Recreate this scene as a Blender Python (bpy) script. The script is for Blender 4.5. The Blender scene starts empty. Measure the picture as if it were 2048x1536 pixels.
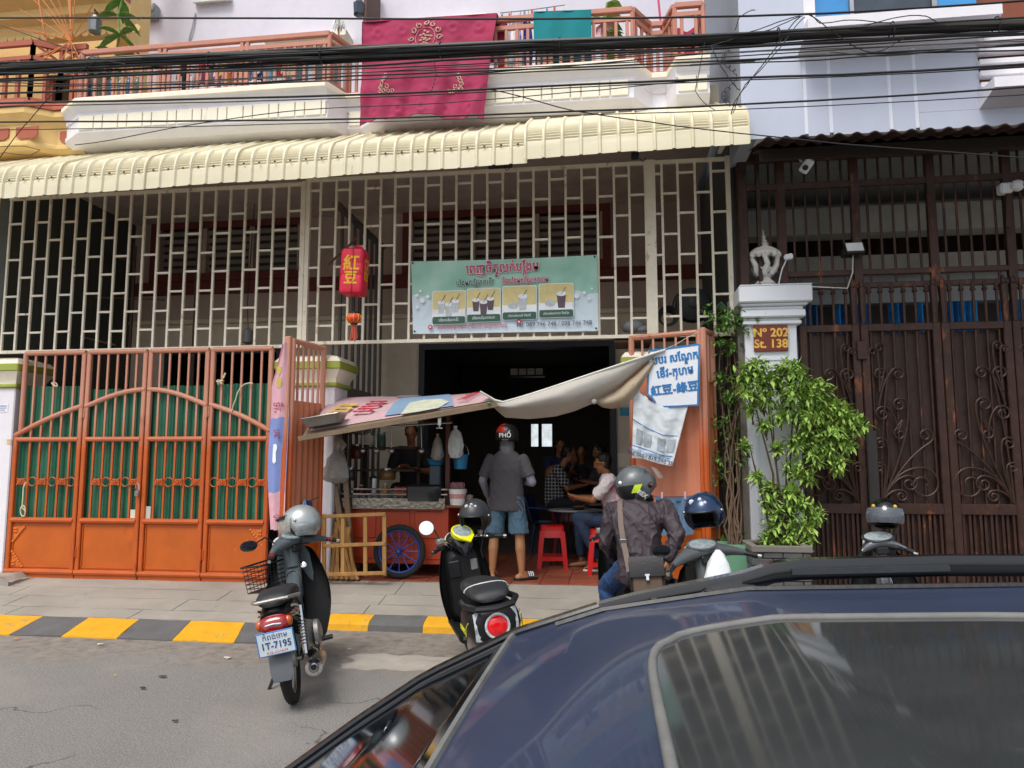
import bpy, math, random
from mathutils import Vector, Matrix, Euler, noise
random.seed(7)
PI = math.pi; R = math.radians
V = Vector
scene = bpy.context.scene
COL = scene.collection

# ---------------------------------------------------------------- camera
CAM_LOC = V((0,-8.15, 1.65)); YAW = R(7.5); PITCH = R(5.98); FPX = 1450.0
cam_data = bpy.data.cameras.new('camera')
cam_data.sensor_width = 36; cam_data.lens = FPX/2048*36
cam_data.clip_start = .05; cam_data.clip_end = 2000
cam = bpy.data.objects.new('camera', cam_data); COL.objects.link(cam)
cam.location = CAM_LOC; cam.rotation_euler = (PI/2+PITCH, 0, YAW)
scene.camera = cam
CROT = Euler((PI/2+PITCH, 0, YAW)).to_matrix()

def at(px, py, Y):
    """where the line of sight through a photograph pixel meets the vertical plane y = Y"""
    d = CROT @ V(((px-1024)/FPX,-(py-768)/FPX,-1))
    return CAM_LOC+d*((Y-CAM_LOC.y)/d.y)

def atz(px, py, z):
    d = CROT @ V(((px-1024)/FPX,-(py-768)/FPX,-1))
    return CAM_LOC+d*((z-CAM_LOC.z)/d.z)

# ---------------------------------------------------------------- light
SUN_EL, SUN_ROT = R(58), R(200)
world = bpy.data.worlds.new('World'); scene.world = world; world.use_nodes = True
wn = world.node_tree.nodes; wl_ = world.node_tree.links
sky_t = wn.new('ShaderNodeTexSky'); sky_t.sky_type = 'NISHITA'; sky_t.sun_disc = False
sky_t.sun_elevation = SUN_EL; sky_t.sun_rotation = SUN_ROT; sky_t.dust_density = 3.0; sky_t.air_density = 1.0
hs = wn.new('ShaderNodeHueSaturation'); hs.inputs['Saturation'].default_value = .45
wl_.new(sky_t.outputs[0], hs.inputs['Color'])
wl_.new(hs.outputs[0], wn['Background'].inputs['Color'])
wn['Background'].inputs['Strength'].default_value = .13
sun_d = bpy.data.lights.new('sun', 'SUN'); sun_d.energy = 1.3; sun_d.angle = R(25); sun_d.color = (1, .96, .9)
sun = bpy.data.objects.new('sun', sun_d); COL.objects.link(sun)
sd = V((math.sin(SUN_ROT)*math.cos(SUN_EL), math.cos(SUN_ROT)*math.cos(SUN_EL), math.sin(SUN_EL)))
sun.rotation_euler = sd.to_track_quat('Z', 'Y').to_euler(); sun.location = sd*30
vs = scene.view_settings
vs.view_transform = 'Standard'; vs.look = 'None'; vs.gamma = 1; vs.exposure = .62; vs.use_curve_mapping = False
scene.cycles.max_bounces = 10; scene.cycles.diffuse_bounces = 8; scene.cycles.transparent_max_bounces = 12

# ---------------------------------------------------------------- materials
def srgb(h):
    h = h.lstrip('#'); c = [int(h[i:i+2], 16)/255 for i in (0, 2, 4)]
    return tuple(x/12.92 if x <= .04045 else ((x+.055)/1.055)**2.4 for x in c)

def M(name, col, rough=.6, metal=0, var=.15, vs=4.0, bump=.12, bs=60, dirt=None, coat=0, alpha=None, emit=0, stretch=1.0, spec=.5, trans=0, objrand=0, fade=None):
    """procedural paint: tone noise + optional dirt/rust patches (colour, amount 0..1, scale) + fine relief"""
    if isinstance(col, str): col = srgb(col)
    m = bpy.data.materials.new(name); m.use_nodes = True
    N = m.node_tree.nodes; L = m.node_tree.links; b = N['Principled BSDF']
    geo = N.new('ShaderNodeNewGeometry'); pos = geo.outputs['Position']
    if stretch != 1:
        mp = N.new('ShaderNodeMapping'); mp.inputs['Scale'].default_value = (1, 1, stretch); L.new(pos, mp.inputs['Vector']); pos = mp.outputs[0]
    nz = N.new('ShaderNodeTexNoise'); nz.inputs['Scale'].default_value = vs; nz.inputs['Detail'].default_value = 6; nz.inputs['Roughness'].default_value = .65
    L.new(pos, nz.inputs['Vector'])
    rp = N.new('ShaderNodeValToRGB'); e = rp.color_ramp.elements
    e[0].position = .3; e[1].position = .7
    e[0].color = (*[min(1, c*(1-var)) for c in col], 1); e[1].color = (*[min(1, c*(1+var)) for c in col], 1)
    L.new(nz.outputs['Fac'], rp.inputs[0]); out = rp.outputs[0]
    def mix(a, c, fac):
        x = N.new('ShaderNodeMix'); x.data_type = 'RGBA'
        L.new(fac, x.inputs[0]); L.new(a, x.inputs[6]); x.inputs[7].default_value = (*c, 1); return x.outputs[2]
    if fade:      # old sun-bleached coat of paint above a height: (colour, z0, z1)
        fc, z0, z1 = fade
        sp = N.new('ShaderNodeSeparateXYZ'); L.new(geo.outputs['Position'], sp.inputs[0])
        mr = N.new('ShaderNodeMapRange'); mr.inputs[1].default_value = z0; mr.inputs[2].default_value = z1; L.new(sp.outputs[2], mr.inputs[0])
        out = mix(out, srgb(fc) if isinstance(fc, str) else fc, mr.outputs[0])
    for dd in (dirt if isinstance(dirt, list) else [dirt] if dirt else []):
        dc, am, sc = dd[:3]
        if isinstance(dc, str): dc = srgb(dc)
        n2 = N.new('ShaderNodeTexNoise'); n2.inputs['Scale'].default_value = sc; n2.inputs['Detail'].default_value = 8; n2.inputs['Roughness'].default_value = .7
        p2 = geo.outputs['Position']
        if len(dd) > 3:
            mp2 = N.new('ShaderNodeMapping'); mp2.inputs['Scale'].default_value = (1, 1, dd[3]); mp2.inputs['Location'].default_value = (3, 7, 1); L.new(p2, mp2.inputs['Vector']); p2 = mp2.outputs[0]
        L.new(p2, n2.inputs['Vector'])
        r2 = N.new('ShaderNodeValToRGB'); r2.color_ramp.elements[0].position = .72-am*.45; r2.color_ramp.elements[1].position = .8-am*.3
        L.new(n2.outputs['Fac'], r2.inputs[0]); out = mix(out, dc, r2.outputs[0])
    if objrand:
        oi = N.new('ShaderNodeObjectInfo'); h2 = N.new('ShaderNodeHueSaturation')
        mr = N.new('ShaderNodeMapRange'); mr.inputs[3].default_value = 1-objrand; mr.inputs[4].default_value = 1+objrand
        L.new(oi.outputs['Random'], mr.inputs[0]); L.new(mr.outputs[0], h2.inputs['Value']); L.new(out, h2.inputs['Color']); out = h2.outputs[0]
    L.new(out, b.inputs['Base Color'])
    b.inputs['Metallic'].default_value = metal; b.inputs['Specular IOR Level'].default_value = spec
    rr = N.new('ShaderNodeMapRange'); rr.inputs[3].default_value = max(.02, rough*.85); rr.inputs[4].default_value = min(1, rough*1.15)
    L.new(nz.outputs['Fac'], rr.inputs[0]); L.new(rr.outputs[0], b.inputs['Roughness'])
    if bump:
        n3 = N.new('ShaderNodeTexNoise'); n3.inputs['Scale'].default_value = bs; n3.inputs['Detail'].default_value = 4; L.new(pos, n3.inputs['Vector'])
        bp = N.new('ShaderNodeBump'); bp.inputs['Strength'].default_value = bump; bp.inputs['Distance'].default_value = .01
        L.new(n3.outputs['Fac'], bp.inputs['Height']); L.new(bp.outputs[0], b.inputs['Normal'])
    if coat: b.inputs['Coat Weight'].default_value = coat; b.inputs['Coat Roughness'].default_value = .03
    if alpha is not None: b.inputs['Alpha'].default_value = alpha
    if trans: b.inputs['Transmission Weight'].default_value = trans
    if emit: L.new(out, b.inputs['Emission Color']); b.inputs['Emission Strength'].default_value = emit
    return m

# ---------------------------------------------------------------- mesh building
class MB:
    def __init__(s): s.v = []; s.f = []
    def add(s, vs, fs, mtx=None):
        o = len(s.v)
        s.v += [mtx @ V(p) if mtx else V(p) for p in vs]
        s.f += [tuple(i+o for i in f) for f in fs]; return s
    def box(s, lo, hi, c=0.0, mtx=None):
        x0, y0, z0 = lo; x1, y1, z1 = hi
        if x0 > x1: x0, x1 = x1, x0
        if y0 > y1: y0, y1 = y1, y0
        if z0 > z1: z0, z1 = z1, z0
        if c <= 0:
            return s.add([(x0, y0, z0), (x1, y0, z0), (x1, y1, z0), (x0, y1, z0), (x0, y0, z1), (x1, y0, z1), (x1, y1, z1), (x0, y1, z1)],
                         [(0, 3, 2, 1), (4, 5, 6, 7), (0, 1, 5, 4), (1, 2, 6, 5), (2, 3, 7, 6), (3, 0, 4, 7)], mtx)
        c = min(c, (x1-x0)*.49, (y1-y0)*.49, (z1-z0)*.49)
        vs = []; idx = {}
        for i, (x, sx) in enumerate(((x0, 1), (x1,-1))):
            for j, (y, sy) in enumerate(((y0, 1), (y1,-1))):
                for k, (z, sz) in enumerate(((z0, 1), (z1,-1))):
                    for a in range(3):
                        idx[i, j, k, a] = len(vs)
                        vs.append((x+(0 if a == 0 else sx*c), y+(0 if a == 1 else sy*c), z+(0 if a == 2 else sz*c)))
        fs = []
        g = idx
        for i in (0, 1):
            q = [g[i, 0, 0, 0], g[i, 1, 0, 0], g[i, 1, 1, 0], g[i, 0, 1, 0]]; fs.append(q if i else q[::-1])
            q = [g[0, i, 0, 1], g[1, i, 0, 1], g[1, i, 1, 1], g[0, i, 1, 1]]; fs.append(q[::-1] if i else q)
            q = [g[0, 0, i, 2], g[1, 0, i, 2], g[1, 1, i, 2], g[0, 1, i, 2]]; fs.append(q if i else q[::-1])
        for j in (0, 1):
            for k in (0, 1):
                q = [g[0, j, k, 1], g[1, j, k, 1], g[1, j, k, 2], g[0, j, k, 2]]; fs.append(q if j != k else q[::-1])
                q = [g[j, 0, k, 0], g[j, 1, k, 0], g[j, 1, k, 2], g[j, 0, k, 2]]; fs.append(q[::-1] if j != k else q)
                q = [g[j, k, 0, 0], g[j, k, 1, 0], g[j, k, 1, 1], g[j, k, 0, 1]]; fs.append(q if j != k else q[::-1])
        for i in (0, 1):
            for j in (0, 1):
                for k in (0, 1):
                    q = [g[i, j, k, 0], g[i, j, k, 1], g[i, j, k, 2]]; fs.append(q if (i+j+k) % 2 else q[::-1])
        return s.add(vs, fs, mtx)
    def bar(s, a, b, w, d=None, c=0, up=None):
        """square bar between two points, w across, d deep"""
        a = V(a); b = V(b); d = d or w; t = (b-a)
        ln = t.length
        if ln < 1e-6: return s
        t /= ln; up = V(up) if up else (V((0, 1, 0)) if abs(t.y) < .9 else V((0, 0, 1)))
        x = t.cross(up).normalized(); y = x.cross(t)
        m = Matrix((( x.x, y.x, t.x, a.x), (x.y, y.y, t.y, a.y), (x.z, y.z, t.z, a.z), (0, 0, 0, 1)))
        return s.box((-w/2,-d/2, 0), (w/2, d/2, ln), c, m)
    def tube(s, pts, r, n=8, cap=True, closed=False):
        pts = [V(p) for p in pts]; k = len(pts)
        rs = r if isinstance(r, (list, tuple)) else [r]*k
        o = len(s.v); ref = None
        for i, p in enumerate(pts):
            if closed: t = pts[(i+1) % k]-pts[i-1]
            else: t = pts[min(i+1, k-1)]-pts[max(i-1, 0)]
            t = t.normalized() if t.length > 1e-9 else V((0, 0, 1))
            if ref is None: ref = V((0, 0, 1)) if abs(t.z) < .9 else V((1, 0, 0))
            x = t.cross(ref)
            if x.length < 1e-4: x = t.orthogonal()
            x.normalize(); y = x.cross(t); ref = y.cross(x) if False else (ref-t*ref.dot(t)).normalized() if (ref-t*ref.dot(t)).length > .2 else t.orthogonal()
            for j in range(n):
                a = 2*PI*j/n
                s.v.append(p+(x*math.cos(a)+y*math.sin(a))*rs[i])
        for i in range(k if closed else k-1):
            i2 = (i+1) % k
            for j in range(n):
                j2 = (j+1) % n
                s.f.append((o+i*n+j, o+i*n+j2, o+i2*n+j2, o+i2*n+j))
        if cap and not closed:
            s.f.append(tuple(o+j for j in range(n))[::-1]); s.f.append(tuple(o+(k-1)*n+j for j in range(n)))
        return s
    def lathe(s, prof, n=16, mtx=None, cap=True):
        """profile of (radius, height) turned round z"""
        vs = []; fs = []; k = len(prof)
        for r, z in prof:
            for j in range(n):
                a = 2*PI*j/n; vs.append((r*math.cos(a), r*math.sin(a), z))
        for i in range(k-1):
            for j in range(n):
                j2 = (j+1) % n; fs.append((i*n+j, i*n+j2, (i+1)*n+j2, (i+1)*n+j))
        if cap:
            fs.append(tuple(range(n))[::-1]); fs.append(tuple((k-1)*n+j for j in range(n)))
        return s.add(vs, fs, mtx)
    def ell(s, c, r, n=14, m=9, mtx=None):
        if not isinstance(r, (tuple, list, Vector)): r = (r, r, r)
        prof = [(math.sin(PI*i/m),-math.cos(PI*i/m)) for i in range(m+1)]
        prof[0] = (.02,-1); prof[-1] = (.02, 1)
        mm = Matrix.Translation(V(c)) @ (mtx.to_4x4() if mtx else Matrix.Identity(4)) @ Matrix.Diagonal((*r, 1))
        return s.lathe(prof, n, mm)
    def cap(s, a, b, ra, rb, n=12):
        """tapered limb with round ends"""
        a = V(a); b = V(b); t = b-a; ln = t.length
        q = t.to_track_quat('Z', 'Y').to_matrix().to_4x4() if ln > 1e-6 else Matrix.Identity(4)
        prof = [(ra*math.cos(x), ra*math.sin(x)) for x in (-1.5,-1.1,-.7,-.35, 0)]+[(rb*math.cos(x), ln+rb*math.sin(x)) for x in (0, .35, .7, 1.1, 1.5)]
        return s.lathe(prof, n, Matrix.Translation(a) @ q)
    def prism(s, poly, h, mtx=None):
        """polygon in xy pushed along z"""
        n = len(poly)
        vs = [(x, y, 0) for x, y in poly]+[(x, y, h) for x, y in poly]
        fs = [tuple(range(n))[::-1], tuple(range(n, 2*n))]+[(i, (i+1) % n, n+(i+1) % n, n+i) for i in range(n)]
        return s.add(vs, fs, mtx)
    def loft(s, rings, cap=True, closed=True):
        o = len(s.v); n = len(rings[0])
        for r in rings: s.v += [V(p) for p in r]
        for i in range(len(rings)-1):
            for j in range(n if closed else n-1):
                j2 = (j+1) % n
                s.f.append((o+i*n+j, o+i*n+j2, o+(i+1)*n+j2, o+(i+1)*n+j))
        if cap and closed:
            s.f.append(tuple(o+j for j in range(n))[::-1]); s.f.append(tuple(o+(len(rings)-1)*n+j for j in range(n)))
        return s
    def grid(s, fn, nu, nv):
        """open surface fn(u, v), 0..1"""
        o = len(s.v)
        for i in range(nu+1):
            for j in range(nv+1): s.v.append(V(fn(i/nu, j/nv)))
        for i in range(nu):
            for j in range(nv):
                a = o+i*(nv+1)+j; s.f.append((a, a+nv+1, a+nv+2, a+1))
        return s
    def sheet(s, fn, nu, nv, th):
        """grid with real thickness th (vector or number = along y)"""
        t = V(th) if not isinstance(th, (int, float)) else V((0, th, 0))
        o = len(s.v); s.grid(fn, nu, nv); n = (nu+1)*(nv+1)
        s.v += [p+t for p in s.v[o:o+n]]
        fs = s.f[-nu*nv:]; s.f += [tuple(i+n for i in f)[::-1] for f in fs]
        W = nv+1
        edge = [i*W for i in range(nu+1)]+[nu*W+j for j in range(1, W)]+[i*W+nv for i in range(nu-1,-1,-1)]+[j for j in range(nv-1, 0,-1)]
        for a, b in zip(edge, edge[1:]+edge[:1]): s.f.append((o+a, o+a+n, o+b+n, o+b)[::-1])
        return s
    def mesh(s, name, mat, off=V((0, 0, 0)), smooth=35):
        me = bpy.data.meshes.new(name)
        me.from_pydata([tuple(p-off) for p in s.v], [], s.f)
        if isinstance(mat, (list, tuple)):
            for m in mat: me.materials.append(m)
        elif mat: me.materials.append(mat)
        me.update()
        if smooth:
            me.polygons.foreach_set('use_smooth', [True]*len(me.polygons))
            me.set_sharp_from_angle(angle=R(smooth))
        return me

WL = {}                                        # world place of every root and part while building
def _wl(o): return WL.get(o.name, V((0, 0, 0))) if o else V((0, 0, 0))
def _link(o, parent, loc):
    COL.objects.link(o)
    if parent: o.parent = parent
    o.location = V(loc)-_wl(parent); WL[o.name] = V(loc); return o
def tag(o, label=None, cat=None, group=None, kind=None):
    if label: o['label'] = label
    if cat: o['category'] = cat
    if group: o['group'] = group
    if kind: o['kind'] = kind
    return o
def thing(name, label, cat, loc=(0, 0, 0), group=None):
    o = bpy.data.objects.new(name, None); o.empty_display_size = .1
    _link(o, None, loc); return tag(o, label, cat, group)
def part(name, mb, mat, parent=None, label=None, smooth=35, kind=None):
    """one mesh object; vertices are given in world places"""
    base = _wl(parent)
    o = bpy.data.objects.new(name, mb.mesh(name, mat, base, smooth))
    _link(o, parent, base); return tag(o, label, kind=kind)
def solo(name, mb, mat, label, cat, group=None, loc=None, smooth=35):
    """a thing that is one mesh, origin at its base"""
    if loc is None:
        xs = [p.x for p in mb.v]; ys = [p.y for p in mb.v]; zs = [p.z for p in mb.v]
        loc = V(((min(xs)+max(xs))/2, (min(ys)+max(ys))/2, min(zs)))
    o = bpy.data.objects.new(name, mb.mesh(name, mat, V(loc), smooth))
    _link(o, None, loc); return tag(o, label, cat, group)
def struct(name, mb, mat, smooth=35): return tag(solo(name, mb, mat, None, None, smooth=smooth), kind='structure')
def piece(name, me, parent, loc, rot=(0, 0, 0), scale=(1, 1, 1)):
    """one of many alike pieces sharing mesh data"""
    o = bpy.data.objects.new(name, me); _link(o, parent, loc); o.rotation_euler = rot; o.scale = scale; return o
def copy_tree(o, parent=None):
    c = o.copy(); COL.objects.link(c); c.parent = parent
    for ch in o.children: copy_tree(ch, c)
    return c
def text(body, size, mat, parent, mtx, ext=.0015, name='lettering', bold=0, ax='CENTER', sx=1):
    cu = bpy.data.curves.new(name, 'FONT'); cu.body = body; cu.size = size; cu.extrude = ext
    cu.align_x = ax; cu.align_y = 'CENTER'; cu.resolution_u = 3
    t = bpy.data.objects.new('tmp', cu); me = bpy.data.meshes.new_from_object(t)
    bpy.data.objects.remove(t); bpy.data.curves.remove(cu); me.name = name
    if bold:      # brush weight: the strokes laid down several times, each a hair higher
        mb = MB(); vs_ = [v.co.copy() for v in me.vertices]; fs_ = [tuple(p.vertices) for p in me.polygons]
        for k, (dx, dy) in enumerate(((0, 0), (1, 0), (-1, 0), (0, 1), (0,-1), (.7, .7), (-.7,-.7), (.7,-.7), (-.7, .7))): mb.add([v+V((dx*bold, dy*bold, .00025*k)) for v in vs_], fs_)
        bpy.data.meshes.remove(me); me = mb.mesh(name, None, smooth=0)
    me.transform(Matrix.Translation(-_wl(parent)) @ mtx @ Matrix.Diagonal((sx, 1, 1, 1)))
    me.materials.clear(); me.materials.append(mat)
    o = bpy.data.objects.new(name, me); _link(o, parent, _wl(parent)); return o
def frame(o, x, y):
    """matrix whose xy plane lies at o along directions x and y"""
    x = V(x).normalized(); y = V(y); z = x.cross(y).normalized(); y = z.cross(x)
    return Matrix(((x.x, y.x, z.x, o[0]), (x.y, y.y, z.y, o[1]), (x.z, y.z, z.z, o[2]), (0, 0, 0, 1)))
def upright(o): return frame(o, (1, 0, 0), (0, 0, 1))
def fbm(x, y=0, z=0): return noise.fractal(V((x, y, z)), 1, 2, 4)
# ================================================================ materials used widely
m_white = M('white_render', '#e2e0e6', .7, var=.05, dirt=[('#8f8878', .12, 1.6, .3)])
m_lav = M('lavender_wall_paint', '#d5d2de', .75, var=.05, dirt=[('#9b968f', .1, 1.2, .35)])
m_cream = M('cream_trim', '#ece6d2', .6, var=.06, dirt=[('#8c836c', .15, 2.2, .3)])
m_beige = M('beige_inner_wall', '#ddd0bb', .8, var=.08, dirt=[('#7a6a55', .12, 1.5)])
m_plum = M('brown_plum_paint', '#b9a59b', .8, var=.08)
m_maroon = M('maroon_trim', '#6e3230', .7)
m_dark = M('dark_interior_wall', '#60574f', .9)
m_ceil = M('ceiling_plaster', '#c2b3a6', .9)
m_grille = M('cream_grille_paint', '#e2dac6', .5, var=.08, vs=9, dirt=[('#8a4a1c', .28, 6.5, .6), ('#5c3a20', .12, 14), ('#a89878', .15, 3)], bump=.25, bs=90)
m_orange = M('orange_gate_paint', '#b9551a', .42, var=.12, vs=3, fade=('#c48870', 1.75, 2.2), dirt=[('#7a3008', .2, 4, .4), ('#46230f', .1, 14), ('#d8a078', .06, 9)], bump=.12, bs=70)
m_orange2 = M('orange_panel_paint', '#bb5a14', .4, var=.14, vs=2.2, dirt=[('#8a3a0a', .22, 3.2, .35), ('#d67c2e', .14, 5), ('#5a3016', .08, 12)], bump=.1)
m_salmon = M('salmon_railing_paint', '#bb7d68', .55, var=.1, vs=6, dirt=[('#8c4a34', .12, 8)])
m_green = M('green_corrugated_paint', '#27694f', .5, var=.14, vs=3, dirt=[('#7d8a74', .06, 9, .4), ('#5a3a26', .07, 5)], bump=.1)
m_rust = M('brown_gate_metal', '#3a231a', .5, .25, var=.4, vs=9, dirt=[('#9a5a30', .32, 8, .3), ('#15100d', .3, 5, .5)], bump=.3, bs=50)
m_rust2 = M('brown_gate_sheet', '#332018', .6, .1, var=.3, vs=5, dirt=[('#171110', .25, 4)], bump=.15)
m_black = M('black_plastic', '#151517', .45, var=.1)
m_steel = M('brushed_steel', '#a8a8a6', .3, 1, var=.08)
m_chrome = M('chrome', '#d8d8d8', .08, 1, var=.03, bump=0)
m_glass = M('dark_window_glass', '#1a2024', .06, var=.05, bump=.01, spec=.8)
m_rail_blue = M('pale_blue_window_frame', '#a9bcc4', .5)
m_yel = M('yellow_house_paint', '#dcbb7c', .75, var=.08, dirt=[('#8d7434', .1, 2)])
m_brickred = M('terracotta_trim', '#a75a44', .7, var=.1)

# ================================================================ ground
m_road = bpy.data.materials.new('worn_asphalt'); m_road.use_nodes = True
def build_road_mat():
    N = m_road.node_tree.nodes; L = m_road.node_tree.links; b = N['Principled BSDF']
    g = N.new('ShaderNodeNewGeometry'); P = g.outputs['Position']
    def nz(sc, det=6, rough=.65):
        n = N.new('ShaderNodeTexNoise'); n.inputs['Scale'].default_value = sc; n.inputs['Detail'].default_value = det; n.inputs['Roughness'].default_value = rough
        L.new(P, n.inputs['Vector']); return n.outputs['Fac']
    def ramp(f, stops):
        r = N.new('ShaderNodeValToRGB'); e = r.color_ramp.elements
        while len(e) < len(stops): e.new(.5)
        for q, (p, c) in zip(e, stops): q.position = p; q.color = (*c, 1)
        L.new(f, r.inputs[0]); return r.outputs[0]
    def mix(f, a, c, bl='MIX'):
        x = N.new('ShaderNodeMix'); x.data_type = 'RGBA'; x.blend_type = bl
        L.new(f, x.inputs[0]) if hasattr(f, 'links') else setattr(x.inputs[0], 'default_value', f)
        for s, v in ((6, a), (7, c)):
            L.new(v, x.inputs[s]) if hasattr(v, 'links') else setattr(x.inputs[s], 'default_value', (*v, 1))
        return x.outputs[2]
    base = ramp(nz(1.1), [(.3, srgb('#7d7b78')), (.7, srgb('#918e8a'))])
    spk = ramp(nz(95, 3, .75), [(.35, srgb('#4a4947')), (.5, srgb('#85827d')), (.68, srgb('#c4beb4'))])
    c = mix(.55, base, spk)
    sp = N.new('ShaderNodeSeparateXYZ'); L.new(P, sp.inputs[0])
    ad = N.new('ShaderNodeMath'); ad.operation = 'MULTIPLY_ADD'; L.new(nz(1.6), ad.inputs[0]); ad.inputs[1].default_value = 1.6; L.new(sp.outputs[1], ad.inputs[2])
    mr = N.new('ShaderNodeMapRange'); mr.inputs[1].default_value =-1.85; mr.inputs[2].default_value =-1.35; L.new(ad.outputs[0], mr.inputs[0])
    soil = ramp(nz(9, 8), [(.3, srgb('#6d6862')), (.55, srgb('#918980')), (.7, srgb('#9d8f80'))])
    c = mix(mr.outputs[0], c, soil)
    st = ramp(nz(2.3, 8, .75), [(.66, (0, 0, 0)), (.74, (1, 1, 1))])
    c = mix(st, c, srgb('#5a5854'))
    vr = N.new('ShaderNodeTexVoronoi'); vr.feature = 'DISTANCE_TO_EDGE'; vr.inputs['Scale'].default_value = .55
    wv = N.new('ShaderNodeVectorMath'); wv.operation = 'MULTIPLY_ADD'; nn = N.new('ShaderNodeTexNoise'); nn.inputs['Scale'].default_value = 3; nn.inputs['Detail'].default_value = 6; L.new(P, nn.inputs['Vector'])
    L.new(nn.outputs['Color'], wv.inputs[0]); wv.inputs[1].default_value = (.5, .5, .5); L.new(P, wv.inputs[2]); L.new(wv.outputs[0], vr.inputs['Vector'])
    ck = ramp(vr.outputs['Distance'], [(.0, (1, 1, 1)), (.006, (0, 0, 0))]); ckm = N.new('ShaderNodeMath'); ckm.operation = 'MULTIPLY'; L.new(ck, ckm.inputs[0]); L.new(ramp(nz(.7, 2), [(.5, (0, 0, 0)), (.58, (1, 1, 1))]), ckm.inputs[1])
    c = mix(ckm.outputs[0], c, srgb('#4a4845'))
    pt_ = ramp(nz(.55, 3, .5), [(.52, (0, 0, 0)), (.56, (.35, .35, .35))]); c = mix(pt_, c, srgb('#9a948b'))
    ol = ramp(nz(1.7, 4, .6), [(.70, (0, 0, 0)), (.80, (.6, .6, .6))]); c = mix(ol, c, srgb('#4d4b49'))
    lt = ramp(nz(38, 2), [(.73, (0, 0, 0)), (.78, (1, 1, 1))])
    c = mix(lt, c, srgb('#b8b2a6'))
    L.new(c, b.inputs['Base Color']); b.inputs['Roughness'].default_value = .9
    bp = N.new('ShaderNodeBump'); bp.inputs['Strength'].default_value = .8; bp.inputs['Distance'].default_value = .012
    m2 = N.new('ShaderNodeMath'); L.new(nz(110, 5, .8), m2.inputs[0]); L.new(nz(14), m2.inputs[1]); L.new(m2.outputs[0], bp.inputs['Height'])
    L.new(bp.outputs[0], b.inputs['Normal'])
build_road_mat()
struct('ground', MB().box((-150,-120,-.5), (150, 150,-.06)), M('earth', '#6d6457', .95))
struct('road', MB().box((-120,-14,-.058), (120,-1.05, 0)), m_road)
pa = atz(830, 1326, 0)
struct('road_patch', MB().sheet(lambda u, v: (pa.x-.55+1.2*u+.12*fbm(v*3, 2), pa.y-.22+.42*v+.10*fbm(u*4, 7)*(1 if v > .5 else -1), .004+.006*math.sin(u*PI)*math.sin(v*PI)), 20, 8, V((0, 0,-.01))), M('pale_mortar_patch', '#a39c92', .9, var=.15, vs=6, bump=.5, dirt=[('#6d675f', .15, 9)]))
struct('far_pavement', MB().box((-120,-20,-.058), (120,-14.0, .12)), M('far_pavement_concrete', '#9b968c', .9))
m_conc = M('pavement_concrete', '#969086', .9, var=.16, vs=1.8, dirt=[('#57504a', .2, 2.4), ('#b5a996', .12, 5), ('#3f3a35', .08, 12)], bump=.45, bs=55)
m_conc_b = M('pavement_bed', '#3d3731', .95)
m_ky = M('yellow_kerb_paint', '#d99f12', .75, var=.1, vs=8, dirt=[('#978a6a', .30, 6), ('#5a5246', .2, 18), ('#b8a878', .1, 3)], bump=.5, bs=60)
m_kb = M('black_kerb_paint', '#5f5e5e', .85, var=.15, vs=6, dirt=[('#7d7870', .25, 8), ('#1d1d1f', .1, 5)], bump=.5, bs=60)
m_kn = M('bare_kerb_concrete', '#8d857a', .9, var=.15, dirt=[('#5c554d', .2, 6)], bump=.5)

kerb = tag(thing('kerb', None, None, (-3,-1.5, 0)), kind='structure')
def quad_slab(x00, x01, x10, x11, y0, y1, z0, z1, th=.14, gap=.011, n=5, rough=.004, seed=0):
    """sloping slab: front edge x00..x01 at (y0,z0), rear edge x10..x11 at (y1,z1), slightly uneven"""
    mb = MB()
    def fn(u, v):
        a = x00+(x01-x00)*u; b = x10+(x11-x10)*u
        y = y0+gap+(y1-y0-2*gap)*v
        return (a+(b-a)*v, y, z0+(z1-z0)*v+rough*fbm(a*3+seed, y*3, seed))
    mb.sheet(fn, n, 3, V((0, 0,-th)));
    return mb
tx = [-165,-52, 51, 154, 267, 380, 496, 545]; bx = [-205,-90, 14, 121, 236, 349, 475, 527]
for i in range(len(tx)-1):
    a0 = atz(bx[i], 1272+.024*bx[i], 0).x; a1 = atz(bx[i+1], 1272+.024*bx[i+1], 0).x
    b0 = atz(tx[i], 1243, .085).x; b1 = atz(tx[i+1], 1243, .085).x
    part('kerb_block', quad_slab(a0+.002, a1-.002, b0+.002, b1-.002,-1.78,-1.33, .012, .088, rough=.008, seed=i), m_ky if i % 2 == 1 else m_kb, kerb)
kx = [545, 650, 740, 848, 935, 1040, 1150, 1260]
for i in range(len(kx)-1):
    a0 = at(kx[i], 1245,-1.1).x+.002; a1 = at(kx[i+1], 1245,-1.1).x-.002
    mb = MB().loft([[(x,-1.17,-.05), (x,-1.15, .055), (x,-1.11, .085), (x,-.955, .115), (x,-.955,-.05)] for x in (a0, (a0+a1)/2, a1)])
    part('kerb_block', mb, m_kn if i == 0 else m_ky if i % 2 == 1 else m_kb, kerb)
for x in range(0, 24):
    a0 = at(1260, 1245,-1.1).x+x*.62
    part('kerb_block', MB().box((a0+.002,-1.17,-.05), (a0+.616,-.955, .115), .02), [m_ky, m_kb][x % 2], kerb)
for x in range(0, 12):
    a0 = atz(-165, 1243, .085).x-(x+1)*.6
    part('kerb_block', quad_slab(a0+.002, a0+.596, a0+.03, a0+.62,-1.78,-1.33, .012, .088, rough=.006, seed=x+20), [m_kb, m_ky][x % 2], kerb)
part('kerb_step', MB().box((at(545, 1245,-1.1).x-.10,-1.33,-.05), (at(545, 1245,-1.1).x,-1.0, .083)), m_kn, kerb)

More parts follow.
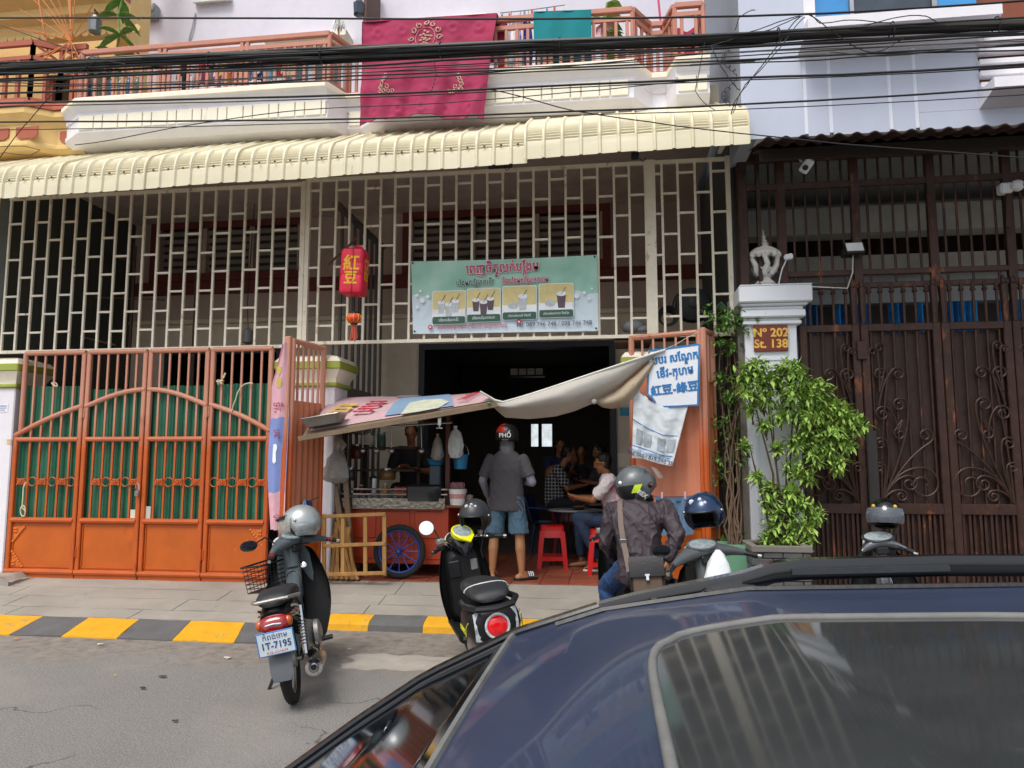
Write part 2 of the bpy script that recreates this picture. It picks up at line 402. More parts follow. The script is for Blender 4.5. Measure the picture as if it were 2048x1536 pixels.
pave = tag(thing('pavement', None, None, (-3,-.6, .1)), kind='structure')
part('bedding', MB().loft([[(x,-1.32,-.05), (x,-1.32, .05), (x,-.96, .07), (x, .0, .2), (x, .0,-.05)] for x in (-14,-3.2)]), m_conc_b, pave)
part('bedding', MB().loft([[(x,-.95,-.05), (x,-.95, .09), (x, .0, .25), (x, .0,-.05)] for x in (-3.2, 14)]), m_conc_b, pave)
XS = at(545, 1245,-1.1).x
rowsL = [(-1.33, .088), (-1.06, .122), (-.72, .165), (-.40, .205), (-.02, .245)]
for r in range(4):
    cuts = [-14,-11.4,-9.2,-7.9+.2*r,-6.1-.25*r,-4.75+.3*r, XS-.02]
    for a, b in zip(cuts, cuts[1:]):
        part('pavement_slab', quad_slab(a+.005, b-.005, a+.005, b-.005, rowsL[r][0], rowsL[r+1][0], rowsL[r][1], rowsL[r+1][1], n=10, rough=.007, seed=r), m_conc, pave)
rowsR = [(-.955, .118), (-.72, .165), (-.42, .215), (-.005, .284)]
for r in range(3):
    cuts = [XS-.02,-2.45+.08*r,-.9-.1*r, .35, 1.4, 3.2, 5.2, 8, 14]
    for a, b in zip(cuts, cuts[1:]):
        part('pavement_slab', quad_slab(a+.004, b-.004, a+.004, b-.004, rowsR[r][0], rowsR[r+1][0], rowsR[r][1], rowsR[r+1][1], n=8, rough=.006, seed=r+9), m_conc, pave)

FZ = .290
flo = tag(thing('floor', None, None, (-1.5, 1, FZ)), kind='structure')
part('screed', MB().box((-9, .0,-.05), (1.55, 9, FZ-.014)), M('dark_floor_screed', '#6e635a', .6, var=.15), flo)
m_tile = M('terracotta_floor_tile', '#8b4a35', .5, var=.25, vs=14, dirt=[('#4a2c22', .28, 9), ('#a87a62', .1, 20)], objrand=.2, bump=.2)
tile = MB().box((.003, .003,-.012), (.317, .317, 0), .003).mesh('floor_tile', m_tile)
for i in range(14):
    for j in range(8): piece('floor_tile', tile, flo, (-3.33+.32*i, .0+.32*j, FZ))

# ================================================================ the shophouse
house = thing('shophouse', 'white terraced shophouse with a moulded balcony above the open shop', 'house', (-3, 2.5, .2))
X0, X1 =-7.62, 1.40                       # party walls
YI = 2.5                                   # inner front wall
XP =-3.42                                 # party line between the two bays
dL, dR = at(838, 800, YI).x, at(1232, 800, YI).x; dT = 3.40
e0, e1 = at(330, 760, YI).x, at(565, 760, YI).x
w1 = (at(318, 500, YI).x, at(600, 500, YI).x); w2 = (at(822, 470, YI).x, at(1205, 470, YI).x)
LZ0, LZ1 = 4.62, 5.36
def wall_with_holes(xa, xb, za, zb, y0, y1, holes):
    mb = MB(); xs = sorted({xa, xb,*[h[0] for h in holes],*[h[1] for h in holes]}); zs = sorted({za, zb,*[h[2] for h in holes],*[h[3] for h in holes]})
    for a, b in zip(xs, xs[1:]):
        for c, d in zip(zs, zs[1:]):
            if any(h[0] <= a and b <= h[1] and h[2] <= c and d <= h[3] for h in holes): continue
            mb.box((a, y0, c), (b, y1, d))
    return mb
part('inner_wall', wall_with_holes(X0, X1, FZ, 3.82, YI, YI+.2, [(e0, e1, FZ, dT), (dL, dR, FZ, dT)]), m_beige, house)
part('upper_inner_wall', wall_with_holes(X0, X1, 3.82, 6.0, YI+.002, YI+.2, [(*w1, LZ0, LZ1), (*w2, LZ0, LZ1)]), m_plum, house)
part('ledge', MB().box((X0, YI-.06, 3.80), (X1, YI-.001, 3.87), .01), m_beige, house)
part('maroon_band', MB().box((X0, YI-.03, 4.28), (X1, YI-.001, 4.50), .01), m_maroon, house)
WZ0, WZ1 = at(1083, 893, 8.2).z, at(1083, 848, 8.2).z
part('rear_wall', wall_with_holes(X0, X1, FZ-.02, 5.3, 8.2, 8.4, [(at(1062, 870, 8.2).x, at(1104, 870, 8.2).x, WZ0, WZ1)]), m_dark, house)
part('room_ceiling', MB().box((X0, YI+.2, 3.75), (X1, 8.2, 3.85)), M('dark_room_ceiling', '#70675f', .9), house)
for x, yy in ((X0-.14, 0), (XP-.07, YI+.2), (X1, 0)):
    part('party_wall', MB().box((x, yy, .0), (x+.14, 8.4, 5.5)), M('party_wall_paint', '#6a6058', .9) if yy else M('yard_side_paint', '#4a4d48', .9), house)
part('balcony_ceiling', MB().box((X0-.14,-.12, 5.47), (X1-.1, YI, 5.55)), m_ceil, house)
lw = part('lit_window', MB().box((at(1062, 870, 8.2).x, 8.25, WZ0), (at(1104, 870, 8.2).x, 8.27, WZ1)), M('daylit_pane', '#c9d2d6', .4, emit=.8, var=.35, vs=5, dirt=[('#2a2c2e', .32, 3.5)]), house)
part('window_bar', MB().bar((at(1080, 870, 8.2).x, 8.22, WZ0), (at(1080, 870, 8.2).x, 8.22, WZ1), .08, .04), m_dark, lw)
part('door_frame', MB().box((dL, YI-.05, FZ), (dL+.09, YI+.22, dT-.09)).box((dR-.09, YI-.05, FZ), (dR, YI+.22, dT-.09)).box((dL, YI-.05, dT-.09), (dR, YI+.22, dT)), M('dark_blue_door_frame', '#262c33', .5), house)
part('door_frame', MB().box((e0, YI-.05, FZ), (e0+.09, YI+.22, dT-.09)).box((e1-.09, YI-.05, FZ), (e1, YI+.22, dT-.09)).box((e0, YI-.05, dT-.09), (e1, YI+.22, dT)), M('dark_door_frame', '#20242a', .5), house)
m_slat = M('grey_louvre_slat', '#8b8680', .5)
for (a, b) in (w1, w2):
    fr = MB(); n = 3
    fr.box((a-.12, YI-.05, LZ1), (b+.12, YI+.05, LZ1+.12)).box((a-.12, YI-.05, LZ0-.12), (b+.12, YI+.05, LZ0)).box((a-.12, YI-.05, LZ0), (a, YI+.05, LZ1)).box((b, YI-.05, LZ0), (b+.12, YI+.05, LZ1))
    wf = part('window', fr, m_maroon, house)
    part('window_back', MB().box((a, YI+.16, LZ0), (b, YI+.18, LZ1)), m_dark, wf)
    for i in range(n+1):
        x = a+(b-a)*i/n; part('mullion', MB().box((x-.035, YI-.03, LZ0), (x+.035, YI+.08, LZ1)), m_plum, wf)
    sl = MB().bar((0, 0, 0), ((b-a)/n-.07, 0, 0), .075, .008, up=(0, .7, .7)).mesh('louvre_slat', m_slat)
    for i in range(n):
        for k in range(6): piece('louvre_slat', sl, wf, (a+(b-a)*i/n+.035, YI+.03, LZ0+.07+k*.122))
part('dado', MB().box((dR, YI-.012, 1.55), (X1, YI-.001, 1.75)), m_cream, house)

YF, YR =-.5,-.18
plan = [(137,-.28), (160, YF), (656, YF), (697, YR), (726, YR), (768, YF), (1268, YF), (1303, YR), (1332, YR), (1353, YF), (1420, YF)]
plan = [(at(px, 180, y).x, y) for px, y in plan]
ZB = 5.985                                # top of the kerb the railing stands on
prof = [(.35, ZB), (-.07, ZB), (-.09, ZB-.02), (-.09, ZB-.065), (-.05, ZB-.085), (-.03, ZB-.12), (0, ZB-.15), (0, ZB-.20), (.02, ZB-.205), (.02, ZB-.35), (0, ZB-.355), (0, ZB-.40), (.06, ZB-.46), (.10, ZB-.485), (.35, ZB-.5)]
mb = MB().loft([[(x, y+dy, z) for dy, z in prof] for x, y in plan])
part('balcony_slab', mb, m_white, house, smooth=25)
part('balcony_floor', MB().box((X0-.14,-.10, 5.552), (X1-.1, YI, 5.88)), m_conc, house)
part('balcony_lip', MB().loft([[(x, y+dy, z) for dy, z in [(.30, ZB+.004), (-.075, ZB+.004), (-.097, ZB-.018), (-.097, ZB-.066), (-.08, ZB-.07), (.3, ZB-.02)]] for x, y in plan]), m_cream, house, smooth=25)
def fascia(xa, xb, y):
    x = xa+.02; k = 0
    while x < xb-.05:
        w = .105 if k % 2 else .19
        w = min(w, xb-.02-x)
        part('fascia_panel', MB().box((x, y-.016, ZB-.372), (x+w, y+.019, ZB-.195), .004), m_cream, house); x += w+.012; k += 1
fascia(plan[1][0], plan[2][0], YF); fascia(plan[5][0], plan[6][0], YF); fascia(plan[9][0], plan[10][0], YF); fascia(plan[3][0], plan[4][0], YR)

YU = 1.6
wa = (at(562, 60, YU).x, at(690, 60, YU).x); wb = (at(806, 60, YU).x, at(962, 60, YU).x); wc = (at(318, 120, YU).x, at(505, 120, YU).x)
U0 = 5.88
XL = at(268, 60, YU).x
part('upper_wall', wall_with_holes(XL, X1+.14, U0, 10.5, YU, YU+.2, [(*wa, U0+.05, 7.62), (*wb, U0+.05, 7.70), (*wc, U0+.05, 6.55)]), m_lav, house)
m_dglass = M('bluish_window_glass', '#3c4650', .08, var=.3, vs=2, bump=.01)
for (a, b), t in ((wa, 7.62), (wb, 7.70), (wc, 6.55)):
    fr = part('window', MB().box((a, YU-.03, t-.06), (b, YU+.1, t)).box((a, YU-.03, U0+.05), (a+.06, YU+.1, t-.06)).box((b-.06, YU-.03, U0+.05), (b, YU+.1, t-.06)).box(((a+b)/2-.04, YU-.03, U0+.05), ((a+b)/2+.04, YU+.1, t-.06)), m_rail_blue, house)
    part('pane', MB().box((a+.06, YU+.03, U0+.05), ((a+b)/2-.04, YU+.05, t-.06)), m_dglass, fr)
    part('pane', MB().box(((a+b)/2+.04, YU+.03, U0+.05), (b-.06, YU+.05, t-.06)), m_glass, fr)
    if t > 7:
        part('lintel', MB().loft([[(x, YU-d, z) for d, z in ((0, t+.22), (.26, t+.22), (.28, t+.2), (.28, t+.13), (.2, t+.08), (.08, t+.02), (0, t+.02))] for x in (a-.12, b+.12)]), m_cream, house)
part('wall_moulding', MB().box((at(318, 60, YU).x, YU-.06, 6.98), (at(530, 60, YU).x, YU-.002, 7.05), .02), m_cream, house)
part('wall_moulding', MB().box((at(1045, 60, YU).x, YU-.06, 7.5), (at(1240, 60, YU).x, YU-.002, 7.58), .02), m_cream, house)

rail = thing('balcony_railing', 'salmon painted metal railing running along the white shophouse balcony', 'railing', (-3, YF, ZB))
RT = 6.62
bal = MB().box((-.018,-.014, 0), (.018, .014, .505), .004).mesh('baluster', m_salmon)
pst = MB().box((-.022,-.02, 0), (.022, .02, .60), .004).mesh('post', m_salmon)
def rail_seg(p, q, first):
    (xa, ya), (xb, yb) = p, q; L = math.hypot(xb-xa, yb-ya); ang = math.atan2(yb-ya, xb-xa)
    part('bottom_rail', MB().bar((xa, ya, ZB+.03), (xb, yb, ZB+.03), .05, .035), m_salmon, rail)
    part('mid_rail', MB().bar((xa, ya, ZB+.525), (xb, yb, ZB+.525), .05, .035), m_salmon, rail)
    part('handrail', MB().bar((xa, ya, ZB+.63), (xb, yb, ZB+.63), .065, .055, c=.008), m_salmon, rail)
    n = max(1, round(L/.122))
    for i in range(n):
        t = (i+.5)/n; piece('baluster', bal, rail, (xa+(xb-xa)*t, ya+(yb-ya)*t, ZB+.02), (0, 0, ang))
    k = max(1, round(L/.95))
    for i in range(k+1):
        for s in ((-.035, .035) if 0 < i < k else (0,)):
            t = i/k; piece('post', pst, rail, (xa+(xb-xa)*t+s*math.cos(ang), ya+(yb-ya)*t+s*math.sin(ang), ZB+.02), (0, 0, ang))
rp = [(x, y+.02) for x, y in plan]; rp[0] = (rp[0][0]+.05, rp[0][1]+.05); rp[-1] = (rp[-1][0]-.05, rp[-1][1])
for i in range(len(rp)-1): rail_seg(rp[i], rp[i+1], i == 0)
rail_seg((rp[-1][0], YF+.02), (rp[-1][0], 1.5), 0)

# ================================================================ ridged awning
m_awn = M('cream_awning_metal', '#ddd5b8', .5, var=.06, vs=2, dirt=[('#8a7c55', .15, 3.5, .3), ('#a39468', .16, 1.2, .6), ('#6b5f45', .14, 2.6, .12), ('#6a6048', .05, 14)], bump=.06)
awn = thing('metal_awning', 'cream ribbed metal awning curving down over the shop front', 'awning', (-3,-.6, 4.6))
RIB = .176
def awning_profile():
    pts = []                                       # (y, z, crimp)
    yb, zb, yc, zc =-.12, 5.42,-.86, 4.98
    for i in range(5): t = i/4; pts.append((yb+(yc-yb)*t, zb+(zc-zb)*t, 0))
    a0 = math.atan2(zc-zb, yc-yb)              # heading
    h0 = R(-153); h1 = R(-93); n = 26; s = .40/n; y, z = yc, zc
    for i in range(n):
        h = h0+(h1-h0)*min(1, i/(n*.72)); y += math.cos(h)*s; z += math.sin(h)*s
        pts.append((y, z, (1 if i % 2 else 0) if 2 <= i < 20 else 0))
    y +=-.002; z -= .105; pts.append((y, z, 0)); return pts
AP = awning_profile()
def awning_sheet(xa, xb, dz, tilt, yo=0):
    n = max(1, round((xb-xa)/RIB)); w = (xb-xa)/n; rings = []
    us = []
    for i in range(n):
        us += [(i*w, .02), (i*w+.018, .02), (i*w+.034, 0), (i*w+.05, .001), (i*w+w*.97-.006, .001)]
    us.append((n*w, .02))
    def pt(u, rib, p, q, j, off):
        t = q-p; nrm = V((0, t[1],-t[0])).normalized()   # outward
        y, z, cr = AP[j]
        h = rib-(.013*cr if rib < .01 else 0)+.004*fbm((xa+u)*2, j*.12)+off
        return V((xa+u, y+yo+.02*fbm((xa+u)*.5, 3), z+dz+tilt*u+.012*fbm((xa+u)*.9, 7)))+V((0,-abs(nrm.y)*h, abs(nrm.z)*h))
    K = len(AP); mb = MB()
    def fn(i, j, off):
        a = AP[max(j-1, 0)]; b = AP[min(j+1, K-1)]
        return pt(us[i][0], us[i][1], V((a[0], a[1], 0)), V((b[0], b[1], 0)), j, off)
    for off in (0,-.004):
        o = len(mb.v)
        for i in range(len(us)):
            for j in range(K): mb.v.append(fn(i, j, off))
        for i in range(len(us)-1):
            for j in range(K-1):
                a = o+i*K+j; f = (a, a+1, a+K+1, a+K); mb.f.append(f if off else f[::-1])
    return mb
AZ = lambda X: 4.592+.0150*(X+6.72)-AP[-1][1]
xs = [-8.2]
while xs[-1] <-1.2: xs.append(xs[-1]+RIB*6)
for i in range(len(xs)-1): part('roof_sheet', awning_sheet(xs[i], xs[i+1]+.03, .004*(i % 2)+AZ(xs[i]), .0150,-.003*(i % 2)), m_awn, awn, smooth=30)
x = xs[-1]; AWX = 1.43; w_ = (AWX-x)/2
for i in range(2): part('roof_sheet', awning_sheet(x, x+w_+(.02 if i == 0 else 0), .03-.004*i+AZ(x), .022,-.03), m_awn, awn, smooth=30); x += w_
m_screw = M('rusty_screw', '#5a4632', .6, .5)
sc_ = MB().lathe([(.012,-.002), (.012, .004), (.006, .01)], 8).mesh('screw', m_screw)
for i in range(50):
    xx =-8.1+i*RIB
    if xx < AWX-.1: piece('screw', sc_, awn, (xx+.008, AP[24][0]-.012, AP[24][1]+.012+AZ(xx)), (R(60), 0, 0))
part('batten', MB().bar((-8.2,-.9, 4.86+AZ(-8.2)), (AWX,-.9, 4.86+AZ(AWX)), .05, .05), m_steel, awn)
for xx in (-7.4,-5.4,-3.45,-1.3, 1.3): part('bracket', MB().bar((xx, 0, 4.95+AZ(xx)), (xx,-.9, 4.82+AZ(xx)), .04, .04), m_grille, awn)
# ================================================================ cream security grilles above the gates
def grille(name, label, pxs, ztop, zbot, parity, posts, skip=None):
    t = thing(name, label, 'grille', (at(pxs[len(pxs) // 2], 690, 0).x, 0, zbot), 'cream window grilles above the gates')
    xs = [at(p, 690, 0).x for p in pxs]
    bm = MB().box((-.013,-.013, 0), (.013, .013, ztop-zbot)).mesh('bar', m_grille)
    cm = MB().box((-.5,-.011,-.012), (.5, .011, .012)).mesh('crossbar', m_grille)
    for i, x in enumerate(xs):
        piece('bar', bm, t, (x, .001*(i % 2), zbot+.02), (0, R(random.uniform(-.12, .12)), 0))
    for i, (a, b) in enumerate(zip(xs, xs[1:])):
        z = ROW0+(i+parity) % 2*ROWD/2
        while z < ztop-.1:
            if z > zbot+.1: piece('crossbar', cm, t, ((a+b)/2, 0, z+random.uniform(-.006, .006)), (0, R(random.uniform(-.6, .6)), 0), (b-a-.026, 1, 1))
            z += ROWD
    part('bottom_rail', MB().box((xs[0]-.02,-.02, zbot-.018), (xs[-1]+.02, .02, zbot+.02)), m_grille, t)
    part('top_rail', MB().box((xs[0]-.02,-.02, ztop), (xs[-1]+.02, .02, ztop+.04)), m_grille, t)
    for x, w in posts: part('post', MB().box((x-w/2,-.025, zbot-.02), (x+w/2, .025, ztop+.05)), m_grille, t)
    return t
ROWD = at(20, 485.6, 0).z-at(20, 558, 0).z
ROW0 = at(20, 630, 0).z-3*ROWD
LP_ = [3, 30, 56, 83, 110, 137, 164, 193, 219, 247, 276, 305, 333, 362, 391, 420, 450, 480, 509, 538, 568, 596]
RP_ = [606, 633, 665, 693, 725, 756, 786, 817, 848, 880, 911, 943, 974, 1005, 1036, 1068, 1100, 1133, 1166, 1199, 1233, 1264, 1297, 1331, 1363, 1398, 1431, 1466]
grille('window_grille', 'cream brick-pattern window grille above the closed orange gate', LP_, 4.98, 3.0, 1, [(at(600, 690, 0).x, .05)])
g2 = grille('window_grille', 'cream brick-pattern window grille above the open shop, the green banner on it', RP_, 5.02, 3.03, 0, [(at(609, 690, 0).x, .05), (at(1307, 690, 0).x, .11), (at(1466, 690, 0).x, .05)])
shelf = solo('storage_shelf', MB().box((at(1228, 650, .3).x, .06, 3.06), (at(1462, 650, .3).x, .6, 3.085)).box((at(1228, 650, .3).x, .06, 2.98), (at(1300, 650, .3).x, .6, 3.0)), M('shelf_board', '#6f5a48', .8), 'old board shelf behind the grille carrying junk by the white pillar', 'shelf')
m_junk = M('black_fan_cover', '#202327', .6)
fan = thing('fan_cover', 'round black fan cover lying on the board shelf behind the grille', 'fan', (at(1385, 620, .3).x, .3, 3.085))
fx = at(1385, 610, .3)
part('cage', MB().tube([fx+V((math.cos(a)*.22, .02, math.sin(a)*.2)) for a in [2*PI*i/24 for i in range(24)]], .012, 6, closed=True).lathe([(.20, 0), (.19, .05), (.1, .1), (.04, .11)], 20, frame(fx, (1, 0, 0), (0, 0, 1))), m_junk, fan)
part('hub', MB().lathe([(.06, .09), (.06, .13), (.03, .14)], 14, frame(fx, (1, 0, 0), (0, 0, 1))), m_black, fan)
cx_ = at(1336, 640, .25)
mb = MB()
for k in range(9):
    r = .12-.006*k; mb.tube([cx_+V((math.cos(a)*r*(1+.05*math.sin(k)), .02*k-.05, .04+math.sin(a)*r)) for a in [2*PI*i/20 for i in range(20)]], .006, 5, closed=True)
solo('cable_coil', mb, m_black, 'coil of black cable hanging on the board shelf behind the grille', 'cable')
tb = at(1430, 600, .3)
solo('folded_tarp', MB().sheet(lambda u, v: (tb.x-.2+.4*u, .1+.35*v, 3.1+.3*math.exp(-6*(u-.6)**2)*(1-v*.4)+.05*fbm(u*6, v*5)), 12, 8, V((0, 0,-.01))), M('green_grey_tarp', '#6f8c80', .6), 'crumpled grey green tarp heaped on the board shelf behind the grille', 'tarp')
tb = at(1268, 640, .3)
solo('junk_bag', MB().ell((tb.x, .28, 3.18), (.14, .14, .09)).ell((tb.x+.1, .24, 3.14), (.1, .1, .06)), M('grey_sack', '#8f9498', .7, bump=.5, bs=20), 'small grey sack lying on the board shelf behind the grille', 'sack')

# ================================================================ gate pillars
m_band = M('lime_green_band', '#9aa545', .6, dirt=[('#5a5a34', .12, 6)])
def pillar(label, xa, xb, ya, yb, zcap):
    t = thing('gate_pillar', label, 'pillar', ((xa+xb)/2, (ya+yb)/2, .2), 'white gate pillars with green banded caps')
    part('shaft', MB().box((xa, ya, .18), (xb, yb, zcap), .012), m_white, t)
    def ring(e, z0, z1, c=.01): return MB().box((xa-e, ya-e, z0), (xb+e, yb+e, z1), c)
    part('neck', ring(.035, zcap, zcap+.045), m_band, t)
    part('cap', MB().loft([[(xa-e, ya-e, z), (xb+e, ya-e, z), (xb+e, yb+e, z), (xa-e, yb+e, z)] for e, z in ((.02, zcap+.046), (.03, zcap+.1), (.07, zcap+.17), (.085, zcap+.2))]), m_cream, t)
    part('band', ring(.10, zcap+.2, zcap+.29), m_band, t)
    part('cap_top', MB().loft([[(xa-e, ya-e, z), (xb+e, ya-e, z), (xb+e, yb+e, z), (xa-e, yb+e, z)] for e, z in ((.095, zcap+.291), (.05, zcap+.35), (-.08, zcap+.39))]), m_cream, t)
    return t
p1 = pillar('white gate pillar at the outer end of the closed orange gate',-8.1,-7.33,-.02, .42, 2.55)
p2 = pillar('white gate pillar between the closed gate and the food stall', at(560, 900, 0).x, at(662, 900, 0).x, .06, .5, 2.52)
p3 = pillar('white gate pillar behind the hand painted signboard', at(1262, 900, .05).x, at(1345, 900, .05).x, .05, .45, 2.50)
s_ = at(9, 816,-.022)
st = solo('paper_notice', MB().box((s_.x-.08,-.025, s_.z-.05), (s_.x+.05,-.021, s_.z+.05)), M('white_paper', '#e8e8ee', .7), 'white printed paper notice stuck on the outer white gate pillar', 'notice')
part('text_lines', MB().box((s_.x-.07,-.027, s_.z+.02), (s_.x+.03,-.0252, s_.z+.03)).box((s_.x-.07,-.027, s_.z-.005), (s_.x+.03,-.0252, s_.z+.003)).box((s_.x-.07,-.027, s_.z-.03), (s_.x+.01,-.0252, s_.z-.022)), M('blue_print', '#5b6fb0', .7), st)
s_ = at(19, 883,-.022)
solo('sticker', MB().box((s_.x-.035,-.025, s_.z-.035), (s_.x+.03,-.021, s_.z+.03)), M('red_yellow_sticker', '#d8b48c', .6, var=.3, vs=30, dirt=[('#b03a2a', .3, 40)]), 'small torn red sticker on the outer white gate pillar', 'sticker')

# ================================================================ closed four-leaf gate
gate = thing('folding_gate', 'closed orange four-leaf folding gate backed with green corrugated sheets', 'gate', (-5.5,-.05, .2))
GX = [at(p, 963,-.05).x for p in (26, 160, 285, 411, 540)]; GX[0] =-7.27
def corr(xa, xb, za, zb, y, pitch=.11, d=.016, wob=0):
    xs = []; x = xa
    while x < xb:
        for a, h in ((0, 0), (.45, 0), (.55, 1), (.9, 1)):
            if x+a*pitch < xb: xs.append((x+a*pitch, h*d))
        x += pitch
    xs.append((xb, 0)); mb = MB(); n = len(xs)
    mb.sheet(lambda u, v: (xs[round(u*(n-1))][0], y-xs[round(u*(n-1))][1]+.004*fbm(u*4, v*4, y), za+(zb+wob*fbm(u*9, 3)-za)*v), n-1, 8, .003)
    return mb
def medallion():
    mb = MB().box((-.055,-.008,-.038), (.055, 0, .038), .004)
    mb.ell((0,-.012, 0), (.016, .012, .016), 8, 5)
    for k in range(8):
        a = k*PI/4; mb.ell((math.cos(a)*.03,-.010, math.sin(a)*.025), (.013, .008, .009), 6, 4)
    for sx in (-1, 1):
        for sz in (-1, 1): mb.ell((sx*.048,-.008, sz*.034), (.014, .01, .012), 6, 4)
    return mb.mesh('medallion', m_orange)
med = medallion()
ring_ = MB().tube([(math.cos(a)*.052, 0, math.sin(a)*.052) for a in [2*PI*i/20 for i in range(20)]], .008, 6, closed=True).mesh('ring', M('rusty_orange_ring', '#a0501c', .5, dirt=[('#4b2510', .2, 20)]))
rope_m = M('old_rope', '#cfc1a2', .9)
for i in range(4):
    a, b = GX[i], GX[i+1]; w = b-a
    leaf = part('gate_leaf', MB().bar((a+.035,-.05, .30), (a+.035,-.05, 2.97 if i else 1.95), .055, .05, .008).bar((b-.035,-.05, .30), (b-.035,-.05, 2.97), .055, .05, .008), m_orange, gate)
    part('bottom_rail', MB().tube([(a+.005,-.055, .315), (b-.005,-.055, .315)], .034, 10), m_orange, leaf)
    part('panel_rail', MB().tube([(a+.05,-.055, .925), (b-.05,-.055, .925)], .034, 10), m_orange, leaf)
    part('middle_rail', MB().tube([(a+.05,-.055, 1.90), (b-.05,-.055, 1.90)], .03, 10), m_orange, leaf)
    ta = a+.09 if i == 0 else a+.03
    part('top_rail', MB().tube([(ta,-.055, 2.97), (b-.02,-.055, 2.97)], .03, 10), m_orange, leaf)
    if i == 0: part('upper_post', MB().tube([(a+.09,-.055, 1.98), (a+.09,-.055, 2.97)], .03, 10), m_orange, leaf)
    f = [lambda t: 1.95+.36*t+.03*math.sin(PI*t), lambda t: 2.30+.2*math.sin(t*PI/2), lambda t: 2.30+.2*math.sin((1-t)*PI/2), lambda t: 2.31-.32*t+.03*math.sin(PI*t)][i]
    part('arch_rail', MB().tube([(a+.02+(w-.04)*t,-.055, f(t)) for t in [k/10 for k in range(11)]], .03, 10), m_orange, leaf)
    bm = MB().bar((0, 0, .93), (0, 0, 2.96), .024, .02).mesh('bar', m_orange)
    xs = [a+.03+(w-.06)*k/6 for k in range(1, 6)]
    if i == 0: xs = [a+.09+(w-.12)*k/6 for k in range(1, 6)]
    for x in xs: piece('bar', bm, leaf, (x,-.048, 0))
    cells = [(p+q)/2 for p, q in zip([a+.07]+xs, xs+[b-.07])]
    for k, c in enumerate(cells):
        if (i in (1, 2) and k == 0): continue
        if (k+(i in (1, 2))+(i == 3)) % 2 == 0: piece('medallion', med, leaf, (c,-.062, 1.387))
        else: piece('ring', ring_, leaf, (c,-.055, 1.387))
    part('lower_panel', MB().box((a+.05,-.04, .33), (b-.05,-.03, .90)), m_orange2, leaf)
    part('panel_bead', MB().bar((a+.075,-.044, .37), (b-.075,-.044, .37), .012).bar((a+.075,-.044, .87), (b-.075,-.044, .87), .012).bar((a+.075,-.044, .37), (a+.075,-.044, .87), .012).bar((b-.075,-.044, .37), (b-.075,-.044, .87), .012), m_orange, leaf)
    part('kick_plate', MB().box((a+(.2 if i == 0 else .01),-.06, .20-.0*i), (b-.005,-.045, .285)), m_orange, leaf)
    part('corrugated_sheet', corr(a+(0 if i == 0 else .01), b-.01, .93, [2.56, 2.515, 2.545, 2.56][i], .012, wob=.012), m_green, leaf)
    for z in ((2.22, .55) if i in (0, 2) else ()):
        part('hinge', MB().box((b-.03,-.085, z-.06), (b+.03,-.07, z+.06), .006).tube([(b,-.09, z-.07), (b,-.09, z+.07)], .013, 8), m_orange, leaf)
def corner_ornament(o, sx, sz, par):
    mb = MB().add([(o[0], o[1], o[2]), (o[0]+sx*.16, o[1], o[2]), (o[0], o[1], o[2]+sz*.19), (o[0], o[1]-.006, o[2]), (o[0]+sx*.16, o[1]-.006, o[2]), (o[0], o[1]-.006, o[2]+sz*.19)], [(0, 1, 2), (3, 5, 4), (0, 3, 4, 1), (1, 4, 5, 2), (2, 5, 3, 0)])
    for k in range(7):
        t = k/6; mb.ell((o[0]+sx*(.14*(1-t)+.012), o[1]-.008, o[2]+sz*(.17*t+.012)), (.018, .009, .02), 7, 5)
    for k in range(4): mb.ell((o[0]+sx*(.03+.022*(k % 2)), o[1]-.009, o[2]+sz*(.03+.035*(k // 2))), (.018, .012, .016), 7, 5)
    part('corner_ornament', mb, M('gilded_orange', '#d06a1c', .5, dirt=[('#d8a040', .3, 30), ('#6a2c0c', .2, 25)]), par)
leaves = [c for c in gate.children]
corner_ornament((GX[0]+.065,-.041, .85), 1,-1, leaves[0]); corner_ornament((GX[0]+.065,-.041, .36), 1, 1, leaves[0]); corner_ornament((GX[4]-.065,-.041, .85),-1,-1, leaves[3])
c = GX[2]
part('hatch_plate', MB().box((c-.135,-.052, .96), (c-.04,-.046, 1.06)), M('bare_white_plate', '#d2cbbd', .6), leaves[1])
part('hatch_plate', MB().box((c+.04,-.052, .955), (c+.125,-.046, 1.10)), M('bare_grey_plate', '#bdb8ac', .6), leaves[2])
lk = thing('padlock', 'steel padlock hanging on the middle bolt of the closed orange gate', 'padlock', (c-.02,-.11, 1.22))
part('body', MB().box((c-.05,-.125, 1.22), (c+.005,-.095, 1.285), .006), m_steel, lk)
part('shackle', MB().tube([(c-.045,-.11, 1.28), (c-.045,-.11, 1.35), (c-.022,-.11, 1.38), (c,-.11, 1.35), (c,-.11, 1.28)], .006, 6), m_chrome, lk)
def rope(pts, label, r=.011):
    return solo('rope', MB().tube(pts, r, 7), rope_m, label, 'rope')
k_ = at(440, 768,-.08)
rope([k_+V((.035*math.cos(a*1.3), .02*math.sin(a), .012*math.sin(a*2.1)+.006*i/3)) for i, a in enumerate([j*.7 for j in range(22)])]+[k_+V((.05,-.02, .07)), k_+V((.07,-.01, .13))], 'knotted pale rope tied round a bar of the closed orange gate')
ra = [at(x, y,-.09) for x, y in ((506, 767), (498, 766), (490, 768), (482, 774), (475, 786), (471, 800), (466, 812), (464, 822))]
rope(ra, 'pale rope looping down from a bar near the closed gate end', .008)
rope([at(109+6*math.cos(a), 769+4*math.sin(a*1.4),-.085) for a in [j*.6 for j in range(14)]], 'small loop of rope tied on the outermost leaf of the closed gate', .007)
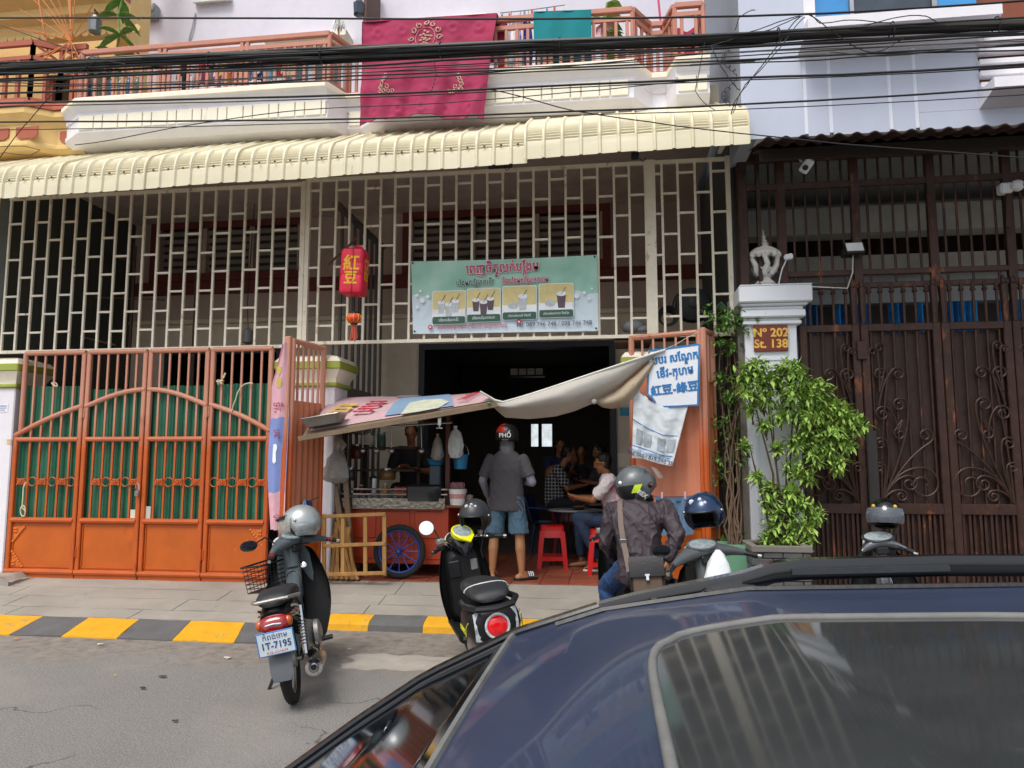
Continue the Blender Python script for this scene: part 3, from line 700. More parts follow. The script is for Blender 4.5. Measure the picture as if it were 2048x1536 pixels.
rope([at(x, y,-.09) for x, y in ((52, 964), (47, 975), (46, 995), (44, 1015))]+[at(46+5*math.cos(a), 1022+11*math.sin(a),-.09) for a in [j*.5 for j in range(14)]], 'frayed rope hanging from a ring of the outermost gate leaf', .008)

# ================================================================ opened gate leaves
def side_leaf(name, label, p, q, zb, zt, bars, sheet_top, ribs=.1, mirror=1):
    p = V((*p, 0)); q = V((*q, 0)); u = (q-p); L = u.length; u.normalize(); nrm = V((u.y,-u.x, 0))*mirror
    def W(s, z, d=0): r = p+u*s+nrm*d; return V((r.x, r.y, z))
    t = thing(name, label, 'gate', (p.x, p.y, zb))
    part('frame', MB().tube([W(0, zb), W(0, zt)], .034, 8).tube([W(L, zb), W(L, zt)], .034, 8).tube([W(0, zt-.02), W(L, zt-.02)], .03, 8).tube([W(0, zb+.04), W(L, zb+.04)], .03, 8).tube([W(0, zb+.68), W(L, zb+.68)], .028, 8), m_orange, t)
    bm = MB().bar(W(0, sheet_top-.02)-W(0, 0) , W(0, zt-.02)-W(0, 0), .022).mesh('bar', m_orange)
    for k in range(bars):
        r = W(L*(k+1)/(bars+1), 0); piece('bar', bm, t, (r.x, r.y, 0))
    n = int(L/ribs*4);
    def fn(a, v):
        i = round(a*n); h = (0, 0, .014, .014)[i % 4]
        return W(L*a, zb+.7+(sheet_top-zb-.7)*v, h+.01)
    part('corrugated_sheet', MB().sheet(fn, n, 4, nrm*-.004), M('salmon_sheet_paint', '#c97c5c', .5, var=.08, dirt=[('#e0763a', .14, 3, .4), ('#8f4c30', .12, 6, .3)]), t)
    part('lower_panel', MB().sheet(lambda a, v: W(L*a, zb+.06+.62*v, .012), 2, 2, nrm*-.006), m_orange2, t)
    return t, W
a_ = at(580, 900,-.62); b_ = at(642, 900,-.06)
lf1, W1 = side_leaf('gate_leaf', 'opened orange gate leaf beside the wooden crate, blue bag hung on it', (a_.x, a_.y), (b_.x, b_.y), .26, 2.98, 5, 2.30)
for i, pp in enumerate((570,)):
    a2 = at(pp, 900,-.66); mb = MB().bar((a2.x, a2.y, .24), (a2.x, a2.y, 3.0), .07, .06, .01)
    solo('gate_post', mb, m_orange, 'narrow orange gate leaf seen edge on, pink banner strip tied to it', 'gate')
a_ = at(1292, 900, .0); b_ = at(1404, 900,-.30)
lf2, W2 = side_leaf('gate_leaf', 'opened orange gate leaf carrying the hand painted blue and white signboard', (a_.x-.14, a_.y), (b_.x, b_.y), .27, 3.03, 5, 2.55, .13)
a_ = at(1412, 900,-.33); b_ = at(1430, 900,-.05)
lf3, W3 = side_leaf('gate_leaf', 'folded orange gate leaf edge beside the climbing plant', (a_.x, a_.y), (b_.x, b_.y), .27, 3.05, 1, 2.5, .13)

fg = thing('folding_grille', 'grey folding grille standing between the two shop bays behind the lantern', 'grille', (XP, .8, FZ))
m_fg = M('grey_folding_bars', '#6e6c69', .5, .4)
bm = MB().box((-.014,-.02, 0), (.014, .02, 4.6)).mesh('bar', m_fg)
for i in range(16): piece('bar', bm, fg, (XP+(.03 if i % 2 else -.02), .55+.12*i, FZ+.05))
part('rail', MB().box((XP-.04, .5, FZ), (XP+.05, 2.45, FZ+.05)).box((XP-.04, .5, 4.9), (XP+.05, 2.45, 4.95)), m_fg, fg)
bx_ = at(722, 780, .7)
part('slat_box', MB().box((XP-.02, .6, 2.0), (XP+.06, 1.9, 2.6)), M('worn_metal_guard', '#85817a', .5, .4, dirt=[('#5a4a3a', .2, 8)]), fg)
yard = thing('yard_pipes', 'thin pale pipes crossing the dark yard behind the cream grille', 'pipe', (-6.4, 1.2, 2.5))
for (a, b) in (((40, 440), (250, 520)), ((20, 560), (330, 600)), ((230, 690), (20, 610)), ((40, 660), (240, 700))):
    part('pipe', MB().tube([at(*a, 1.0), at((a[0]+b[0])/2, (a[1]+b[1])/2+14, 1.6), at(*b, 2.2)], .012, 6), M('dusty_pipe', '#77695a', .7), yard)
for xx in (-6.9,-5.9): part('stand', MB().tube([(xx, 1.5, FZ), (xx, 1.5, 4.8)], .025, 6), M('yard_post', '#51443a', .8), yard)
wt = at(496, 672, 1.8)
gl = thing('hanging_bulb', 'grey lamp hanging by a wire behind the cream grille of the closed gate', 'lamp', wt)
part('shade', MB().lathe([(.02, .12), (.07, .08), (.08, 0), (.07,-.1), (.03,-.12)], 14, Matrix.Translation(wt)), M('grey_lamp', '#9a9a9c', .4), gl)
part('wire', MB().tube([wt+V((0, 0, .1)), wt+V((-.03, 0, .45)), wt+V((.02, 0, 2))], .006, 5), m_black, gl)
# ================================================================ grey-lavender house on the right
rh = thing('townhouse', 'pale grey townhouse with white grooved panels and a blue window over the brown gate', 'house', (3.2, 1, .2))
RX = 1.41; YB =-.8
m_pan = M('pale_grey_panel', '#b9c0d0', .55, var=.03, bump=.04)
m_joint = M('white_joint_strip', '#d9dee8', .6, var=.03)
m_side = M('shaded_side_render', '#8b939d', .8, var=.05)  # darker than the front panels: the side's shade is put into the colour
part('side_wall', MB().box((RX, YB+.03, 4.93), (RX+.15, 4, 11)), m_side, rh)
colx = [at(p, 200, YB).x for p in (1487, 1607, 1657, 1777, 1829)]; colx[0] = RX-.002
lx = at(1958, 150, YB).x
zl0, zl1, zf = at(1800, 42, YB-.4).z, at(1800, 21, YB-.4).z, at(2000, 153, YB-.3).z
zr = [4.90, at(1700, 110, YB).z, zl0+.03]
part('facade_backing', wall_with_holes(RX+.15, 8.5, 4.93, 11, YB+.007, YB+.25, [(at(1628, 20, YB).x, 8.4, zl1, 7.6), (lx, 8.4, zf, zr[2]-.05)]), m_joint, rh)
part('corner_wall', MB().box((RX, YB, zr[2]), (at(1605, 0, YB).x, YB+.0065, 11)), m_pan, rh)
part('corner_strip', MB().box((at(1605, 0, YB).x, YB-.02, zr[2]), (at(1628, 0, YB).x, YB+.0065, 11)), m_white, rh)
for i in range(len(colx)):
    a = colx[i]; b = colx[i+1] if i < 4 else lx
    for k in range(2):
        z0, z1 = zr[k], zr[k+1]
        if i == 4 and k == 0: part('wall_panel', MB().box((a+.036, YB, z0), (8.5, YB+.0065, zf-.17), .002), m_pan, rh); part('wall_panel', MB().box((a+.036, YB, zf-.169), (lx, YB+.0065, z1-.01), .002), m_pan, rh); continue
        part('wall_panel', MB().box((a+(.036 if i else 0), YB, z0+(.012 if k else 0)), (b-.001, YB+.0065, z1-.012), .002), m_pan, rh)
la, lb = at(1612, 30, YB-.35).x, at(2000, 30, YB-.35).x
part('window_ledge', MB().loft([[(x, YB-d, z) for d, z in ((-.008, zl1), (.4, zl1), (.4, zl0), (-.008, zl0-.05))] for x in (la, lb)]), m_white, rh)
wz0 = zl1+.002
m_blue = M('sky_reflection_blue_glass', '#2f86c4', .05, var=.15, vs=1.5, bump=0, spec=.8)  # blue of the reflected sky painted into the pane colour
wfr = part('window', MB().box((at(1628, 0, YB).x, YB+.05, wz0), (lb+.1, YB+.1, wz0+.04)), m_white, rh)
xs = [at(p, 10, YB).x for p in (1629, 1704, 1712, 1790, 1870, 1880, 1965, 2040)]
part('pane', MB().box((xs[0], YB+.11, wz0), (xs[1], YB+.13, 7.6)), m_blue, wfr)
part('frame_bar', MB().box((xs[1], YB+.06, wz0), (xs[2], YB+.15, 7.6)), m_steel, wfr)
part('pane', MB().box((xs[2], YB+.11, wz0), (xs[4], YB+.13, 7.6)), m_dglass, wfr)
part('frame_bar', MB().box((xs[4], YB+.06, wz0), (xs[5], YB+.15, 7.6)), m_steel, wfr)
part('pane', MB().box((xs[5], YB+.11, wz0), (xs[6], YB+.13, 7.6)), m_blue, wfr)
m_wood = M('red_brown_wood', '#7d3d20', .5, var=.3, vs=3, stretch=.2, dirt=[('#3d1c10', .2, 3)])
part('wood_wall', MB().box((xs[6], YB+.26, 5.2), (8.4, YB+.3, 8)), m_wood, rh)
cm = part('curtain', MB().grid(lambda u, v: (xs[2]+(xs[4]-xs[2])*u, YB+.17+.02*math.sin(u*60), wz0+1.3*v), 60, 1), M('grey_curtain', '#8a8f96', .9), rh)
for k in range(5):
    z = zf+.03+k*.118
    part('white_fin', MB().box((lx-.01, YB-.05, z), (8.4, YB+.04, z+.055), .006), m_white, rh)
part('fin_ledge', MB().loft([[(x, YB-d, z) for d, z in ((0, zf), (.3, zf), (.3, zf-.10), (.0, zf-.17))] for x in (lx-.02, 8.4)]), m_white, rh)
YG = 2.0
part('inner_wall', wall_with_holes(1.6, 8.5, .2, 5.14, YG, YG+.2, [(1.75, 8.3, 3.25, 3.75), (1.9, 8.3, 4.35, 4.93)]), M('grey_inner_wall', '#a9afb5', .8), rh)
part('beam', MB().box((1.56, YG-.35, 4.12), (8.5, YG-.002, 4.32)).box((1.56, YG-.6, 4.55), (8.5, YG-.3, 4.9)), M('pale_beam', '#b4b4b0', .8), rh)
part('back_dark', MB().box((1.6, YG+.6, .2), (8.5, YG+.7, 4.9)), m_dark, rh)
lv = MB().box((-.014,-.03, 0), (.014, .03, .5)).mesh('louvre', M('blue_louvre_glass', '#2f8ad8', .15, var=.4, vs=9, objrand=.6))
for i in range(86):
    x = 1.78+i*.075
    if (i % 9) > 5 or i in (20, 30, 31, 47): continue
    piece('louvre', lv, rh, (x, YG+.05, 3.25), (0, 0, R(35)))
cu = MB().grid(lambda u, v: (1.9+6.4*u, YG+.12+.04*math.sin(u*150), 4.35+.6*v), 300, 1)
part('curtain', cu, M('dark_red_curtain', '#3a2420', .9), rh)
can = thing('tiled_canopy', 'brown wavy tiled canopy over the brown gate', 'canopy', (3,-.9, 4.7))
m_rt = M('dark_brown_roof_tile', '#35241f', .45, var=.2, vs=8, objrand=.2)
def tile_fn(u, v): return (.16*u,-.36*v, .016*math.sin(u*2*PI)+.022*(1-v)*0)
rt = MB().sheet(tile_fn, 10, 2, V((0, 0,-.012))).mesh('roof_tile', m_rt)
cz = at(1700, 280,-1.2).z; zt_ = at(1700, 310,-.1).z
for j in range(2):
    for i in range(40):
        piece('roof_tile', rt, can, (1.46+.155*i,-.84-.34*j+.02, cz+.115-.09*j), (R(16), R(.0), 0))
part('fascia_board', MB().box((1.50,-1.14, cz-.13), (8.4,-1.11, cz-.02)), M('dark_timber', '#241a17', .6), can)
part('under_board', MB().loft([[(x,-1.11, cz-.03), (x,-.80, cz+.08), (x,-.80, cz+.10), (x,-1.11, cz-.01)] for x in (1.5, 8.4)]), M('dark_soffit', '#2b2422', .8), can); part('ceiling', MB().box((1.56,-.55, 5.14), (8.5, 2.0, 5.2)), M('pale_porch_ceiling', '#90928f', .8), rh)
part('beam', MB().box((1.50,-.14, zt_+.04), (8.4,-.06, zt_+.12)), m_rust2, can)
# ---------------------------------------------------------------- brown metal work
YGT =-.12
ug = thing('upper_grille', 'dark brown metal grille with gold worn bars between tiled canopy and brown gate', 'grille', (3.4,-.1, 3.5))
zt, za, zb, zc = at(1700, 310,-.1).z, at(1700, 368,-.1).z, at(1700, 546,-.1).z, at(1700, 572,-.1).z
for z, h in ((zt, .09), (za, .07), (zb, .06), (zc, .06)):
    part('rail', MB().box((1.50 if z > zb else 1.95,-.125, z-h/2), (8.2,-.075, z+h/2), .006), m_rust, ug)
px_posts = [1563, 1711, 1864, 2018]; posts = [at(p, 450,-.1).x for p in px_posts]
pitch = posts[1]-posts[0]
while posts[-1] < 7.6: posts.append(posts[-1]+pitch)
pm = MB().box((-.045,-.03, 0), (.045, .03, zt-zc), .006).mesh('post', m_rust)
bm_ = MB().tube([(0, 0, 0), (0, 0, zt-za)], .013, 6).mesh('bar', m_rust); bm2 = MB().tube([(0, 0, 0), (0, 0, za-zb)], .013, 6).mesh('bar', m_rust); bm3 = MB().tube([(0, 0, 0), (0, 0, zb-zc)], .013, 6).mesh('bar', m_rust)
part('corner_post', MB().box((1.46,-.16, 2.9), (1.56,-.04, zt), .01).box((1.66,-.14, 3.45), (1.70,-.08, zt)), m_rust, ug)
part('plate', MB().box((1.44,-.03, .3), (1.50, .0, 5.0)), m_rust2, ug)
for x in [1.80, 1.88, 1.96]:
    piece('bar', bm2, ug, (x,-.1, zb)); piece('bar', bm_, ug, (x,-.1, za))
for a, b in zip(posts, posts[1:]):
    piece('post', pm, ug, (a,-.1, zc))
    for k in range(1, 6):
        x = a+(b-a)*k/6; piece('bar', bm_, ug, (x,-.1, za)); piece('bar', bm2, ug, (x,-.1, zb))
        if k % 2: piece('bar', bm3, ug, (x,-.1, zc))
bg = thing('scroll_gate', 'tall brown metal gate with spear tips and scrollwork beside the white pillar', 'gate', (3.5, YGT, .25))
G = lambda p, y=850: at(p, y, YGT).x
gz_t, gz_m = 3.055, 1.15
gp = [G(1604), G(1728), G(1892), G(2036), G(2036)+.82, G(2036)+1.64]
for i, (a, b) in enumerate(zip(gp, gp[1:])):
    lf = part('gate_leaf', MB().box((a+.004, YGT-.035, .27), (a+.085, YGT+.035, gz_t+.03), .008).box((b-.085, YGT-.035, .27), (b-.004, YGT+.035, gz_t+.03), .008), m_rust, bg)
    part('top_rail', MB().box((a+.08, YGT-.03, gz_t-.05), (b-.08, YGT+.03, gz_t+.03), .006), m_rust, lf)
    part('middle_rail', MB().box((a+.08, YGT-.035, gz_m-.055), (b-.08, YGT+.035, gz_m+.055), .006), m_rust, lf)
    part('bottom_rail', MB().box((a+.08, YGT-.03, .27), (b-.08, YGT+.03, .36), .006), m_rust, lf)
    part('backing_sheet', MB().box((a+.02, YGT+.04, .3), (b-.02, YGT+.045, gz_t-.06)), m_rust2, lf)
    n = round((b-a)/.115);
    tall = MB().tube([(0, 0, gz_m+.05), (0, 0, gz_t-.04)], .014, 6).mesh('bar', m_rust)
    spear = MB().tube([(0, 0, gz_t+.02), (0, 0, gz_t+.36)], .015, 8).lathe([(.016, gz_t+.36), (.028, gz_t+.37), (.03, gz_t+.385), (.018, gz_t+.395), (.024, gz_t+.42), (.012, gz_t+.46), (.002, gz_t+.49)], 8).mesh('spear_bar', m_rust)
    low = MB().box((-.012,-.012, .36), (.012, .012, gz_m-.05)).mesh('lower_bar', m_rust)
    for k in range(1, n):
        x = a+(b-a)*k/n; piece('bar', tall, lf, (x, YGT, 0)); piece('spear_bar', spear, lf, (x, YGT, 0))
    n2 = round((b-a)/.062)
    for k in range(1, n2): piece('lower_bar', low, lf, (a+.06+(b-a-.12)*k/n2, YGT+(.008 if k % 2 else -.008), 0))
    for xx in (a+.045, b-.045): part('post_tip', MB().lathe([(.03, gz_t+.03), (.04, gz_t+.3), (.045, gz_t+.42), (.03, gz_t+.44), (.035, gz_t+.47), (.003, gz_t+.53)], 8, Matrix.Translation((xx, YGT, 0))), m_rust, lf)
part('hinge', MB().box((gp[1]-.05, YGT-.07, 2.70), (gp[1]+.05, YGT-.036, 2.90), .006), m_rust, bg)
part('bolt', MB().box((gp[1]-.01, YGT-.08, .75), (gp[1]+.10, YGT-.036, 1.95), .01), M('dark_weathered_steel', '#33302e', .6, .3, dirt=[('#5a3a28', .2, 6)]), bg)
m_scr = M('scroll_iron', '#3d2a20', .45, .4, var=.3, vs=14, dirt=[('#8a4a26', .2, 12)])
def scroll(o, root, mid, end, r, turns, sgn, name='scroll', th=.011):
    """stem from root bending through mid to end, closing in a spiral"""
    pts = []
    P0, P1, P2 = V(root), V(mid), V(end)
    for i in range(9):
        t = i/8; p = P0*(1-t)**2+P1*2*t*(1-t)+P2*t*t; pts.append(p)
    d = (P2-P1).normalized(); c = P2+V((-d.y, d.x))*r*sgn
    a0 = math.atan2(P2.y-c.y, P2.x-c.x)
    for i in range(1, 22):
        t = i/21; a = a0+sgn*turns*2*PI*t; rr = r*(1-.78*t); pts.append(c+V((math.cos(a), math.sin(a)))*rr)
    return MB().tube([(p.x, YGT-.028, p.y) for p in pts], th, 6)
def scrollwork(x0, s, lf):
    b = V((x0, gz_m+.06))
    L = [((0, 0), (.02, .7), (-.02+.14, 1.32), .075, 1.3, 1), ((.0, 0), (.34, .75), (.30, 1.02), .08, 1.35, 1), ((0, 0), (.22, .45), (.50, .62), .08, 1.4, 1), ((0, 0), (.15, .38), (.42, .36), .17, 1.3,-1),
         ((0, 0), (.1, .25), (.26, .28), .085, 1.4,-1), ((0, 0), (.08, .15), (.2, .13), .06, 1.4,-1), ((0, .0), (.12, .42), (.08, .62), .07, 1.4, 1), ((0, 0), (.05, .25), (.05, .36), .06, 1.3, 1),
         ((.20, .62), (.20, .9), (.10, .98), .08, 1.4, 1), ((.02, 1.0), (.06, 1.25), (.17, 1.38), .07, 1.3,-1), ((.20, .75), (.3, .95), (.16, .74), .06, 1.2, 1), ((.03, 1.15), (.12, 1.4), (.10, 1.62), .05, 1.2, 1), ((.03, 1.15), (.05, 1.35), (.03, 1.58), .045, 1.2, 1)]
    for r, m, e, rad, tu, sg in L:
        f = lambda p: b+V((p[0]*s, p[1]))
        part('scroll', scroll(None, f(r), f(m), f(e), rad, tu, sg*s), m_scr, lf)
lfs = [c for c in bg.children if c.name.startswith('gate_leaf')]
scrollwork(gp[1]+.13, 1, lfs[1]); scrollwork(gp[1]-.10,-1, lfs[0]); scrollwork(gp[3]-.10,-1, lfs[2]); scrollwork(gp[3]+.10, 1, lfs[3])
# ---------------------------------------------------------------- white pillar with stone lantern finial
wp = thing('entrance_pillar', 'white entrance pillar with stepped cap and the house number sign', 'pillar', (1.73, 0, .25))
m_wp = M('white_pillar_paint', '#d8dce2', .55, var=.04, dirt=[('#8d8f8c', .12, 1.6, .3)])
xa, xb = 1.465, 2.0
part('shaft', MB().box((xa,-.25, .24), (xb, .25, 3.09), .01), m_wp, wp)
part('panel_frame', MB().box((xa+.07,-.262, .9), (xb-.07,-.249, .93)).box((xa+.07,-.262, 2.70), (xb-.07,-.249, 2.73)).box((xa+.07,-.262, .93), (xa+.10,-.249, 2.70)).box((xb-.10,-.262, .93), (xb-.07,-.249, 2.70)), m_wp, wp)
for e, z0, z1 in ((.045, 3.075, 3.12), (.03, 3.12, 3.15), (.08, 3.15, 3.23), (.06, 3.23, 3.27), (.10, 3.27, 3.30), (.14, 3.30, 3.475)):
    part('cap_moulding', MB().box((xa-e*.5,-.25-e, z0+.001), (xb+e, .25+e, z1), .012), m_wp, wp)
part('top_slab', MB().box((xa-.06,-.39, 3.476), (xb+.14, .39, 3.49), .005), m_wp, wp)
part('stone_side', MB().box((1.40,-.2, .25), (1.464, .3, 3.4)), M('grey_stained_render', '#6d675f', .9, var=.25, dirt=[('#3d3935', .3, 4, .3)], bump=.4), wp)
fo = V((1.735,-.05, 3.49))
fi = thing('pillar_finial', 'white carved lantern shaped finial on the entrance pillar', 'finial', fo)
m_stone = M('carved_white_stone', '#cfcdc8', .8, var=.1, vs=12, dirt=[('#77726a', .15, 14)], bump=.3)
def fin(prof, n=20): return MB().lathe(prof, n, Matrix.Translation(fo))
part('base', fin([(.135, 0), (.135, .03), (.10, .05), (.115, .08), (.075, .12), (.06, .15), (.10, .17), (.075, .185)]), m_stone, fi)
for k in range(6):
    a = k*PI/3+.3
    part('rib', MB().tube([fo+V((math.cos(a+w)*r, math.sin(a+w)*r, z)) for r, z, w in ((.07, .18, 0), (.105, .22, .12), (.13, .28, .3), (.15, .34, .12), (.15, .39, 0))], [.03, .035, .03, .026, .03], 8), m_stone, fi)
part('cup', fin([(.05, .185), (.095, .21), (.11, .25), (.04, .26)]), m_stone, fi)
part('lid', MB().lathe([(.155, .375), (.175, .39), (.175, .42), (.15, .445), (.11, .475), (.06, .50), (.05, .51)], 24, Matrix.Translation(fo)), m_stone, fi)
for k in range(12):
    a = k*PI/6; part('scallop', MB().ell(fo+V((math.cos(a)*.16, math.sin(a)*.16, .385)), (.03, .03, .035), 8, 6), m_stone, fi)
part('spire', fin([(.05, .505), (.06, .53), (.03, .545), (.045, .565), (.022, .585), (.032, .60), (.014, .64), (.002, .70)], 14), m_stone, fi)
sA, sB = at(1506, 652,-.262), at(1576, 702,-.262)
sg = thing('house_number_sign', 'red brown house number sign with gold lettering on the white entrance pillar', 'sign', ((sA.x+sB.x)/2,-.265, sB.z))
m_gold = M('gold_letter', '#e3b04a', .4, dirt=[('#8b6a2a', .1, 30)])
part('board', MB().box((sA.x,-.285, sB.z), (sB.x,-.262, sA.z), .004), M('red_brown_sign', '#6e2c1c', .5, dirt=[('#a0553a', .12, 20)]), sg)
cxs = (sA.x+sB.x)/2; hz = sA.z-sB.z
text('Nº 202', .125, m_gold, sg, upright((cxs,-.2865, sB.z+hz*.70)), bold=.004)
text('St. 138', .125, m_gold, sg, upright((cxs,-.2865, sB.z+hz*.27)), bold=.004)
fl = at(1708, 498,-.2)
f_ = thing('floodlight', 'black framed led floodlight tilted on the brown upper grille', 'lamp', fl)
mm = Matrix.Translation(fl) @ Matrix.Rotation(R(-28), 4, 'X')
part('housing', MB().box((-.10,-.03,-.075), (.10, .02, .075), .01, mm), m_black, f_); part('glass', MB().box((-.085,-.034,-.055), (.085,-.028, .06), .002, mm), M('milky_lamp_glass', '#c8ccce', .15), f_)
part('bracket', MB().bar(fl+V((-.11, 0, 0)), fl+V((-.11, .08,-.05)), .02, .01).bar(fl+V((.11, 0, 0)), fl+V((.11, .08,-.05)), .02, .01).bar(fl+V((-.11, .08,-.06)), fl+V((.11, .08,-.06)), .02, .03), m_black, f_)
part('cable', MB().tube([fl+V((0, .04,-.06)), fl+V((-.02, .02,-.25)), fl+V((-.08, .02,-.42)), fl+V((-.3, .03,-.40)), fl+V((-.75, .03,-.36))], .006, 5), M('white_cable', '#cfcfcf', .5), f_)
ss = at(1577, 514,-.2)
s_ = thing('motion_sensor', 'small white motion sensor lamp on a curved stalk beside the stone finial', 'sensor', ss)
part('head', MB().box((-.045,-.03,-.03), (.045, .03, .03), .012, Matrix.Translation(ss) @ Matrix.Rotation(R(-10), 4, 'Y')), m_wp, s_); part('stalk', MB().tube([ss+V((-.02, .02,-.03)), ss+V((-.06, .05,-.12)), ss+V((-.08, .06,-.2)), ss+V((-.10, .05,-.28))], .007, 6), m_wp, s_)
c1 = at(1612, 325,-.25)
c_ = thing('security_camera', 'white bullet security camera hanging under the tiled canopy', 'camera', c1)
mm = Matrix.Translation(c1+V((.01, 0,-.03))) @ Matrix.Rotation(R(35), 4, 'Y') @ Matrix.Rotation(R(25), 4, 'X')
part('body', MB().box((-.05,-.07,-.09), (.05, .07, .07), .015, mm), m_wp, c_); part('lens', MB().lathe([(.03, 0), (.03, .01)], 12, mm @ Matrix.Translation((0,-.071,-.03)) @ Matrix.Rotation(R(90), 4, 'X')), m_black, c_)
part('arm', MB().tube([c1+V((-.03, .05, .03)), c1+V((-.05, .08, .09)), c1+V((-.02, .1, .16))], .015, 8).box((c1.x-.07, c1.y+.05, c1.z+.14), (c1.x+.07, c1.y+.15, c1.z+.18), .006), m_wp, c_)
c2 = at(2021, 374,-.25)
c_ = thing('security_camera', 'white round security camera on a bracket at the right photo edge', 'camera', c2)
part('body', MB().box((-.06,-.03,-.055), (.06, .08, .055), .015, Matrix.Translation(c2+V((-.03, .03, 0)))), m_wp, c_); part('dome', MB().ell(c2+V((.055,-.02, .005)), (.065, .06, .06), 16, 10), m_wp, c_); part('lens', MB().ell(c2+V((.10,-.055, .0)), (.022, .022, .022), 10, 7), m_black, c_)
part('bracket', MB().bar(c2+V((0, .05,-.05)), c2+V((0, .1,-.4)), .05, .03), m_rust, c_)
# ================================================================ plants
m_leaf = M('glossy_green_leaf', '#92b257', .6, spec=.2, var=.4, vs=9, bump=0, dirt=[('#b9c65e', .36, 5), ('#4c6e30', .2, 7), ('#9a5a2a', .03, 16)])
m_leaf2 = M('mid_green_leaf', '#6d9149', .6, spec=.2, var=.35, vs=9, bump=0, dirt=[('#8fa848', .18, 7)])
m_bark = M('brown_bark', '#4a3a2e', .9, var=.3, vs=20, bump=.5)
def leaf(mb, p, d, up, ln, w):
    d = d.normalized(); s = d.cross(up)
    if s.length < .01: s = d.orthogonal()
    s.normalize(); n = s.cross(d)
    a = p; b = p+d*ln*.45+s*w; c = p+d*ln-n*ln*.14; e = p+d*ln*.45-s*w; m = p+d*ln*.48-n*w*.35
    mb.add([a, b, c, e, m], [(0, 1, 4), (1, 2, 4), (2, 3, 4), (3, 0, 4)])
def rosette(mb, p, d, rnd, n, ln):
    for k in range(n):
        a = 2*PI*k/n+rnd.random(); q = d.orthogonal().normalized(); q = Matrix.Rotation(a, 3, d) @ q
        leaf(mb, p-d*rnd.random()*ln*.7, (q*rnd.uniform(.6, 1)+d*rnd.uniform(.1, .7)+V((0, 0,-.15))), V((0, 0, 1))+q*.01, ln*rnd.uniform(.7, 1.15), ln*.17)
rnd = random.Random(4)
bu = thing('potted_bush', 'leafy green bush growing from the grey brick planter before the white pillar', 'bush', (1.55,-.7, .75))
YP =-.62
fol = MB(); twig = MB()
blobs = [((x, y), r) for x, y, r in ((1488, 745, .10), (1512, 735, .12), (1500, 775, .12), (1535, 760, .12), (1528, 795, .10), (1560, 745, .11), (1583, 735, .10), (1600, 755, .13), (1575, 785, .13), (1612, 790, .13), (1640, 780, .12), (1560, 825, .10), (1600, 830, .14), (1640, 825, .14), (1672, 815, .11), (1695, 835, .12), (1712, 850, .09), (1670, 860, .13), (1630, 875, .13), (1595, 880, .11), (1655, 900, .10), (1690, 880, .10), (1625, 915, .09), (1675, 925, .09), (1590, 935, .10), (1612, 950, .09), (1555, 895, .06), (1500, 815, .06), (1515, 955, .07), (1545, 975, .10), (1580, 985, .11), (1535, 1005, .09), (1570, 1020, .12), (1605, 1010, .09), (1550, 1045, .11), (1590, 1050, .11), (1615, 1055, .08), (1540, 1080, .10), (1575, 1082, .10), (1610, 1078, .09), (1635, 1030, .06), (1490, 890, .04), (1530, 850, .05))]
trunk0 = at(1562, 1095, YP)
for (bp, r) in blobs:
    c = at(*bp, YP)
    for i in range(int(95*r*r/.012*.25)+9):
        o = V((rnd.gauss(0, 1), rnd.gauss(0, .8), rnd.gauss(0, .9))); o = o.normalized()*r*(rnd.random()**.4)*rnd.choice((1, 1, 1.25))
        p = c+o+V((0, .0, 0)); d = (o.normalized()+V((0,-.25, .55))+V((rnd.gauss(0, .3), rnd.gauss(0, .3), rnd.gauss(0, .3)))).normalized()
        rosette(fol, p, d, rnd, rnd.choice((4, 5, 6)), rnd.uniform(.065, .125))
        if i % 5 == 0: twig.tube([p, p-d*.08, c+(trunk0-c)*.12+o*.3], [.003, .004, .006], 4)
part('leaves', fol, m_leaf, bu, kind='stuff', smooth=0)
for (ex, ey) in ((1505, 790), (1535, 800), (1545, 830), (1590, 800), (1640, 840), (1600, 900), (1680, 850), (1500, 895), (1575, 900)):
    e = at(ex, ey, YP); m1 = trunk0.lerp(e, .45)+V((rnd.uniform(-.06, .06), rnd.uniform(-.06, .06), .04))
    twig.tube([trunk0+V((rnd.uniform(-.04, .04), 0,-.12)), trunk0.lerp(m1, .5)+V((rnd.uniform(-.03, .03), 0, 0)), m1, m1.lerp(e, .6)+V((0, .03, .02)), e], [.016, .014, .011, .008, .004], 6)
part('branches', twig, m_bark, bu)
pl = thing('brick_planter', 'square grey brick planter holding the leafy bush', 'planter', (1.62,-.62, .24))
pc = at(1563, 1130,-.85);
m_slate = M('grey_slate_brick', '#5a5c5c', .8, var=.2, vs=7, objrand=.28, bump=.7, bs=30)
pw = .26; pcx, pcy = pc.x, YP; ptop = at(1563, 1092, pcy-pw).z
part('core', MB().box((pcx-pw+.03, pcy-pw+.03, .1), (pcx+pw-.03, pcy+pw-.03, ptop-.06)), M('dark_mortar', '#2c2b2a', .9), pl)
part('rim', MB().box((pcx-pw-.02, pcy-pw-.02, ptop-.06), (pcx+pw+.02, pcy-pw+.05, ptop), .006).box((pcx-pw-.02, pcy+pw-.05, ptop-.06), (pcx+pw+.02, pcy+pw+.02, ptop), .006).box((pcx-pw-.02, pcy-pw+.05, ptop-.06), (pcx-pw+.05, pcy+pw-.05, ptop), .006).box((pcx+pw-.05, pcy-pw+.05, ptop-.06), (pcx+pw+.02, pcy+pw-.05, ptop), .006), M('planter_rim', '#75716a', .85, bump=.4), pl)
part('soil', MB().sheet(lambda u, v: (pcx-pw+.04+(2*pw-.08)*u, pcy-pw+.04+(2*pw-.08)*v, ptop-.03+.03*fbm(u*5, v*5)), 8, 8, V((0, 0,-.02))), M('soil', '#5d3a26', .95, var=.4, vs=20, bump=.8), pl)
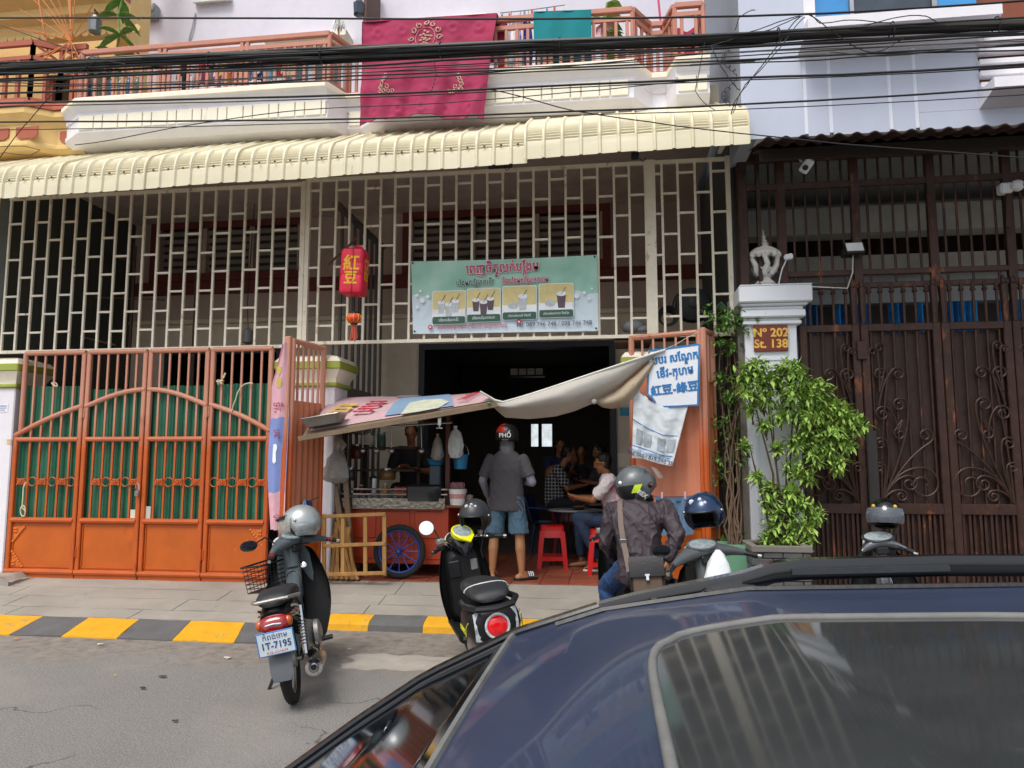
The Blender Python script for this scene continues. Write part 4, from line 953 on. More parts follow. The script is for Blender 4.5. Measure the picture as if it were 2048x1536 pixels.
h = .07; k = 0; z = .16
while z < ptop-.07:
    z1 = min(z+h, ptop-.062)
    for face in range(4):
        x =-pw+(.0 if k % 2 else -.09)
        while x < pw-.005:
            a = max(x,-pw); b = min(x+.18, pw); j = rnd.uniform(0, .012)
            if b-a > .02:
                lo, hi = (a+.003,-pw-j, z+.003), (b-.003,-pw+.03, z1-.003)
                part('brick', MB().box(lo, hi, .006, Matrix.Translation((pcx, pcy, 0)) @ Matrix.Rotation(face*PI/2, 4, 'Z')), m_slate, pl)
            x += .18
    z += h; k += 1
gx = at(1470, 1120,-.45)
pt_ = thing('plant_pot', 'pale green square plastic pot holding the climbing plant', 'pot', (gx.x,-.42, .25))
def sq(e, z): return [(gx.x-e,-.42-e, z), (gx.x+e,-.42-e, z), (gx.x+e,-.42+e, z), (gx.x-e,-.42+e, z)]
ptz = at(1470, 1090,-.6).z
m_pot = M('pale_green_plastic', '#6d9e80', .45, var=.08)
part('body', MB().loft([sq(.12, .2), sq(.15, ptz-.05), sq(.15, ptz-.04), sq(.17, ptz-.04), sq(.17, ptz), sq(.145, ptz), sq(.14, ptz-.06)]), m_pot, pt_)
part('soil', MB().box((gx.x-.135,-.555, ptz-.055), (gx.x+.135,-.285, ptz-.045)), M('pot_soil', '#4a3527', .95), pt_)
vn = thing('climbing_plant', 'climbing plant with bare woody stems rising from the pale green pot', 'plant', (gx.x,-.4, ptz-.05))
st = MB(); vl = MB()
for i in range(11):
    tx = 1436+5*i+rnd.uniform(-6, 6); ty = rnd.uniform(600, 900); e = at(tx, ty,-.15); p0 = V((gx.x+rnd.uniform(-.05, .05),-.42+rnd.uniform(-.05, .05), ptz-.06))
    pts = [p0]; n = 9
    for k in range(1, n+1):
        t = k/n; pts.append(p0.lerp(e, t)+V((rnd.gauss(0, .022), rnd.gauss(0, .02), 0))+V((.05*math.sin(t*3+i), 0, 0)))
    st.tube(pts, [.011-.008*k/n for k in range(n+1)], 5)
part('stems', st, M('dry_woody_stem', '#6a5543', .9, var=.3, vs=20), vn)
for (x, y, r, n) in ((1450, 650, .14, 60), (1480, 640, .12, 45), (1455, 690, .14, 50), (1440, 760, .1, 25), (1465, 800, .12, 28), (1448, 850, .12, 30), (1440, 920, .1, 26), (1465, 870, .12, 22), (1482, 920, .1, 26), (1450, 800, .1, 20), (1438, 960, .06, 12), (1425, 630, .1, 20), (1460, 1080, .1, 16), (1485, 1085, .07, 12), (1500, 660, .1, 24)):
    c = at(x, y,-.22)
    for k in range(n):
        p = c+V((rnd.gauss(0, r*.55), rnd.gauss(0, r*.4), rnd.gauss(0, r*.6))); d = V((rnd.gauss(0, 1), rnd.gauss(-.3, .8), rnd.gauss(.2, .7)))
        for q in range(3): leaf(vl, p, d+V((rnd.gauss(0, .6), rnd.gauss(0, .6), rnd.gauss(0, .4))), V((0, 0, 1)), rnd.uniform(.05, .085), .014)
part('leaves', vl, m_leaf2, vn, kind='stuff', smooth=0)
gpst = thing('timber_fence', 'weathered dark brown slatted fence behind the climbing plant', 'fence', (1.32, .12, .25))
for i, px in enumerate((1432, 1447, 1462, 1476)):
    x = at(px, 900, .12).x; part('slat', MB().box((x-.03, .10, .26), (x+.03, .13, 2.95), .006), m_rust2, gpst)
for z in (.75, 1.35, 2.3): part('rail', MB().box((at(1430, 900, .14).x, .131, z), (at(1480, 900, .14).x, .16, z+.08)), m_rust2, gpst)
struct('entrance_paving', MB().sheet(lambda u, v: (1.5+6*u,-1.0+.85*v, .135+.13*v), 4, 2, V((0, 0,-.02))), M('granite_chip_paving', '#a98a74', .8, var=.3, vs=40, dirt=[('#6e5444', .3, 60)]))
# ================================================================ printed banner on the grille
def flatbox(o, w, h, d=.002, r=0):
    """thin rounded board centred on o, facing -y"""
    if r <= 0: return MB().box((o[0]-w/2, o[1]-d, o[2]-h/2), (o[0]+w/2, o[1], o[2]+h/2))
    pts = []
    for cx, cz, a0 in ((1, 1, 0), (-1, 1, 90), (-1,-1, 180), (1,-1, 270)):
        for k in range(5):
            a = R(a0+22.5*k); pts.append((cx*(w/2-r)+math.cos(a)*r, cz*(h/2-r)+math.sin(a)*r))
    return MB().prism(pts, d, upright(o))
def khmer(line, size, mat, par, o, subs=(), bold=0, sx=1, rot=None, name='lettering'):
    m = rot or upright(o)
    t = text(line, size, mat, par, m, bold=bold, sx=sx, name=name)
    xs = [v.co.x for v in t.data.vertices]
    if subs:
        xv = (m.to_3x3() @ V((1, 0, 0))); zv = (m.to_3x3() @ V((0, 1, 0)))
        w = size*.62*len(line)*sx*.8
        for f, ch in subs: text(ch, size*.55, mat, par, Matrix.Translation(xv*(f-.5)*w-zv*size*.48) @ m, bold=bold, sx=sx, name=name)
    return t
bA, bB, bC, bD = [at(*p,-.04) for p in ((822, 523), (1194, 510), (1197, 662), (826, 668))]
bc = (bA+bB+bC+bD)/4
ban = thing('printed_banner', 'green and white dessert shop banner tied on the cream grille', 'banner', (bc.x,-.04, min(bC.z, bD.z)))
m_ban = bpy.data.materials.new('printed_banner_green'); m_ban.use_nodes = True
def ban_mat():
    N = m_ban.node_tree.nodes; L = m_ban.node_tree.links; b = N['Principled BSDF']; b.inputs['Roughness'].default_value = .45
    g = N.new('ShaderNodeNewGeometry'); sp = N.new('ShaderNodeSeparateXYZ'); L.new(g.outputs['Position'], sp.inputs[0])
    nz = N.new('ShaderNodeTexNoise'); nz.inputs['Scale'].default_value = 2.6; nz.inputs['Detail'].default_value = 2; L.new(g.outputs['Position'], nz.inputs['Vector'])
    ab = N.new('ShaderNodeMath'); ab.operation = 'SUBTRACT'; L.new(sp.outputs[0], ab.inputs[0]); ab.inputs[1].default_value = bc.x
    a2 = N.new('ShaderNodeMath'); a2.operation = 'ABSOLUTE'; L.new(ab.outputs[0], a2.inputs[0])
    z1 = N.new('ShaderNodeMath'); z1.operation = 'MULTIPLY_ADD'; L.new(a2.outputs[0], z1.inputs[0]); z1.inputs[1].default_value =-.16; L.new(sp.outputs[2], z1.inputs[2])
    z2 = N.new('ShaderNodeMath'); z2.operation = 'MULTIPLY_ADD'; L.new(nz.outputs['Fac'], z2.inputs[0]); z2.inputs[1].default_value =-.5; L.new(z1.outputs[0], z2.inputs[2])
    r = N.new('ShaderNodeMapRange'); r.inputs[1].default_value = bc.z-.42; r.inputs[2].default_value = bc.z-.41; L.new(z2.outputs[0], r.inputs[0])
    mx = N.new('ShaderNodeMix'); mx.data_type = 'RGBA'; L.new(r.outputs[0], mx.inputs[0])
    mx.inputs[6].default_value = (*srgb('#cfdfe8'), 1)
    n2 = N.new('ShaderNodeTexNoise'); n2.inputs['Scale'].default_value = 1.8; L.new(g.outputs['Position'], n2.inputs['Vector'])
    rp = N.new('ShaderNodeValToRGB'); rp.color_ramp.elements[0].color = (*srgb('#86bda8'), 1); rp.color_ramp.elements[1].color = (*srgb('#b5dacb'), 1); rp.color_ramp.elements[0].position = .35; rp.color_ramp.elements[1].position = .7
    L.new(n2.outputs['Fac'], rp.inputs[0]); L.new(rp.outputs[0], mx.inputs[7]); L.new(mx.outputs[2], b.inputs['Base Color'])
ban_mat()
def banfn(u, v):
    p = bD.lerp(bC, u).lerp(bA.lerp(bB, u), v)
    w = 0
    for (cu, cv) in ((0, 1), (1, 1), (0, 0), (1, 0)):
        d = math.hypot((u-cu)*2.2, v-cv); a = math.atan2(abs(v-cv), abs(u-cu)*2.2+1e-4); w += .010*math.exp(-d*1.9)*math.sin(a*16)*min(1, d*6)
    return p+V((0, w+.003*math.sin(u*9+v*3),-.012*math.sin(u*PI)*(v)))
part('sheet', MB().sheet(banfn, 60, 24, .003), m_ban, ban, smooth=80)
BW = bB.x-bA.x; BH = bA.z-bD.z
m_mag = M('magenta_print', '#b8345c', .5); m_wprint = M('white_print', '#e9eff0', .5); m_dgreen = M('dark_green_print', '#2f5a4a', .5); m_navy = M('navy_print', '#2a3a5c', .5)
def bp(u, v, d=.0): p = bD.lerp(bC, u).lerp(bA.lerp(bB, u), v); return V((p.x,-.066-d, p.z))
bang = math.atan2((bB-bA).z, (bB-bA).x)
def bm(u, v, d=0): return frame(bp(u, v, d), (1, 0, .012), (0, 0, 1))
khmer('េពញចិតលក់បែងម', .155, m_wprint, ban, None, ((.42, 'ត'), (.82, 'អ')), .010, .8, rot=bm(.5, .86)); khmer('េពញចិតលក់បែងម', .155, m_mag, ban, None, ((.42, 'ត'), (.82, 'អ')), .004, .8, rot=bm(.5, .86, .003))
khmer('បែងមសែណកេខីវ', .085, m_wprint, ban, None, ((.2, 'អ'), (.55, 'ត')), .006, .8, rot=bm(.35, .675)); khmer('បែងមសែណកេខីវ', .085, m_dgreen, ban, None, ((.2, 'អ'), (.55, 'ត')), .002, .8, rot=bm(.35, .675, .003))
khmer('និងបែងមសែណកកហម', .085, m_wprint, ban, None, ((.35, 'អ'), (.6, 'ត')), .006, .72, rot=bm(.62, .685)); khmer('និងបែងមសែណកកហម', .085, m_mag, ban, None, ((.35, 'អ'), (.6, 'ត')), .002, .72, rot=bm(.62, .685, .003))
m_card = M('pale_yellow_print', '#d9c98c', .5, var=.12, vs=7); m_cup = M('cup_print_pale', '#b9c2c6', .5, var=.2, vs=30); m_bean = M('bean_drink_print', '#5b4a55', .5, var=.2, vs=30); m_foam = M('foam_print', '#e9edf2', .5)
caps = ['បែងមសែណកេខីវ', 'បែងមសែណកកហម', 'បែងមសែណកេខីវ និងបានី', 'បែងមសែណកកហម និងនំបុ័ង']
for i, u in enumerate((.205, .395, .587, .782)):
    o = bp(u, .345+.02*i)
    part('card_border', flatbox(o, .40, .40, .002, .03), m_wprint, ban); part('card', flatbox(o+V((0,-.003, 0)), .385, .385, .002, .03), m_card, ban)
    part('card_floor', flatbox(o+V((0,-.0055,-.085)), .385, .12, .001), m_foam, ban)
    part('card_caption', flatbox(o+V((0,-.006,-.15)), .385, .085, .002, .02), m_dgreen, ban)
    khmer(caps[i], .045 if i < 2 else .034, m_wprint, ban, None, rot=frame(o+V((0,-.009,-.15)), (1, 0, .012), (0, 0, 1)), sx=.8)
    for k, (dx, dz, s) in enumerate(((-.09, .0, 1), (.0,-.03, 1.1), (.08, .01, 1)) if i < 2 else ((.04 if i == 2 else .06, .0, 1.25),)):
        pr = [(-.03*s,-.07*s), (.03*s,-.07*s), (.042*s, .06*s), (-.042*s, .06*s)]
        q = o+V((dx,-.008-.001*k, dz)); part('cup', MB().prism(pr, .001, upright(q)), [m_cup, m_bean, m_cup, m_bean][i], ban)
        part('foam', MB().prism([(math.cos(a)*.045*s, .06*s+math.sin(a)*.022*s) for a in [j*PI/6 for j in range(12)]], .001, upright(q+V((0,-.001, 0)))), m_foam, ban)
        part('straw', MB().bar(q+V((.0,-.002, .06*s)), q+V((.05,-.002, .15)), .006, .001), m_bean, ban)
    if i > 1: part('plate', MB().prism([(math.cos(a)*.06, math.sin(a)*.04) for a in [j*PI/8 for j in range(16)]], .001, upright(o+V((-.07,-.009,-.03)))), m_cup, ban)
for (u, v, s, d) in ((.03, .52, .02, 0), (.06, .45, .03, 0), (.09, .5, .02, 0), (.93, .5, .02, 0), (.955, .42, .02, 0), (.89, .46, .03, 0), (.05, .58, .014, 0), (.97, .55, .012, 0), (.03, .36, .02, 0)):
    part('milk_drop', MB().prism([(math.cos(a)*s*(1.6 if d else 1), math.sin(a)*s) for a in [j*PI/6 for j in range(12)]], .001, upright(bp(u, v))), m_wprint, ban)
khmer('ផះេលខ ២០០ ផូវ ១៣៨ សងាត់ទឹកលក់២ ខណទួលេគាក ភំេពញ', .062, m_mag, ban, None, rot=bm(.33, .085), sx=.56)
for u in (.10, .582): part('pin_icon', MB().prism([(math.cos(a)*.027, math.sin(a)*.027) for a in [j*PI/6 for j in range(12)]], .002, upright(bp(u, .085+(.05 if u > .5 else 0)))), m_mag, ban); part('pin_centre', MB().prism([(math.cos(a)*.011, math.sin(a)*.011) for a in [j*PI/6 for j in range(12)]], .002, upright(bp(u, .085+(.05 if u > .5 else 0), .0025))), m_wprint, ban)
text('Tel: 089 746 748 / 098 746 748', .068, m_navy, ban, bm(.765, .10))
for u, v in ((.012, .03), (.988, .03), (.012, .97), (.988, .97)): part('eyelet', MB().lathe([(.012, 0), (.012, .004)], 10, upright(bp(u, v)+V((0, .004, 0)))), m_black, ban)

# ================================================================ red jerrycan sign and small lantern
jc = at(709, 545,-.42)
m_redp = M('translucent_red_plastic', '#d4163c', .35, var=.1, vs=3, bump=.03)
jr = thing('jerrycan_sign', 'red plastic jerrycan with yellow characters hung on a stick before the grille', 'jerrycan', jc+V((0, 0,-.27)))
def rr(w, d, z, r):
    pts = []
    for cx, cy, a0 in ((1, 1, 0), (-1, 1, 90), (-1,-1, 180), (1,-1, 270)):
        for k in range(4): a = R(a0+30*k); pts.append((cx*(w-r)+math.cos(a)*r, cy*(d-r)+math.sin(a)*r, z))
    return pts
jm = Matrix.Translation(jc) @ Matrix.Rotation(R(2), 4, 'Z') @ Matrix.Rotation(R(2), 4, 'Y')
JW, JD = .135, .125
mb = MB(); mb.loft([[jm @ V(p) for p in rr(JW*s, JD*s2, z, r)] for s, s2, z, r in ((.8, .8,-.265, .03), (.95, .95,-.25, .035), (1, 1,-.22, .04), (1, 1,-.075, .04), (.975, .975,-.065, .04), (.975, .975,-.05, .04), (1, 1,-.04, .04), (1, 1, .06, .04), (.975, .975, .07, .04), (.975, .975, .085, .04), (1, 1, .095, .04), (1, 1, .2, .04), (.96, .96, .235, .04), (.85, .8, .255, .04))])
part('body', mb, m_redp, jr)
part('handle', MB().tube([jm @ V(p) for p in ((-.10, 0, .245), (-.08, 0, .285), (.0, 0, .295), (.06, 0, .29), (.09, 0, .25))], .018, 8), m_redp, jr)
part('cap', MB().lathe([(.032, .0), (.032, .03), (.025, .035)], 12, jm @ Matrix.Translation((-.03,-.05, .25))), M('green_cap', '#5a9a7a', .5), jr)
part('seam', MB().box((-.004,-JD-.003,-.24), (.004,-JD+.01, .23), 0, jm).box((JW-.01,-.004,-.24), (JW+.003, .004, .23), 0, jm), m_redp, jr)
m_ylet = M('yellow_painted_character', '#e0a414', .5, var=.1, vs=20)
fr_ = jm @ Matrix.Translation((0,-JD-.001, 0)) @ frame((0, 0, 0), (1, 0, 0), (0, 0, 1))
text('紅', .19, m_ylet, jr, fr_ @ Matrix.Translation((-.0, .065, 0)), bold=.005); text('豆', .16, m_ylet, jr, fr_ @ Matrix.Translation((-.0,-.10, 0)), bold=.005)
fs_ = jm @ Matrix.Translation((JW+.001, 0, 0)) @ frame((0, 0, 0), (0, 1, 0), (0, 0, 1))
text('口', .14, m_ylet, jr, fs_ @ Matrix.Translation((.0, .08, 0)), bold=.005, sx=.9); text('山', .15, m_ylet, jr, fs_ @ Matrix.Translation((0,-.05, 0)), bold=.005, sx=.9)
sA_, sB_ = at(658, 528,-.02), at(712, 478,-.46)
solo('stick', MB().tube([sA_, sA_.lerp(sB_, .5)+V((.01, 0, .01)), sB_], [.016, .014, .012], 7).tube([sB_+V((0, 0,-.02)), sB_+V((.02, 0, .03)), sB_+V((-.01, 0, .03))], .012, 6), M('dark_wood_stick', '#5a3826', .8), 'wooden stick pushed through the grille carrying the red jerrycan', 'stick')
solo('wire_loop', MB().tube([sB_, jc+V((.02,-.12, .3)), jm @ V((.02,-JD-.006, .2)), jm @ V((.02,-JD-.006,-.25)), jc+V((.0,-.02,-.34))], .003, 5), m_black, 'thin wire tied round the red jerrycan', 'wire')
lc = at(708, 637,-.42)
ln_ = thing('paper_lantern', 'small orange red lantern with tassel hanging under the jerrycan', 'lantern', lc+V((0, 0,-.24)))
m_lan = M('orange_red_lantern', '#d4452c', .5, bump=.05); m_tas = M('pink_tassel', '#c8604c', .8)
part('globe', MB().lathe([(.03,-.055), (.06,-.045), (.08,-.02), (.085, 0), (.08, .02), (.06, .045), (.03, .055)], 20, Matrix.Translation(lc)), m_lan, ln_)
for k in range(10):
    a = k*PI/5; part('gold_rib', MB().tube([lc+V((math.cos(a)*r, math.sin(a)*r, z)) for r, z in ((.032,-.055), (.063,-.045), (.083,-.02), (.088, 0), (.083, .02), (.063, .045), (.032, .055))], .004, 5), m_ylet, ln_)
part('cap', MB().lathe([(.045, .052), (.045, .075), (.035, .08)], 14, Matrix.Translation(lc)).lathe([(.04,-.07), (.04,-.055)], 14, Matrix.Translation(lc)), m_black, ln_)
tm = MB()
for k in range(22):
    a = k*2.4; r = .035*math.sqrt(k/22); tm.tube([lc+V((math.cos(a)*r*.6, math.sin(a)*r*.6,-.06)), lc+V((math.cos(a)*r*1.2, math.sin(a)*r,-.24+.02*math.sin(k)))], .006, 4)
part('tassel', tm, m_tas, ln_, kind='stuff'); part('cord', MB().tube([lc+V((0, 0, .08)), jc+V((0, 0,-.27))], .003, 5), m_black, ln_)

for i, px in enumerate((1000, 1270)):
    f = at(px, 330 if i == 0 else 312,-.25); t = thing('floodlight', ['black floodlight hanging under the middle of the cream awning', 'small black floodlight under the right end of the cream awning'][i], 'lamp', f)
    s = 1-.7*i
    part('housing', MB().box(f+V((-.14*s,-.05,-.03)), f+V((.14*s, .04, .03)), .008), m_black, t); part('bracket', MB().bar(f+V((0, 0, .03)), f+V((0, .05, .2)), .02), m_steel, t)
    part('cable', MB().tube([f+V((.05, 0,-.03)), f+V((.08, 0,-.07)), f+V((.12, .02,-.02))], .005, 5), m_black, t)

# ================================================================ pink and blue banner strip on the gate edge
stp = thing('fabric_strip', 'faded pink and blue printed banner strip hanging from the narrow gate edge', 'banner', at(557, 1060,-.5))
def strip(v0, v1, m, off=0):
    def fn(u, v):
        t = v0+(v1-v0)*v
        L = at(564-26*min(1, t/.22)+4*math.sin(t*7), 690+370*t,-.70); Rr = at(573+3*math.sin(t*5), 684+374*t,-.70)
        p = L.lerp(Rr, u); return p+V((0, .02*math.sin(u*7+t*3), .008*math.sin(u*12)))
    return part('print_field', MB().sheet(fn, 10, 14, .003), m, stp)
strip(0, .40, M('faded_pink_print', '#d7a5b0', .6, var=.1, vs=8, dirt=[('#c8a860', .14, 7), ('#b05a6c', .14, 25)])); strip(.4001, .80, M('faded_blue_print', '#7d8fc8', .6, var=.1, vs=6, dirt=[('#5b6aa8', .1, 5), ('#b8c4de', .12, 9)])); strip(.8001, 1, M('faded_pink_hem', '#d9a8b4', .6, var=.1, vs=14, dirt=[('#a85a70', .1, 18)]))
for w_, sz, m_, py, dx in (('ទឹក', .13, 'faded_red_letter', 815, 2), ('បបរ', .11, 'faded_red_letter', 870, 2), ('ក្រ', .1, 'faded_red_letter', 1035, 4)):
    p = at(552+dx, py,-.725); text(w_, sz, M('strip_letter', '#b8506a', .6), stp, frame(p, (0, .25,-1), (1, 0, 0)), sx=.8)
for py, rz in ((740, .05), (765, .06)): p = at(558, py,-.722); part('yellow_dot', MB().prism([(math.cos(a)*.03, math.sin(a)*rz) for a in [j*PI/6 for j in range(12)]], .001, upright(p)), M('faded_yellow_dot', '#c9b45a', .6), stp)
p = at(549, 905,-.722); part('white_scoop', MB().prism([(-.02,-.1), (.0,-.12), (.02,-.1), (.015, .0), (.03, .05), (.02, .09), (-.015, .09), (-.02, .04)], .001, upright(p)), m_wprint, stp)
bb = thing('hanging_bag', 'dark blue cloth bag pegged on the opened gate leaf', 'bag', at(608, 1060,-.42))
bq = at(606, 1030,-.44)
def bagfn(u, v): return bq+V(((u-.5)*(.18+.08*v), .03*math.sin(u*9)-.04*v,-.30+.42*(1-v)-.04*math.sin(u*6)))
m_bl = M('dark_blue_cloth', '#1d2f66', .9, bump=.3, bs=30)
part('cloth', MB().sheet(bagfn, 14, 10, .012), m_bl, bb)
part('peg', MB().bar(bq+V((.0,-.03, .08)), bq+V((.03,-.03, .17)), .014).bar(bq+V((.05,-.03, .08)), bq+V((.03,-.03, .17)), .014), M('light_blue_peg', '#6fa8d8', .4), bb)
part('hook', MB().tube([bq+V((-.06, 0, .17)), bq+V((-.05,-.02, .12)), bq+V((0,-.03, .08)), bq+V((.09, 0, .16)), bq+V((.16, .04, .19))], .005, 5), m_black, bb)

# ================================================================ food stall
YC = .28
cart = thing('food_cart', 'orange wooden food cart with a steel edged counter under the stall roof', 'cart', (at(790, 1100, YC).x, .6, FZ))
cx0, cx1 = at(690, 1070, YC).x, at(893, 1070, YC).x
cz0, cz1 = at(790, 1128, YC).z, at(790, 1014, YC).z
m_cart = M('orange_red_cart_paint', '#a83a14', .45, var=.12, vs=4, dirt=[('#5a1f0c', .14, 6)])
part('body', MB().box((cx0, YC, cz0), (cx1, YC+.75, cz1), .008), m_cart, cart)
for k in range(3):
    a = cx0+(cx1-cx0)*k/3+.03; b = cx0+(cx1-cx0)*(k+1)/3-.03
    part('panel', MB().box((a, YC-.014, cz0+.06), (b, YC-.001, cz0+.26), .01).box((a, YC-.014, cz0+.30), (b, YC-.001, cz1-.05), .01), m_cart, cart)
for x in (cx0+.01, cx1-.01): part('corner_post', MB().box((x-.035, YC-.025, FZ+.05), (x+.035, YC+.05, cz1)), m_cart, cart)
part('counter', MB().box((cx0-.06, YC-.08, cz1), (cx1+.28, YC+.85, cz1+.03), .005), m_wood, cart)
m_eng = M('engraved_steel', '#8a847a', .3, 1, var=.2, vs=18, bump=.8, bs=25)
part('steel_edge', MB().box((cx0-.06, YC-.095, cz1-.02), (cx1, YC-.081, cz1+.11), .003), m_eng, cart)
for dz in (.15, .21): part('steel_rail', MB().tube([(cx0-.05, YC-.06, cz1+dz), (cx1+.02, YC-.06, cz1+dz)], .012, 8), m_steel, cart)
zp = at(700, 850, .3).z
for x in (cx0-.04, cx1+.0): part('post', MB().box((x-.025, YC+.02, cz1+.03), (x+.025, YC+.07, zp+.12)), M('dark_red_timber', '#4e2a1c', .7), cart)
part('pipe_rack', MB().tube([at(700, 858, .3), at(905, 845, .3)], .014, 8), m_steel, cart)
def wheel(c, r, mt, mr, parent, tw=.035, spokes=12, rim_in=.8, mtx=None, spr=.006, label=None):
    """spoked wheel in the xz plane round c (mtx turns it)"""
    m = (mtx or Matrix.Identity(4)); T = lambda a, rr, y=0: m @ V((math.cos(a)*rr, y, math.sin(a)*rr))+V(c)
    n = 36
    ty = part('tyre', MB().tube([T(2*PI*i/n, r-tw) for i in range(n)], tw, 10, closed=True), mt, parent, smooth=60)
    part('rim', MB().tube([T(2*PI*i/n, r-tw*2.0) for i in range(n)], tw*.55, 6, closed=True), mr, parent, smooth=60)
    part('hub', MB().cap(T(0, 0,-tw*1.1), T(0, 0, tw*1.1), tw*.9, tw*.9), mr, parent)
    for k in range(spokes):
        a = 2*PI*k/spokes; part('spoke', MB().tube([T(a, tw*.7, .3*tw*(-1)**k), T(a, r-tw*2.1)], spr, 5), mr, parent)
m_tyre = M('black_rubber', '#1c1c1d', .85, var=.2, vs=12, bump=.3)
m_bluem = M('blue_painted_metal', '#25428a', .5, dirt=[('#1a1f33', .2, 12)])
wc = at(799, 1098, .13); wc.z = FZ+.31
wh = thing('cart_wheel', 'spoked cart wheel with blue rim and black tyre before the orange cart', 'wheel', (wc.x, .13, FZ))
wheel(wc, .31, m_tyre, m_bluem, wh, .034, 12, spr=.009)
w2c = V((cx0+.5, 1.06, FZ+.31)); wh2 = thing('cart_wheel', 'far wheel of the orange cart half hidden behind its body', 'wheel', (w2c.x, .85, FZ))
wheel(w2c, .31, m_tyre, m_bluem, wh2, .034, 12, spr=.009)
zc_ = cz1+.03
def item(name, label, cat, px, y=YC+.12): p = at(px, 990, y); return thing(name, label, cat, (p.x, y, zc_), None), V((p.x, y, zc_))
t, o = item('black_box', 'flat black appliance with a dark glass front standing on the cart counter', 'appliance', 848, YC-.06)
part('case', MB().box(o+V((-.21,-.03, .02)), o+V((.21, .16, .235)), .02), m_black, t); part('glass_front', MB().box(o+V((-.19,-.036, .04)), o+V((.19,-.031, .215)), .006), m_glass, t); part('feet', MB().box(o+V((-.18, 0, 0)), o+V((-.14, .12, .02))).box(o+V((.14, 0, 0)), o+V((.18, .12, .02))), m_black, t)
t, o = item('straw_bucket', 'white plastic bucket full of straws on the cart counter', 'bucket', 915, YC-.0)
m_wpl = M('white_plastic', '#d9d9d4', .4, dirt=[('#a33a3a', .05, 14)])
T_ = Matrix.Translation(o)
part('bucket', MB().lathe([(.085, 0), (.1, .17), (.106, .172), (.106, .185), (.096, .185), (.08, .02)], 22, T_), m_wpl, t); part('handle', MB().tube([o+V((math.cos(a)*.108,-.03*math.sin(a), .17-.1*math.sin(a))) for a in [j*PI/10 for j in range(11)]], .004, 5), m_steel, t)
part('print', MB().lathe([(.0935, .075), (.0985, .13)], 22, T_, cap=False), M('red_text_print', '#c98a8a', .5, var=.3, vs=60), t)
sm = MB()
for k in range(70):
    a = k*2.39; r = .085*math.sqrt(k/70); sm.tube([o+V((math.cos(a)*r*.8, math.sin(a)*r*.8, .1)), o+V((math.cos(a)*r*1.05, math.sin(a)*r, .245+.02*math.sin(k*3.1)))], .004, 4)
part('straws', sm, M('pink_brown_straw', '#a87a80', .5, var=.6, vs=60), t, kind='stuff')
gm = MB().lathe([(.028, 0), (.036, .1), (.034, .1), (.026, .006)], 14); m_gl = M('clear_glass', '#c9d2d4', .05, trans=.8, bump=0)
for k in range(9):
    p = at(700+13*k, 985, YC+.06); g = solo('glass', MB().lathe([(.028, 0), (.036, .1), (.034, .1), (.026, .006)], 14, Matrix.Translation((p.x, YC+.05, zc_))), m_gl, ['first', 'second', 'third', 'fourth', 'fifth', 'sixth', 'seventh', 'eighth', 'ninth'][k]+' clear drinking glass from the bag end of the cart counter', 'glass', 'glasses on the cart counter')
t, o = item('steel_pot', 'tall stainless steel pot standing among the things on the cart', 'pot', 748, YC+.3)
part('pot', MB().lathe([(.07, 0), (.07, .16), (.075, .165), (.06, .17), (.06, .3), (.07, .305), (.06, .31)], 18, Matrix.Translation(o)), m_steel, t); part('lid_knob', MB().ell(o+V((0, 0, .32)), .015), m_black, t)
t, o = item('orange_crate', 'orange plastic crate standing behind the black appliance on the cart', 'crate', 808, YC+.25)
mo = M('orange_plastic', '#c8431a', .4)
for k in range(4): part('slat', MB().box(o+V((-.1,-.06, .03+.045*k)), o+V((.12, .08, .055+.045*k)), .004), mo, t)
for x in (-.09, 0, .1): part('upright', MB().box(o+V((x-.012,-.066, 0)), o+V((x+.012, .086, .2))), mo, t)
t, o = item('blue_pail', 'bright blue plastic pail hanging at the right end of the cart', 'pail', 921, YC+.25)
bo = at(921, 938, YC+.2); m_bpl = M('bright_blue_plastic', '#2c7fae', .4)
part('pail', MB().lathe([(.075, 0), (.095, .17), (.1, .175), (.09, .175), (.07, .01)], 20, Matrix.Translation(bo)), m_bpl, t); part('handle', MB().tube([bo+V((math.cos(a)*.1, 0, .17+.14*math.sin(a))) for a in [j*PI/10 for j in range(11)]], .004, 5), m_steel, t)
t, o = item('blue_basin', 'shallow blue basin on a scale standing on the cart', 'basin', 872, YC+.3)
bo = at(872, 930, YC+.3)
part('basin', MB().lathe([(.08, 0), (.11, .07), (.115, .075), (.1, .07), (.07, .01)], 20, Matrix.Translation(bo)), m_bpl, t); part('scale', MB().box((bo.x-.07, bo.y-.06, zc_), (bo.x+.07, bo.y+.06, bo.z-.002), .012), M('dark_scale', '#3a4a58', .4), t)
m_bag = M('grey_clear_plastic_bag', '#8f8b86', .35, var=.15, vs=14, bump=.8, bs=16)
def bag(label, p, w, h, y, mat=m_bag):
    c = at(*p, y)
    mb = MB(); n = 22; rings = []
    for i, (s, z) in enumerate(((.25, h*.55), (.18, h*.45), (.55, h*.33), (.85, h*.15), (1,-h*.1), (.95,-h*.35), (.6,-h*.5), (.1,-h*.53))):
        rings.append([c+V((math.cos(2*PI*k/n)*w*s*(1+.45*fbm(k*1.3, i*1.7, p[0])), math.sin(2*PI*k/n)*w*.65*s*(1+.4*fbm(k*1.2, i*1.4, 3)), z)) for k in range(n)])
    mb.loft(rings); return solo('plastic_bag', mb, mat, label, 'bag')
bag('big bunch of grey clear plastic bags hanging at the left end of the stall', (671, 930), .16, .42, .12)
bag('smaller grey plastic bag hanging above the big bunch at the stall end', (668, 885), .13, .3, .16)
